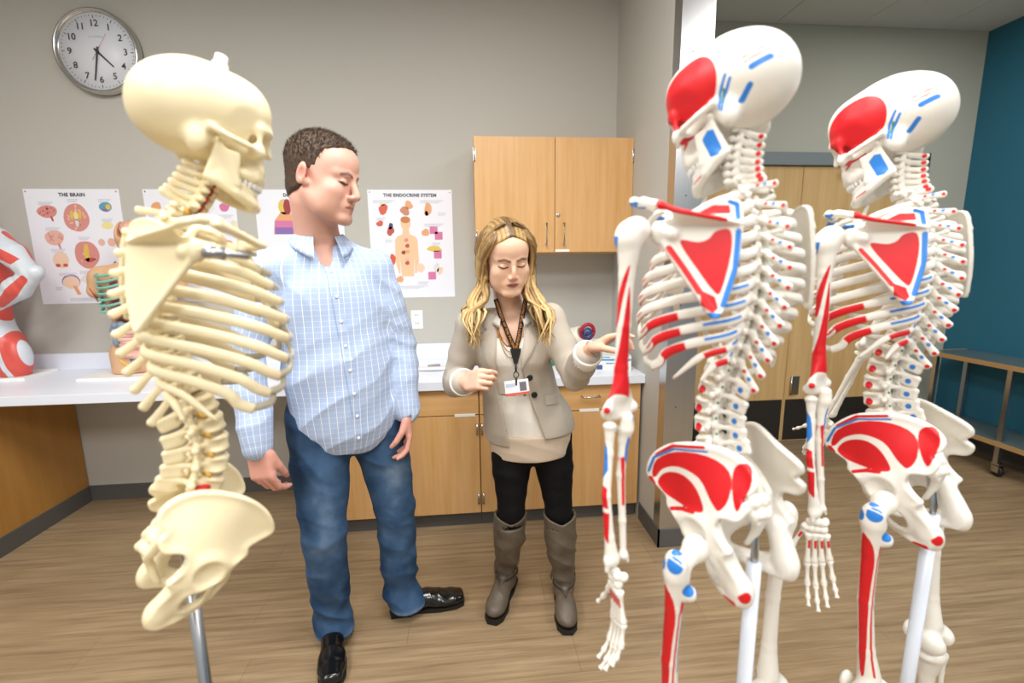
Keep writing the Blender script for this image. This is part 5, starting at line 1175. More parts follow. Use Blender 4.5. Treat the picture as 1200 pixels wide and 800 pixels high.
fade = np.maximum(fade, .28*np.exp(-((V[:, 2]-.05)/.012)**2)); jeans = add(link('jeans', np_mesh('jeans', V, Q, dict(fade=fade-.05), [denim()])), man)
# shoes
m_leather = mat('black_shoe_leather', '0d0d0f', .18, bump=.25, bscale=90, spec=.6); m_sole = mat('black_sole', '16130f', .6)
def shoe(heel, toe, name='shoe'):
    hl = np.array((*heel, 0.)); tv = np.array((*toe, 0.))-hl; L = np.linalg.norm(tv); R_ = np.column_stack([np.cross(unit(tv), (0, 0, 1)), unit(tv), (0, 0, 1)])
    P = lambda x, y, z: hl+R_ @ np.array((x, y*L, z))
    o = [U(ell(P(0, .16, .052), (.036, .055, .046), R_)), U(ell(P(0, .42, .048), (.042, .095, .038), R_), .03), U(ell(P(.002, .74, .036), (.050, .075, .026), R_), .03), U(rbox(P(.0, .90, .030), (.036, .028, .017), .015, R_), .02), U(cap(P(0, .20, .06), P(0, .20, .11), .040), .03)]
    post = lambda p, d: smax(d-.0012*noise_folds(p, tuple(unit(tv)+np.array((0, 0, .3))), 130., 5), .014-p[..., 2], .003)
    V, Q = sdf_mesh(o, .0038, post, pad=.004); sh = add(link(name, np_mesh(name, V, Q, None, [m_leather])), man)
    poly = [(.034, -.01), (.040, .12), (.036, .35), (.049, .66), (.047, .88), (.034, .995), (.0, 1.02), (-.032, .995), (-.046, .88), (-.048, .66), (-.034, .35), (-.040, .12), (-.034, -.01), (0, -.035)]
    mb = MB(); n = len(poly); v = [P(x, y, .004) for x, y in poly]+[P(x, y, .017) for x, y in poly]; mb.add(v, [tuple(range(n))[::-1], tuple(range(n, 2*n))]+[(i, (i+1) % n, (i+1) % n+n, i+n) for i in range(n)])
    hp_ = [(x, y) for x, y in poly if y < .3]; hv = [P(.038, -.01, 0), P(.040, .26, 0), P(-.040, .26, 0), P(-.038, -.01, 0)]; mb.add([q for q in hv]+[q+np.array((0, 0, .008)) for q in hv], [(3, 2, 1, 0), (4, 5, 6, 7), (0, 1, 5, 4), (1, 2, 6, 5), (2, 3, 7, 6), (3, 0, 4, 7)])
    add(mb.build('sole', m_sole), sh); return sh
shoe((-.582, 1.715), (-.512, 1.425)); shoe((-.362, 1.768), (-.062, 1.806))
print('man done')
# ================================================================= the woman
wF = unit((-.02, -1, 0)); wR = np.array((wF[1], -wF[0], 0))
WZ, WX = [0, .74, .88, 1.0, 1.12, 1.27], [.235, .232, .205, .178, .158, .148]
def wW(a, b, z):
    cx = np.interp(z, WZ, WX); cy = np.interp(z, [0, .80, 1.27], [1.77, 1.765, 1.675]); return np.array((cx, cy, z))+wR*a+wF*b
RW = np.column_stack([wR, wF, (0, 0, 1.)])
w_head = np.array((.130, 1.60, 1.480)); w_hR = head_frame((.20, -.98), D(20), D(4)); w_hs = .98
k = dict(Rs=(.004, 1.655, 1.238), Ls=(.300, 1.685, 1.252), Re=(-.062, 1.715, 1.005), Rw=(-.024, 1.515, 1.060), Le=(.374, 1.585, 1.045), Lw=(.381, 1.425, 1.172), Rh=(.155, 1.765, .80), Lh=(.315, 1.775, .80), Rk=(.148, 1.735, .46), Lk=(.345, 1.735, .45), Ra=(.130, 1.850, .09), La=(.374, 1.765, .09))
k = {a: np.array(b, float) for a, b in k.items()}
wnb = wW(0, -.015, 1.285); whb = w_head+w_hR @ np.array((0, -.03, -.07))*w_hs
woman = empty('person', (.23, 1.77, 0)); tag(woman, 'woman with long blonde hair in beige blazer and brown boots reaching to painted skeleton', 'person')
w_rh = hframe((.55, -.70, .25), (.75, .45, -.3)); w_lh = hframe((.62, -.38, .46), (.30, -.25, -.9))
body = [U(chain([wW(0, 0, .80), wW(0, 0, .98), wW(0, 0, 1.15)], [.105, .085, .095]), .03), U(chain([k['Rs'], wW(0, -.01, 1.2), k['Ls']], [.034, .058, .034]), .03), U(chain([wnb+(0, 0, -.08), wnb, whb], [.062, .052, .048]), .02), U(ell(wW(0, .045, 1.20), (.095, .05, .06), RW), .03)]
for s in 'RL':
    body += [U(chain([k[s+'s'], k[s+'e'], k[s+'w']], [.036, .032, .0235]), .01), U(chain([wW(0, 0, .80), k[s+'h'], k[s+'k'], k[s+'a']], [.08, .07, .045, .026]), .02), U(cap(k[s+'a'], k[s+'a']+np.array((0, -.03, -.04)), .018), .02)]
body += xops(head_ops(False), w_hR, w_head, w_hs)
body += hand_ops('R', w_rh, k['Rw']+np.array((.006, -.012, .004)), .92, [(1.1, 1.3, .8), (1.0, 1.3, .8), (.9, 1.2, .7), (.7, 1.0, .5)], (.35, .8), .02)
body += hand_ops('L', w_lh, k['Lw']+np.array((.002, -.008, .010)), .96, [(1.0, 1.1, .6), (.9, 1.0, .6), (.6, .7, .4), (.25, .35, .2)], (.5, .6), .03)
V, Q = sdf_mesh(body, .0036); at = head_attrs(V, w_hR, w_head, w_hs, False); nh = np.minimum(np.linalg.norm(V-k['Rw'], axis=1), np.linalg.norm(V-k['Lw'], axis=1)); at['blush'] = np.maximum(at['blush'], np.where(nh < .2, .25, 0))
add(link('body', np_mesh('body', V, Q, at, [m_skin_w])), woman)
# ---- blouse, camisole hem, leggings
bl_ops = [U(ell(wW(0, .012, 1.14), (.128, .100, .15), RW)), U(ell(wW(0, .0, .98), (.118, .094, .18), RW), .05), U(ell(wW(0, .0, .80), (.146, .115, .15), RW), .06), U(chain([k['Rs']+(.01, 0, .0), wW(0, -.01, 1.225), k['Ls']+(-.01, 0, 0)], [.034, .056, .034]), .03)]
for s in (1, -1): bl_ops.append(U(ell(wW(s*.055, .072, 1.135), (.048, .042, .05), RW), .035))
bl_ops += [S(chain([wnb+(0, 0, .10), wnb+(0, 0, -.005)], [.060, .056]), .006), S(ell(wW(.0, .085, 1.245), (.034, .07, .085), RW), .01)]
def bl_post(p, d):
    z = p[..., 2]; q = (p-np.array(wW(0, 0, 1.0), F)) @ RW.astype(F); fo = .0020*noise_folds(p, (1., .1, .25), 70., 81)*np.exp(-((z-.88)/.12)**2)+.0012*noise_folds(p, (.4, .2, 1.), 60., 83)
    return smax(d-fo, .752+.012*np.sin(q[..., 0]*22+1.)-z, .004)
m_blouse = mat('white_blouse', 'efebe2', .7, bump=.08, bscale=300); m_cami = mat('taupe_camisole', 'cdbba6', .8)
V, Q = sdf_mesh(bl_ops, .0042, bl_post, pad=.008); blouse = add(link('blouse', np_mesh('blouse', V, Q, None, [m_blouse])), woman)
cm = [U(ell(wW(-.006, .0, .79), (.172, .128, .15), RW)), U(ell(wW(0, .0, .70), (.156, .118, .10), RW), .04)]
V, Q = sdf_mesh(cm, .0045, lambda p, d: smax(smax(d-.001*noise_folds(p, (.3, .1, 1.), 120., 91), .695-p[..., 2], .004), p[..., 2]-.80, .004), pad=.004); add(link('camisole', np_mesh('camisole', V, Q, None, [m_cami])), woman)
lg = [U(ell(wW(0, 0, .76), (.142, .108, .12), RW))]
for s in 'RL': lg.append(U(chain([k[s+'h']+(0, 0, -.02), k[s+'h']*.5+k[s+'k']*.5, k[s+'k'], k[s+'k']*.6+k[s+'a']*.4], [.090, .077, .055, .048], .01), .02))
V, Q = sdf_mesh(lg, .005, lambda p, d: d-.0012*noise_folds(p, (.2, .2, 1.), 90., 95)); add(link('leggings', np_mesh('leggings', V, Q, None, [mat('black_leggings', '0c0c0e', .75, spec=.2)])), woman)
collar(wnb+np.array((0, -.004, -.024)), RW @ rotx(.16), .058, .058, .030, .030, .030, 'blouse_collar', m_blouse, blouse, False, .5)
# ---- blazer
bz_ops = [U(ell(wW(0, .008, 1.14), (.142, .112, .16), RW)), U(ell(wW(0, .0, .97), (.148, .114, .19), RW), .05), U(ell(wW(-.01, .0, .81), (.184, .138, .17), RW), .06), U(chain([k['Rs']+(0, 0, .004), wW(.04, -.015, 1.235), wW(-.04, -.015, 1.235), k['Ls']+(0, 0, .004)], [.047, .060, .060, .047]), .035)]
for s in (1, -1): bz_ops.append(U(ell(wW(s*.058, .074, 1.13), (.052, .044, .055), RW), .04))
for s in 'RL':
    d_ = unit(k[s+'w']-k[s+'e']); bz_ops.append(U(chain([k[s+'s']+(0, 0, -.005), (k[s+'s']+k[s+'e'])/2, k[s+'e'], k[s+'e']+d_*.09, k[s+'w']-d_*.035], [.056, .054, .052, .050, .048], .01), .025))
bz_ops += [S(chain([wnb+(0, -.01, .12), wnb+(0, 0, -.02)], [.066, .060]), .006)]
def open_edges(z):
    """lateral extent of the open front; + is her right"""
    r = np.interp(z, [.70, .80, 1.0, 1.10, 1.20, 1.30], [.088, .086, .080, .074, .060, .046]); l = np.interp(z, [.70, .80, .92, 1.02, 1.085, 1.12, 1.2, 1.30], [-.072, -.052, -.034, -.022, -.018, -.022, -.040, -.050]); return l, r
def bz_post(p, d):
    z = p[..., 2]; c = np.stack([np.interp(z, WZ, WX), np.interp(z, [0, .80, 1.27], [1.77, 1.765, 1.675])], -1); q0 = p[..., :2]-c; a = q0 @ wR[:2]; b = q0 @ wF[:2]
    el = np.minimum(*[np.linalg.norm(p-k[s+'e'].astype(F), axis=-1) for s in 'RL'])
    fo = .0038*noise_folds(p, (.3, .5, .8), 75., 101)*np.exp(-(el/.10)**2)+.0022*noise_folds(p, (.8, .1, .5), 50., 103)*np.exp(-((z-.95)/.15)**2)+.0008*noise_folds(p, (.2, .2, 1.), 60., 107)
    l, r = open_edges(z); cut = np.minimum(np.minimum(a-l, r-a), b+.0)          # >0 inside the opening
    isarm = np.minimum(*[np.linalg.norm(p-(k[s+'e']*.5+k[s+'w']*.5).astype(F), axis=-1) for s in 'RL']) < .13
    hem = .792-.035*(a > 0)
    d2 = smax(smax(d-fo, cut.astype(F), .004), (hem-z).astype(F), .005)
    return np.where(isarm & (np.abs(a) > .11) | isarm & (b > .15), d-fo, d2)
m_blz = mat('beige_blazer', 'bcb2a4', .8, var=.03, scale=200, bump=.12, bscale=700)
V, Q = sdf_mesh(bz_ops, .0045, bz_post, pad=.010); blazer = add(link('blazer', np_mesh('blazer', V, Q, None, [m_blz])), woman)
bz_fn = lambda p: eval_ops(bz_ops, p); bl_fn = lambda p: eval_ops(bl_ops, p, bl_post)
# lapels
m_lap = mat('blazer_lapel', 'c3b9ab', .8, bump=.12, bscale=700)
for sg in (1, -1):
    zs = np.linspace(1.278, 1.085 if sg < 0 else 1.05, 22); v = []; f = []
    for i, z in enumerate(zs):
        l, r = open_edges(z); e = (r if sg > 0 else -l); t = i/21; wd = np.interp(t, [0, .22, .235, .30, .45, .75, 1], [.042, .054, .034, .058, .056, .036, .006])
        HS = surf_hits(bz_fn, [wW(sg*(e-.002+wd*s_), .30, z) for s_ in (0, .33, .66, 1)], [-wF]*4)
        for P_, s_ in zip(HS, (0, .33, .66, 1)):
            off = .0035+.004*math.sin(PI*min(1, s_*.9+.1))
            v += [P_+wF*off, P_+wF*(off-.0035)]
    for i in range(21):
        for c in range(3):
            a0 = (i*4+c)*2; b0 = ((i+1)*4+c)*2; f += [(a0, a0+2, b0+2, b0), (a0+1, b0+1, b0+3, a0+3)]
        for c in (0, 3): a0 = (i*4+c)*2; b0 = ((i+1)*4+c)*2; f.append((a0, b0, b0+1, a0+1))
    me = pydata('lapel', v, f, True); bm = bmesh.new(); bm.from_mesh(me); bmesh.ops.recalc_face_normals(bm, faces=bm.faces[:]); bm.to_mesh(me); bm.free(); add(link('lapel', me, None, m_lap), blazer)
for z, a in ((1.045, -.042), (.975, -.048)):
    P_ = surf_hit(bz_fn, wW(a, .3, z), -wF); add(MB().lathe([(.0115, 0), (.0115, .003), (.008, .0045), (.004, .004)], 16, R=frame_from(wF, (0, 0, 1)), t=P_+wF*.001).build('button', m_black), blazer)
for sg in (-1,):
    v = []; f = []
    for i, a in enumerate(np.linspace(-.085, -.150, 8)):
        for z in (.965-.10*(-.085-a), .93-.10*(-.085-a)):
            P_ = surf_hit(bz_fn, wW(a, .28, z), -wF); v += [P_+wF*.005, P_+wF*.001]
    for i in range(7): a0 = i*4; f += [(a0, a0+2, a0+6, a0+4), (a0+1, a0+5, a0+7, a0+3), (a0+2, a0+3, a0+7, a0+6), (a0, a0+4, a0+5, a0+1)]
    add(link('pocket_flap', pydata('pocket_flap', v, f), None, m_lap), blazer)
for s in 'RL':          # turned-back white cuffs
    d_ = unit(k[s+'w']-k[s+'e']); Rc = frame_from(d_, (1, 0, .2)); L_c = .052 if s == 'L' else .030
    add(MB().lathe([(.044, -.035-L_c), (.0475, -.030-L_c), (.0485, -.018), (.0465, -.012), (.040, -.013), (.036, -.04)], 28, R=Rc, t=k[s+'w']).build('cuff', m_blouse if s == 'L' else m_blouse), blazer)
# ---- boots
m_boot = mat('brown_boot_leather', '5f5447', .5, var=.28, scale=26, bump=.5, bscale=70); m_strap = mat('boot_strap', '4c4136', .5)
def boot(s, toe):
    a_ = k[s+'a']; kn = k[s+'k']; tp = a_+(kn-a_)*.87; tv = unit(np.array((*toe, 0))-np.array((a_[0], a_[1], 0))); R_ = np.column_stack([np.cross(tv, (0, 0, 1)), tv, (0, 0, 1)]); hl = np.array((a_[0], a_[1], 0))-tv*.055
    P = lambda x, y, z: hl+R_ @ np.array((x, y, z)); L = np.linalg.norm(np.array((*toe, 0))-hl)
    o = [U(chain([tp+(0, 0, .03), tp*.7+a_*.3, tp*.4+a_*.6, a_+(0, 0, .05), P(0, .055, .075)], [.069, .068, .057, .049, .048], .01)), U(ell(P(0, .045, .055), (.038, .058, .055), R_), .02), U(ell(P(0, .14, .058), (.040, .07, .04), R_), .03), U(ell(P(0, L-.055, .044), (.046, .062, .033), R_), .03)]
    top = tp[2]+.005
    def post(p, d):
        q = (p-hl.astype(F)) @ R_.astype(F); z = p[..., 2]; fo = .0045*noise_folds(p, (.5, .3, .9), 85., 111)*np.exp(-((z-.22)/.13)**2)+.0016*noise_folds(p, (.3, .3, .8), 60., 113)
        rim = z-(top+.022*np.abs(np.sin(1.*np.arctan2(p[..., 0]-tp[0], p[..., 1]-tp[1]))))
        inner = np.sqrt((p[..., 0]-tp[0])**2+(p[..., 1]-tp[1])**2)-.058
        d2 = smax(smax(d-fo, rim, .003), .016-z, .003); return np.where(z > top-.03, smax(d2, -np.maximum(inner, (top-.03-z)), .002), d2)
    V, Q = sdf_mesh(o, .0042, post, pad=.006); b_ = add(link('boot', np_mesh('boot', V, Q, None, [m_boot])), woman)
    poly = [(.034, -.02), (.040, .06), (.036, .12), (.047, L-.08), (.040, L-.02), (.02, L+.008), (-.02, L+.008), (-.040, L-.02), (-.047, L-.08), (-.036, .12), (-.040, .06), (-.034, -.02), (0, -.04)]; n = len(poly)
    mb = MB(); v = [P(x, y, .004) for x, y in poly]+[P(x, y, .019) for x, y in poly]; mb.add(v, [tuple(range(n))[::-1], tuple(range(n, 2*n))]+[(i, (i+1) % n, (i+1) % n+n, i+n) for i in range(n)])
    hv = [P(.036, -.02, 0), P(.039, .065, 0), P(-.039, .065, 0), P(-.036, -.02, 0)]; mb.add(hv+[q+np.array((0, 0, .012)) for q in hv], [(3, 2, 1, 0), (4, 5, 6, 7), (0, 1, 5, 4), (1, 2, 6, 5), (2, 3, 7, 6), (3, 0, 4, 7)]); add(mb.build('sole', m_sole), b_)
    bf = lambda p: eval_ops(o, p)
    for zc, fw, nm in ((.115, .012, 'ankle_strap'),):
        v = []; f = []; n = 28; DR = [R_ @ np.array((math.cos(2*PI*i/n), math.sin(2*PI*i/n), 0)) for i in range(n)]; SH_ = surf_hits(bf, [P(0, .058, zc-.018*math.sin(2*PI*i/n))+DR[i]*.2 for i in range(n)], [-q for q in DR])
        for i in range(n):
            an = 2*PI*i/n; dr = R_ @ np.array((math.cos(an), math.sin(an), 0)); h_ = SH_[i]
            for zz in (-.009, .009): v.append(h_+dr*.0035+np.array((0, 0, zz)))
        for i in range(n): i2 = (i+1) % n; f.append((i*2, i2*2, i2*2+1, i*2+1))
        me = pydata(nm, v, f, True); st = add(link(nm, me, None, m_strap), b_); so = st.modifiers.new('thick', 'SOLIDIFY'); so.thickness = .003
        sdx = 1 if s == 'R' else -1; c = P(0, .058, zc); dr = R_ @ np.array((-sdx*1., .25, 0)); h_ = surf_hit(bf, c+unit(dr)*.2, -dr); t_ = np.cross(unit(dr), (0, 0, 1)); fr_ = [h_+unit(dr)*.006+t_*x+np.array((0, 0, z_)) for x, z_ in ((-.013, -.013), (.013, -.013), (.013, .013), (-.013, .013), (-.013, -.013))]
        add(MB().tube(fr_, .0022, 6, up=tuple(dr)).build('buckle', mat('brass_buckle', '8a7a5e', .35, metal=1)), b_)
    # pull tab at the rim
    for sd in (1, -1): add(MB().tube([tp+wR*sd*.064+(0, 0, .0), tp+wR*sd*.066+(0, 0, .032)], .007, 6, flat=(1, .35)).build('pull_tab', m_strap), b_)
boot('R', (.058, 1.66)); boot('L', (.352, 1.575))
# ---- hair: cap plus long wavy locks
def hair_mat():
    m, nt, b = nmat('blonde_hair'); b.inputs['Roughness'].default_value = .42
    a = nt.nodes.new('ShaderNodeAttribute'); a.attribute_name = 'tint'; cr = nt.nodes.new('ShaderNodeValToRGB'); e = cr.color_ramp.elements
    e[0].position = 0; e[0].color = (*rgb('4a3826'), 1); e[1].position = 1; e[1].color = (*rgb('e6cf9c'), 1); q = e.new(.35); q.color = (*rgb('8a6c42'), 1); q = e.new(.65); q.color = (*rgb('bf9d62'), 1)
    tc = nt.nodes.new('ShaderNodeTexCoord'); mp = nt.nodes.new('ShaderNodeMapping'); mp.inputs['Scale'].default_value = (260, 260, 18); nt.links.new(tc.outputs['Object'], mp.inputs[0]); n = nt.nodes.new('ShaderNodeTexNoise'); n.inputs['Scale'].default_value = 1; nt.links.new(mp.outputs[0], n.inputs['Vector'])
    ad = nt.nodes.new('ShaderNodeMath'); ad.operation = 'MULTIPLY_ADD'; ad.inputs[1].default_value = .5; nt.links.new(n.outputs[0], ad.inputs[0]); nt.links.new(a.outputs['Fac'], ad.inputs[2]); sb = nt.nodes.new('ShaderNodeMath'); sb.operation = 'SUBTRACT'; sb.inputs[1].default_value = .25; nt.links.new(ad.outputs[0], sb.inputs[0])
    nt.links.new(sb.outputs[0], cr.inputs[0]); nt.links.new(cr.outputs[0], b.inputs['Base Color']); return m
m_hair_w = hair_mat()
def w_hair_post(p, d):
    q = ((p-w_head) @ w_hR.astype(F))/w_hs; x, y, z = q[..., 0], q[..., 1], q[..., 2]
    yh = np.interp(z, [-.1, .0, .05, .080, .10, .13], [-.02, .012, .044, .078, .095, .11]).astype(F)+np.abs(x)*.40-.012; return smax(d-.0012*wob(q*np.array((1, .25, .4), F), 7, 500., .5), (y-yh)*w_hs, .006)
ho = xops([U(ell((0, .044, .052), (.064, .050, .052))), U(ell((0, -.018, .038), (.083, .104, .092)), .02), U(ell((0, -.03, -.04), (.080, .078, .09)), .03)], w_hR, w_head, w_hs)
V, Q = sdf_mesh(ho, .0036, w_hair_post, pad=.004); zz = ((V-w_head) @ w_hR)/w_hs
hair = add(link('hair', np_mesh('hair', V, Q, dict(tint=np.clip(.62-.4*np.exp(-(zz[:, 0]/.012)**2)-.25*np.clip((zz[:, 2]-.07)/.05, 0, 1)+.13*np.sin(zz[:, 0]*420+3*np.sin(zz[:, 1]*30)), .05, 1)), [m_hair_w])), woman)
rs = np.random.RandomState(4); HV, HF, HT = [], [], []
def lock(pts, r0, tint, seg=6):
    C = spline(pts, 16); n = len(C); mbx = MB().tube(C, [r0*np.interp(i/(n-1), [0, .15, .7, 1], [.6, 1, .95, .12]) for i in range(n)], seg, cap=False, flat=(1.25, .7)); o = len(HV)
    HV.extend(mbx.v); HF.extend([tuple(i+o for i in q) for q in mbx.f]); HT.extend(list(np.clip(np.repeat([tint*np.interp(i/(n-1), [0, .25, 1], [.30, .85, 1.15]) for i in range(n)], seg), 0, 1)))
for s in (1, -1):
    for i in range(58):
        u = rs.rand(); v_ = rs.rand(); back = i > 36
        th = (.05+u*.72) if not back else (-.55+u*1.35)          # angle from +x towards +y (front)
        hx = lambda x, y, z: w_head+w_hR @ np.array((s*x, y, z))*w_hs
        r_out = .084+.008*v_
        root = hx(.006+.02*rs.rand(), .045-.10*u if not back else -.02-.05*u, .124-.012*u)
        a1 = hx(r_out*math.cos(th)*.80+.004, .012+.078*math.sin(th) if not back else -.06*u, .082)
        a2 = hx(r_out*math.cos(th*.55)+.006, .060*math.sin(th) if not back else -.075*u, .005)
        # below the ears hair falls straight down in the world, spreading on the shoulders
        c = w_head+np.array((0, .0, 0)); lat = np.array((-s, 0, 0))*-1*(-1); side = np.array((1 if s < 0 else -1, 0, 0))
        sx = .064+.026*rs.rand(); fy = -.02-.055*rs.rand() if not back else .05*rs.rand()
        b1 = np.array((w_head[0], w_head[1], 0))+side*(sx+.004)+np.array((0, fy*.4, 1.39))
        b2 = np.array((w_head[0], w_head[1], 0))+side*(sx+.012+.02*rs.rand())+np.array((0, fy*.8+.005, 1.330))
        ln = 1.275-.05*rs.rand()
        b3 = np.array((w_head[0], w_head[1], 0))+side*(sx+.028+.035*rs.rand())+np.array((.0, fy*1.3-.01, 1.285))
        b4 = np.array((w_head[0], w_head[1], 0))+side*(sx+.030+.03*rs.rand())+np.array((.0, fy*1.6-.02, ln-.05))
        w1 = .016*math.sin(i*1.7); b2 = b2+side*w1; b3 = b3-side*w1*1.3; b4 = b4+side*w1
        lock([root, a1, a2, b1, b2, b3, b4], .0062+.0032*rs.rand(), .22+.50*rs.rand())
me = pydata('hair_locks', HV, HF, True); me.attributes.new('tint', 'FLOAT', 'POINT').data.foreach_set('value', np.array(HT, F)); tag(add(link('hair_locks', me, None, m_hair_w), hair), kind='stuff')
# ---- lanyard, badge, necklace, bracelet
comb = lambda p: np.minimum(bz_fn(p), bl_fn(p)) if False else bl_fn(p)
m_lan = mat('black_lanyard', '1b1712', .7); m_lan_t = mat('orange_lettering', 'c9803a', .6)
bt = body[:4]; both_fn = lambda p: np.minimum(bl_fn(p), eval_ops(bt, p)); end = wW(-.010, 0, 1.105)
lan = empty('lanyard', (end[0], end[1], 0), 0, None)
for sg, body_t in ((1, 'UNIVERSITY OF THE PACIFIC'), (-1, 'UNIVERSITY OF THE PACIFIC')):
    zs = np.linspace(1.330, 1.150, 26); path = []
    for i, z in enumerate(zs):
        t = i/25; a = sg*(.054*(1-t)**.9)+.004*(t) -.008*t; path.append((wW(a, .30, z), -wF))
    C = surf_hits(both_fn, [q[0] for q in path], [q[1] for q in path], .30)
    # keep the strap taut: never deeper than a straight line from neck to chest
    y_ = C @ wF; n = len(y_); hull = y_.copy()
    for i in range(n):
        hull[i] = max(y_[i], np.interp(i, [0, n-1], [(wnb+wF*.062) @ wF, y_[-1]]))
    C = C+np.outer(hull-y_+.006, wF); v = []; f = []
    W2 = .0085
    for i in range(n):
        t = unit(C[min(i+1, n-1)]-C[max(i-1, 0)]); sd = unit(np.cross(t, wF)); nn = unit(np.cross(sd, t)); nn = nn*np.sign(nn @ wF)
        v += [C[i]-sd*W2+nn*.0008, C[i]+sd*W2+nn*.0008, C[i]+sd*W2-nn*.0008, C[i]-sd*W2-nn*.0008]
    for i in range(n-1):
        for c in range(4): f.append((i*4+c, i*4+(c+1) % 4, (i+1)*4+(c+1) % 4, (i+1)*4+c))
    me = pydata('strap', v, f, True); bm = bmesh.new(); bm.from_mesh(me); bmesh.ops.recalc_face_normals(bm, faces=bm.faces[:]); bm.to_mesh(me); bm.free()
    st = add(link('strap', me, None, m_lan), lan)
    # lettering bent along the strap
    tm = text_mesh(body_t, .0115, .0003, 'LEFT', 1.05); co = np.array([q.co[:] for q in tm.vertices]); S_ = np.concatenate([[0], np.cumsum(np.linalg.norm(np.diff(C, axis=0), axis=1))])
    sx = co[:, 0]-co[:, 0].min(); sx = sx/sx.max()*(S_[-1]*.93)+S_[-1]*.03; out = []
    for (xx, yy, _), s_ in zip(co, sx):
        s2 = s_ if sg > 0 else S_[-1]-s_; P_ = np.array([np.interp(s2, S_, C[:, c]) for c in range(3)]); i = min(n-2, max(0, int(np.searchsorted(S_, s2))-1)); t = unit(C[i+1]-C[i])*(1 if sg > 0 else -1); up = np.cross(wF, t); up = unit(up); out.append(P_+up*yy+wF*.0016)
    tm.vertices.foreach_set('co', np.array(out, F).ravel()); tm.materials.append(m_lan_t); add(link('lettering', tm), st); last = C[-1]
jn = last+wF*.003
add(MB().prism([(-.020, .02), (.020, .02), (.006, -.035), (-.006, -.035)], -.0015, .0015).build('strap_join', m_lan, None), lan); o = bpy.data.objects[-1] if False else None
for ob in bpy.data.objects:
    if ob.name.startswith('strap_join'): ob.parent = lan; ob.matrix_parent_inverse = Matrix.Identity(4); ob.location = (jn[0]-end[0], jn[1]-end[1], jn[2]-.012)
q0 = jn+np.array((0, 0, -.045)); add(MB().tube([q0, q0+np.array((0, -.004, -.03))], .0035, 8).tube([q0+np.array((.009*math.cos(t), -.006, -.040+.011*math.sin(t))) for t in np.linspace(0, 2*PI, 17)], .0018, 6).tube([q0+np.array((0, -.006, -.05)), q0+np.array((0, -.007, -.078))], .0042, 8).build('clip', m_black), lan)
tag(lan, 'black lanyard with orange lettering around the woman\'s neck', 'lanyard')
bd = empty('id_badge', tuple(q0+np.array((.002, -.010, -.085)))); bd.rotation_euler = (D(-6), D(-6), D(-2))
MB().box((-.043, -.0008, -.027), (.043, .0008, .027), b=.0006).build('card', mat('badge_card', 'e6e8ee', .3), bd); MB().box((-.043, -.0012, -.027), (.043, -.0008, -.018)).build('red_band', mat('badge_red', 'd0604e', .4), bd)
MB().box((.010, -.0013, -.014), (.034, -.0008, .018)).build('photo', mat('badge_photo', '6f6a72', .5), bd); MB().box((-.038, -.0013, .004), (-.006, -.0008, .016)).build('print', mat('badge_print', 'b9c4dc', .5), bd); tag(bd, 'white photo id badge with red band hanging from the lanyard', 'badge')
nk_ = empty('necklace', tuple(wW(0, .09, 1.15)))
for dz, r_, mm in ((.0, .0022, mat('orange_bead', 'a8622e', .4)), (.018, .0013, mat('gold_chain', 'c9a04e', .3, metal=1)), (.040, .0013, mat('gold_chain', 'c9a04e', .3))):
    pts = []
    TT = np.linspace(-1, 1, 31); ZZ = 1.275-(1-TT*TT)*(.11+dz); AA = .050*np.abs(TT)**.8*np.sign(TT)+.012; HH = surf_hits(both_fn, [wW(a, .3, z) for a, z in zip(AA, ZZ)], [-wF]*31, .31)
    for h_, z in zip(HH, ZZ):
        h_ = h_+wF*max(0, (wnb+wF*.056) @ wF-h_ @ wF)*(1 if z > 1.2 else 0); pts.append(h_+wF*.003)
    o = MB().tube(pts, r_, 6).build('strand', mm); o.parent = nk_; o.matrix_parent_inverse = Matrix.Translation(-nk_.location)
tag(nk_, 'layered orange and gold necklace under the woman\'s lanyard', 'necklace')
d_ = unit(k['Lw']-k['Le']); Rc = frame_from(unit(w_lh @ np.array((0, 0, -1.))), (1, 0, .2)); wc_ = k['Lw']+w_lh @ np.array((0, 0, -.012))
o = MB().tube([wc_+Rc @ np.array((.031*math.cos(t), .026*math.sin(t), 0)) for t in np.linspace(0, 2*PI, 29)], .0016, 6).build('bracelet', m_chrome); tag(o, 'thin silver bracelet on the woman\'s raised wrist', 'bracelet')
print('woman done')
# ------------------------------------------------------------------ wall clock (about 4:32)
ck = empty('wall_clock', (-1.981, WY, 2.621)); RX = rotx(PI/2)
m_face = mat('clock_face', 'e9ecf4', .35); m_ink = mat('dark_ink', '3a3d45', .5)
MB().lathe([(.17, 0), (.215, .002), (.217, .02), (.216, .045), (.210, .053), (.203, .053), (.198, .046), (.194, .030), (.05, .0295)], 64, R=RX).build('rim', m_chrome, ck)
MB().lathe([(.05, .029), (.194, .031), (.194, .0315), (.01, .0318)], 48, R=RX).build('face', m_face, ck)
for h in range(1, 13):
    a = PI/2-h*PI/6; r = .142
    put_text(str(h), .046, (r*math.cos(a), -.0326, r*math.sin(a)), (PI/2, 0, 0), m_ink, ck, .0009, 'numeral')
tk = MB()
for q in range(60):
    a = q*PI/30; L = .016 if q % 5 == 0 else .005; w_ = .0017; c, s = math.cos(a), math.sin(a); r0, r1 = .183-L, .183
    tk.add([(r0*c-w_*s, -.0326, r0*s+w_*c), (r0*c+w_*s, -.0326, r0*s-w_*c), (r1*c+w_*s, -.0326, r1*s-w_*c), (r1*c-w_*s, -.0326, r1*s+w_*c)], [(0, 1, 2, 3)])
tag(tk.build('minute_marks', m_ink, ck), kind='stuff')
put_text('LA CROSSE', .014, (0, -.0326, .075), (PI/2, 0, 0), mat('pale_green_print', 'a9c0b4', .5), ck)
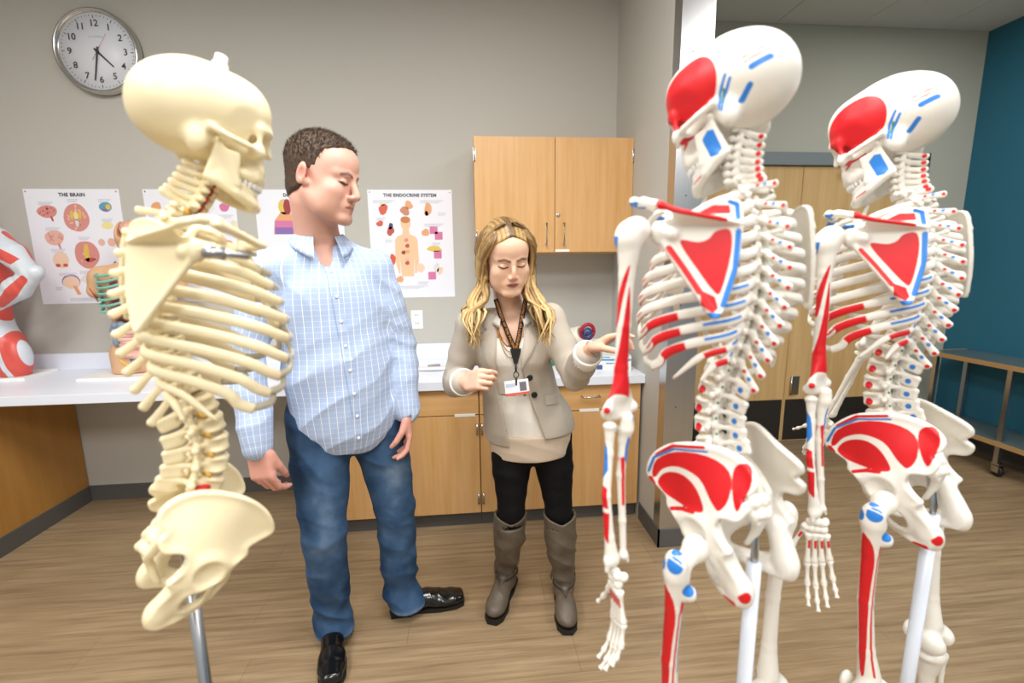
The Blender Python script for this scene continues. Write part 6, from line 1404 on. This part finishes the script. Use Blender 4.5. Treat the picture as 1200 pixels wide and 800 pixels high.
def hand_poly(name, ang, L, tail, w0_, w1_, y, m_): 
    c, s = math.cos(ang), math.sin(ang); P = [(-tail, -w0_), (-tail, w0_), (L, w1_), (L, -w1_)]
    MB().prism([(x*c-z*s, x*s+z*c) for x, z in P], y, y-.001).build(name, m_, ck)
hand_poly('hour_hand', PI/2-2*PI*(4.53/12), .105, .022, .0055, .0035, -.0345, m_ink); hand_poly('minute_hand', PI/2-2*PI*(32/60), .150, .025, .0048, .003, -.0365, m_ink)
hand_poly('second_hand', PI/2-2*PI*(5.5/60), .105, .05, .0010, .0006, -.0385, mat('red_second', 'b05a5a', .5))
MB().lathe([(.008, .0335), (.008, .040), (.003, .041)], 16, R=RX).build('hub', m_ink, ck)
tag(ck, 'round silver-rimmed wall clock with white face on the back wall', 'clock')
# ------------------------------------------------------------------ posters
m_paper = mat('poster_paper', 'f0f2fa', .35)
PM = {c: mat('print_'+c, c, .4) for c in ('d9928a', 'c0564e', 'e9b9a8', 'e3c35a', '8fb36a', '5aa0c8', '8a6fb0', 'd77aa8', 'f0d2b8', 'f0c8a0', 'c98a6a', 'a03b3b', '3f4a68', '7d2f58', 'e8a878', 'd86048', 'b7bcc8', 'c9ccd8', '3d7fc0', 'e2dfe0', 'efe3a0', 'c77f4a')}
def blob(cx, cz, rx, rz, n=20, wob_=.0, seed=0, rot=0):
    r = random.Random(seed); ph = [r.uniform(0, 6.28) for _ in range(3)]; P = []
    for i in range(n):
        a = 2*PI*i/n; k_ = 1+wob_*(math.sin(2*a+ph[0])+.6*math.sin(3*a+ph[1])+.4*math.sin(5*a+ph[2])); x, z = rx*k_*math.cos(a), rz*k_*math.sin(a); P.append((cx+x*math.cos(rot)-z*math.sin(rot), cz+x*math.sin(rot)+z*math.cos(rot)))
    return P
def flat_poly(name, poly, col, par, layer=1, y=-.0022):
    n = len(poly); me = pydata(name, [(x, y-.0003*layer, z) for x, z in poly], [tuple(range(n))]); return link(name, me, par, PM[col] if isinstance(col, str) else col)
def poster(x0, title, label, paint, size=.027, tx=0.):
    p = empty('anatomy_poster', (x0+.254, WY, 1.907)); MB().box((-.254, -.002, -.655), (.254, -.0005, 0)).build('sheet', m_paper, p)
    for x in (-.24, .24): MB().lathe([(.005, 0), (.005, .002), (.002, .003)], 10, R=RX, t=(x, -.0015, -.014)).build('pin', m_chrome, p)
    put_text(title, size, (tx, -.0028, -.033), (PI/2, 0, 0), m_ink, p, .0011, spacing=1.06); paint(p)
    return tag(p, label, 'poster', 'anatomy posters on the back wall')
def captions(p, rows):
    mb = MB()
    for x, z, w_ in rows:
        for q in range(3): mb.add([(x-w_/2, -.0026, z-q*.007), (x+w_/2*(1-.2*q), -.0026, z-q*.007), (x+w_/2*(1-.2*q), -.0026, z-q*.007+.003), (x-w_/2, -.0026, z-q*.007+.003)], [(0, 1, 2, 3)])
    tag(mb.build('caption_lines', PM['c9ccd8'], p), kind='stuff')
def brain_fig(p, cx, cz, rx, rz, c1, c2, seed=0, stem=True, name='brain_print'):
    g_ = flat_poly(name, blob(cx, cz, rx, rz, 28, .04, seed), c1, p, 1); r = random.Random(seed)
    for i in range(12):
        a = r.uniform(0, 6.28); q = r.uniform(.2, .8); x, z = cx+rx*q*math.cos(a), cz+rz*q*math.sin(a); flat_poly('gyrus', blob(x, z, rx*.16, rz*.07, 10, .1, i, r.uniform(0, 3)), c2, g_, 2)
    if stem: flat_poly('stem', [(cx+rx*.2, cz-rz*.8), (cx+rx*.45, cz-rz*.75), (cx+rx*.55, cz-rz*1.5), (cx+rx*.38, cz-rz*1.55)], c2, g_, 2)
    return g_
def p_brain(p):
    brain_fig(p, -.145, -.125, .052, .036, 'd9928a', 'c0564e', 1); brain_fig(p, -.13, -.272, .052, .042, 'e9b9a8', 'd9928a', 2); g_ = brain_fig(p, .005, -.16, .066, .082, 'd9928a', 'e9b9a8', 3, False)
    for s in (-1, 1): flat_poly('nerve', blob(.005+s*.022, -.145, .008, .03, 12, .2, s), 'e3c35a', g_, 3)
    flat_poly('pons', blob(.005, -.15, .012, .026), 'efe3a0', g_, 4); flat_poly('medulla', blob(.005, -.19, .009, .022), 'e2dfe0', g_, 4)
    g_ = brain_fig(p, .03, -.37, .064, .082, 'd9928a', 'e9b9a8', 4, False); flat_poly('tract', blob(.03, -.36, .016, .05, 14, .1), 'e3c35a', g_, 3); flat_poly('tract', blob(.04, -.40, .03, .012, 14, .1), 'c0564e', g_, 3)
    flat_poly('brain_section', blob(-.115, -.398, .044, .046, 24, .03), 'f0d2b8', p, 1)
    for s in (-1, 1): flat_poly('lobe', blob(-.115+s*.02, -.43, .014, .01), 'd86048', p, 2)
    g_ = flat_poly('brain_section', blob(-.08, -.53, .048, .036, 20, .03), 'f0d2b8', p, 1); flat_poly('stem', [(-.075, -.55), (-.055, -.55), (-.035, -.60), (-.055, -.605)], 'e8a878', g_, 2)
    g_ = flat_poly('brain_outline', blob(-.08, -.525, .052, .040, 20, .03), '8a6fb0', p, .5)
    g_ = brain_fig(p, .17, -.10, .036, .026, '5aa0c8', '8fb36a', 6, False); flat_poly('lobe', blob(.185, -.10, .014, .016), 'e3c35a', g_, 3); flat_poly('lobe', blob(.165, -.118, .016, .008), '8a6fb0', g_, 3)
    flat_poly('brain_section', blob(.165, -.205, .032, .020), 'efe3a0', p, 1); flat_poly('brain_section', blob(.12, -.30, .018, .02), 'd9b0b8' if False else 'e9b9a8', p, 1); flat_poly('brain_section', blob(.175, -.30, .022, .024), 'e9b9a8', p, 1)
    for i in range(2): flat_poly('nerve_tree', blob(-.0+.1*i, -.51, .03, .02, 16, .35, i), 'e2dfe0', p, 1)
    for i, (x, z) in enumerate(((.17, -.43), (.06, -.60), (.09, -.60))): flat_poly('neuron', blob(x, z, .013, .012, 16, .5, i), '7d2f58', p, 1)
    captions(p, [(-.145, -.075, .08), (0, -.06, .06), (.17, -.06, .07), (-.13, -.218, .08), (.03, -.272, .06), (-.12, -.34, .08), (-.09, -.478, .10), (.04, -.468, .13), (.17, -.17, .06), (-.15, -.56, .04), (0, -.625, .2)])
poster(-2.508, 'THE BRAIN', 'anatomy poster titled The Brain on the back wall', p_brain)
def p_nerves(p):
    g_ = brain_fig(p, 0, -.2, .07, .09, 'e9b9a8', 'd9928a', 8, False)
    for i in range(10): a = -.3+i*.38; flat_poly('nerve_print', [(.03*math.cos(a), -.22+.03*math.sin(a)), (.2*math.cos(a), -.27+.22*math.sin(a)), (.2*math.cos(a)+.006, -.27+.22*math.sin(a)+.006)], ['e3c35a', '5aa0c8', '8fb36a', 'd77aa8'][i % 4], p, 2)
    for i in range(9): flat_poly('organ_print', blob(-.19+.19*(i % 3), -.1-.22*(i//3), .03, .026, 16, .1, i), ['e8a878', 'd86048', 'd77aa8', 'f0d2b8'][i % 4], p, 1)
    captions(p, [(-.19+.19*(i % 3), -.15-.22*(i//3), .09) for i in range(9)])
poster(-1.872, 'CRANIAL NERVES', 'anatomy poster titled Cranial Nerves behind the ivory skeleton', p_nerves, .026, .03)
def body_fig(p, cx, cz, s, c1):
    g_ = flat_poly('figure_print', [(cx+s*x, cz+s*z) for x, z in ((-.02, .16), (.02, .16), (.024, .12), (.06, .105), (.075, .08), (.078, -.06), (.06, -.14), (.048, -.14), (.05, -.02), (.04, -.16), (-.04, -.16), (-.05, -.02), (-.048, -.14), (-.06, -.14), (-.078, -.06), (-.075, .08), (-.06, .105), (-.024, .12))], c1, p, 1)
    flat_poly('head_print', blob(cx, cz+s*.19, s*.033, s*.042), c1, g_, 2); flat_poly('hair_print', blob(cx, cz+s*.215, s*.032, s*.022), 'c77f4a', g_, 3); return g_
def p_derm(p):
    flat_poly('head_print', blob(-.088, -.10, .034, .045), 'e3c35a', p, 1); flat_poly('head_back_print', blob(-.07, -.10, .022, .045), 'a03b3b', p, 2); flat_poly('neck_print', [(-.11, -.13), (-.06, -.13), (-.03, -.18), (-.15, -.18)], 'e8a878', p, 1); flat_poly('chest_print', [(-.15, -.18), (-.03, -.18), (-.02, -.26), (-.16, -.26)], 'd77aa8', p, 1); flat_poly('trunk_print', [(-.15, -.22), (-.05, -.22), (-.05, -.26), (-.15, -.26)], '8a6fb0', p, 2)
    body_fig(p, .1, -.36, 1.0, 'f0d2b8'); captions(p, [(0, -.07, .2), (-.1, -.5, .15)])
poster(-1.255, 'DERMATOMES', 'anatomy poster titled Dermatomes behind the man\'s head', p_derm, .026)
def p_endo(p):
    g_ = body_fig(p, -.035, -.375, .92, 'e8a878' if False else 'f0c8a0')
    for x, z, c in ((-.035, -.30, 'd9928a'), (-.03, -.335, 'c0564e'), (-.055, -.375, 'a03b3b'), (-.03, -.37, 'e8a878'), (-.035, -.42, 'e9b9a8'), (-.035, -.44, 'c0564e')): flat_poly('gland_print', blob(x, z, .014, .011, 14, .1), c, g_, 4)
    flat_poly('leg_print', blob(.045, -.47, .026, .028), 'f0d2b8', g_, 2)
    for x, z, rx, rz, c in ((-.165, -.115, .026, .032, 'd86048'), (-.19, -.20, .02, .018, 'd86048'), (-.128, -.245, .023, .026, 'c0564e'), (-.125, -.215, .014, .018, '3f4a68'), (-.125, -.42, .02, .035, 'd86048'), (-.085, -.54, .02, .022, 'e8a878'), (-.035, -.125, .028, .026, 'c98a6a'), (-.01, -.09, .024, .024, 'e8a878'), (.105, -.115, .024, .036, 'e8a878'), (.095, -.14, .013, .013, '8a93b0' if False else 'b7bcc8'), (.085, -.255, .022, .024, 'e8a878'), (.135, -.355, .05, .016, 'e3c35a'), (.145, -.47, .018, .026, 'e2dfe0'), (.165, -.49, .018, .024, 'f0d2b8'), (-.165, -.085, .02, .008, 'efe3a0')): flat_poly('organ_print', blob(x, z, rx, rz, 18, .12, int(abs(x*1000))), c, p, 1, -.0022)
    for x, z in ((.135, -.24), (.165, -.275), (.155, -.39), (.115, -.52)): flat_poly('tissue_print', [(x-.024, z-.024), (x+.024, z-.024), (x+.024, z+.024), (x-.024, z+.024)], 'd77aa8', p, 1)
    captions(p, [(-.16, -.065, .13), (.13, -.065, .14), (-.18, -.168, .06), (.14, -.205, .12), (.19, -.14, .05), (.06, -.56, .07), (-.06, -.585, .3), (-.14, -.30, .05), (.15, -.32, .05)])
poster(-.598, 'THE ENDOCRINE SYSTEM', 'anatomy poster titled The Endocrine System between man and woman', p_endo, .0265)
def p_left(p): body_fig(p, 0, -.36, 1.1, 'd9928a'); captions(p, [(0, -.08, .3), (.15, -.5, .12)])
poster(-3.17, 'THE MUSCULAR SYSTEM' if False else 'ANATOMY', 'white anatomy poster cut off at the left edge of the photo', p_left)
# ------------------------------------------------------------------ torso model with organs on the worktop
m_flesh = mat('model_flesh', 'd9ad86', .45); m_liver = mat('model_liver', '7d3a34', .35); m_lung = mat('model_lung', 'a8484a', .4); m_gut = mat('model_intestine', 'e2b3a4', .4); m_colon = mat('model_colon', '7f93a8', .4); m_cartl = mat('model_teal', '7fc0b0', .4); m_fat = mat('model_fat', 'e3b04e', .4)
tz = CT+.02; TC = np.array((-1.845, 2.77, tz)); Rt = rotz(D(20))
tb_ = empty('white_base_board', (TC[0]-.03, TC[1]-.03, CT)); MB().box((-.24, -.14, .0), (.24, .13, .018), b=.003).build('board', m_white, tb_); tag(tb_, 'white base board under the organ torso model', 'base')
tm_ = empty('torso_model', (TC[0], TC[1], tz)); tm_.rotation_euler = (0, 0, D(8))
o = [U(ell((0, .01, .10), (.165, .105, .15))), U(ell((0, .01, .30), (.145, .10, .20)), .05), U(ell((0, .01, .44), (.175, .11, .17)), .05), U(chain([(-.17, .01, .53), (0, .01, .56), (.17, .01, .53)], [.06, .07, .06]), .04), U(chain([(-.17, .01, .53), (-.20, 0, .46)], [.055, .045]), .03), U(chain([(.17, .01, .53), (.20, 0, .46)], [.055, .045]), .03), U(cap((0, .015, .56), (0, .01, .66), .055), .03), U(ell((0, 0, .745), (.068, .092, .105)), .02), U(ell((0, -.085, .72), (.012, .02, .02)), .01)]
for s in (1, -1): o.append(U(chain([(s*.085, .0, .10), (s*.09, -.01, .02)], [.095, .085]), .03))
o += [S(ell((0, -.09, .36), (.125, .095, .235)), .01), S(rbox((0.06, -.06, .80), (.09, .10, .06), .02), .006)]
V, Q = sdf_mesh(o, .005, lambda p, d: smax(d, .0-p[..., 2], .004)); link('flesh_shell', np_mesh('flesh_shell', V, Q, None, [m_flesh]), tm_)
V, Q = sdf_mesh([U(ell((.012, 0, .79), (.052, .078, .05)))], .004, lambda p, d: d-.003*np.sin(p[..., 0]*330+4*np.sin(p[..., 1]*120))*np.sin(p[..., 1]*260+3*np.sin(p[..., 2]*150)), pad=.004); link('brain', np_mesh('brain', V, Q, None, [mat('model_brain', 'd8a692', .4)]), tm_)
for s in (1, -1): V, Q = sdf_mesh([U(ell((s*.06, -.045, .47), (.05, .05, .095))), U(ell((s*.055, -.05, .42), (.055, .05, .05)), .02)], .005); link('lung', np_mesh('lung', V, Q, None, [m_lung]), tm_)
V, Q = sdf_mesh([U(ell((.02, -.075, .43), (.035, .03, .045))), U(cap((.0, -.07, .47), (.01, -.06, .53), .014), .01)], .004); link('heart', np_mesh('heart', V, Q, None, [mat('model_heart', 'b23a36', .35)]), tm_)
V, Q = sdf_mesh([U(ell((-.035, -.065, .335), (.075, .05, .04))), U(ell((.02, -.07, .33), (.05, .04, .028)), .02)], .005); link('liver', np_mesh('liver', V, Q, None, [m_liver]), tm_)
V, Q = sdf_mesh([U(chain([(.03, -.075, .35), (.075, -.075, .32), (.05, -.08, .285), (.0, -.08, .29)], [.018, .03, .026, .016]), .02)], .005); link('stomach', np_mesh('stomach', V, Q, None, [mat('model_stomach', 'd99a86', .4)]), tm_)
MB().tube(spline([(-.10, -.075, .16), (-.105, -.08, .26), (-.06, -.095, .275), (.0, -.10, .262), (.06, -.095, .275), (.105, -.08, .26), (.10, -.075, .15)], 40), [.018+.004*math.sin(i*1.6) for i in range(40)], 12).build('colon', m_colon, tm_)
gp = []
for i in range(90): t = i/89; r = (i//10); gp.append((.072*math.sin(i*.62)*(1-.1*math.sin(i*.23)), -.100-.012*math.cos(i*1.1), .245-.15*t))
MB().tube(spline(gp, 200), .0125, 8).build('small_intestine', m_gut, tm_)
for s in (1, -1):
    for i in range(7): z = .555-.032*i; MB().tube(spline([(s*.165, -.03, z), (s*.150, -.085, z-.012), (s*.095, -.115, z-.012), (s*.03, -.122, z+.004)] if s < 0 else [(s*.165, -.03, z), (s*.155, -.075, z-.012), (s*.125, -.10, z-.014)], 12), .0075, 8).build('rib', m_cartl, tm_)
MB().tube(spline([(-.05, -.085, .10), (-.035, -.10, .06), (-.05, -.095, .02)], 10), .006, 8).tube(spline([(-.02, -.095, .10), (-.03, -.10, .05)], 8), .006, 8).build('blood_vessel', mat('model_vein', '3f7fa0', .4), tm_)
MB().tube(spline([(-.118, -.04, .16), (-.10, -.085, .09), (-.05, -.10, .045), (0, -.105, .04)], 16), .008, 8).build('fat_edge', m_fat, tm_)
MB().lathe([(.010, 0), (.046, 0), (.046, .004), (.01, .005)], 20, R=frame_from((-.8, -.5, -.35), (0, 0, 1)), t=(-.212, -.012, .442)).build('arm_stump', mat('model_muscle_cut', 'b5453c', .4), tm_)
tag(tm_, 'dissected human torso model with organs standing behind the ivory skeleton', 'anatomical model')
# ------------------------------------------------------------------ muscle figure at the left edge
def muscle_mat():
    m, nt, b = nmat('muscle_model'); b.inputs['Roughness'].default_value = .38; a = nt.nodes.new('ShaderNodeAttribute'); a.attribute_name = 'red'; cl = nt.nodes.new('ShaderNodeMapRange'); cl.inputs[1].default_value = -.05; cl.inputs[2].default_value = .08; nt.links.new(a.outputs['Fac'], cl.inputs[0])
    mx = nt.nodes.new('ShaderNodeMix'); mx.data_type = 'RGBA'; nt.links.new(cl.outputs[0], mx.inputs[0]); mx.inputs[6].default_value = (*rgb('d3dae2'), 1); mx.inputs[7].default_value = (*rgb('d8564c'), 1); nt.links.new(mx.outputs[2], b.inputs['Base Color']); return m
bb = empty('white_base_board', (-2.66, 2.76, CT)); MB().box((-.24, -.12, 0), (.225, .12, .02), b=.003, R=rotz(D(6))).build('board', m_white, bb); tag(bb, 'white base board under the muscle figure at left edge', 'base')
mm_ = empty('muscle_figure', (-2.66, 2.76, CT+.02)); Z = CT+.02
E_, SH, HI = np.array((-2.215+2.66, 2.6-2.76, 1.440-Z)), np.array((-2.48+2.66, 2.70-2.76, 1.60-Z)), np.array((-2.45+2.66, 2.62-2.76, 1.285-Z))
mo = [U(ell((0, 0, .18), (.15, .11, .17))), U(ell((0, 0, .36), (.13, .10, .18)), .05), U(ell((0, 0, .56), (.17, .12, .18)), .05), U(chain([(-.18, 0, .70), (0, 0, .72), SH], [.07, .07, .075]), .04), U(cap((0, 0, .72), (0, 0, .85), .055), .03), U(ell((0, -.01, .93), (.07, .09, .11)), .02),
      U(chain([SH, SH*.5+E_*.5+np.array((0, 0, .01)), E_-np.array((.03, 0, 0)), E_], [.070, .060, .040, .032], .01), .03), U(chain([E_, E_*.55+HI*.45-np.array((0, 0, .01)), HI], [.034, .056, .040], .01), .012), U(chain([(.09, -.01, .17), (.13, -.02, .06), (.135, -.02, -.0)], [.09, .075, .06]), .03), U(ell((.165, -.03, .10), (.062, .06, .11)), .02), U(chain([(-.09, 0, .15), (-.1, 0, 0)], [.1, .08]), .03)]
def mus_post(p, d):
    return smax(d-.0025*np.abs(np.sin((p[..., 2]*.5+p[..., 0]*1.2)*62+1.5*np.sin(p[..., 1]*30))), -p[..., 2], .004)
V, Q = sdf_mesh(mo, .005, mus_post, pad=.006)
def limb(P, A, B):
    d_ = unit(B-A); t = (P-A) @ d_; L = np.linalg.norm(B-A); q = P-A-np.outer(np.clip(t, 0, L), d_); x_ = unit(np.cross(d_, (0, .3, 1.))); y_ = np.cross(d_, x_); return np.linalg.norm(q, axis=1), np.arctan2(q @ y_, q @ x_), t/L
red = np.sin(V[:, 0]*48+.8*np.sin(V[:, 2]*22))*.8+.5*np.sin(V[:, 2]*40)                    # trunk
for A, B, n_ in ((SH, E_, 3), (E_, HI, 3)):
    r_, an_, t_ = limb(V, np.array(A), np.array(B)); red = np.where((r_ < .085) & (V[:, 0] > .15) & (V[:, 2] > .32), np.sin(n_*an_+2.5*t_)-.25-1.5*np.clip(np.abs(t_-.5)-.36, 0, 1)*6, red)
red = np.where(np.linalg.norm(V-E_, axis=1) < .05, -1, red); red = np.where(V[:, 2] < .22, .6+.9*np.sin(V[:, 0]*70+V[:, 2]*14), red)
link('muscles', np_mesh('muscles', V, Q, dict(red=red), [muscle_mat()]), mm_); tag(mm_, 'red and white muscle figure with bent elbow at the left edge', 'anatomical model')
# ------------------------------------------------------------------ small things on the worktop near the partition
bx_ = empty('white_carton', (.80, 2.50, CT)); bx_.rotation_euler = (0, 0, D(-8)); MB().box((-.10, -.055, 0), (.10, .055, .085), b=.002).build('box', m_white, bx_)
m_blu = mat('carton_blue', '4f9fd0', .4); MB().box((-.098, -.0558, .058), (.098, -.0548, .068)).box((-.04, -.0558, .040), (.07, -.0548, .046)).box((-.098, -.0558, .076), (-.02, -.0548, .081)).build('blue_print', m_blu, bx_); MB().box((-.092, -.0558, .008), (-.060, -.0548, .034)).build('picture_print', mat('carton_navy', '3a5f96', .4), bx_)
tag(bx_, 'white cardboard box with blue print on the worktop by the partition', 'box')
b2 = empty('flat_carton', (.70, 2.52, CT)); MB().box((-.07, -.05, 0), (.0, .05, .045), b=.002).build('box', m_white, b2); MB().box((-.065, -.0508, .012), (-.03, -.0498, .034)).build('picture_print', m_blu, b2); tag(b2, 'small white box half hidden by the woman\'s sleeve', 'box')
cl_ = empty('plastic_jar', (.86, 2.64, CT)); MB().lathe([(.045, 0), (.048, .004), (.048, .135), (.044, .14), (.042, .138), (.044, .006), (.001, .005)], 28).build('jar', mat('clear_plastic', 'd5dade', .15, trans=.6), cl_); MB().lathe([(.05, .14), (.05, .16), (.046, .163), (.002, .164)], 28).build('lid', mat('grey_lid', 'b4b8bc', .4), cl_); tag(cl_, 'clear plastic jar with grey lid at the end of the worktop', 'jar')
hm = empty('skull_base_model', (.60, 2.66, CT+.0005)); V, Q = sdf_mesh([U(ell((0, 0, .15), (.095, .075, .07))), U(ell((.04, -.02, .17), (.05, .05, .06)), .02), U(cap((0, .0, .045), (0, 0, .10), .03, .02), .02), S(ell((.07, -.06, .20), (.045, .05, .045)), .006)], .005); link('bone_block', np_mesh('bone_block', V, Q, None, [mat('model_bone', 'e8e2d2', .4)]), hm)
MB().tube([(.085+.038*math.cos(t), -.05-.012*math.sin(t), .20+.045*math.sin(t)) for t in np.linspace(0, 2*PI, 25)], .011, 10).build('red_ring', mat('model_red', 'b02038', .4), hm); MB().tube([(.082+.024*math.cos(t), -.062, .19+.03*math.sin(t)) for t in np.linspace(0, 2*PI, 25)], .007, 8).ball((.084, -.058, .19), .016).build('blue_ring', mat('model_navy', '2c3f7a', .4), hm)
MB().lathe([(.07, 0), (.07, .012), (.05, .016)], 24).build('base', m_white, hm); tag(hm, 'small anatomical model with red and blue rings behind the woman\'s hand', 'anatomical model')
gr = empty('green_base_model', (.455, 2.66, CT)); MB().lathe([(.05, 0), (.05, .05), (.03, .07), (.02, .09), (.01, .095)], 20).build('green_base', mat('model_green', '3f8f6a', .4), gr); MB().ball((0, -.01, .125), (.035, .03, .04)).ball((.02, -.02, .15), .02).build('red_organ', mat('model_red2', 'c2473c', .4), gr); tag(gr, 'small red model on a green base behind the woman\'s elbow', 'anatomical model')
ps = empty('paper_strip', (-.22, 2.64, CT)); 
v = []; f = []
for i in range(24):
    t = i/23; x = -.17+.34*t; yv = -.03-.05*math.sin(PI*t); zc = .004+.010*math.sin(PI*t)
    v += [(x, yv, zc), (x, yv+.03, zc+.012)]
f = [(2*i, 2*i+2, 2*i+3, 2*i+1) for i in range(23)]; o_ = link('strip', pydata('strip', v, f, True), ps, mat('white_paper', 'f1f0ea', .6)); sm_ = o_.modifiers.new('thick', 'SOLIDIFY'); sm_.thickness = .0015
MB().box((-.03, -.02, .016), (.04, .015, .026), b=.004, R=rotz(.35)).build('grey_clip', mat('grey_plastic', '9a97a6', .4), ps); tag(ps, 'curled white paper strip with grey clip on the worktop beside the man', 'paper')
print('props done')
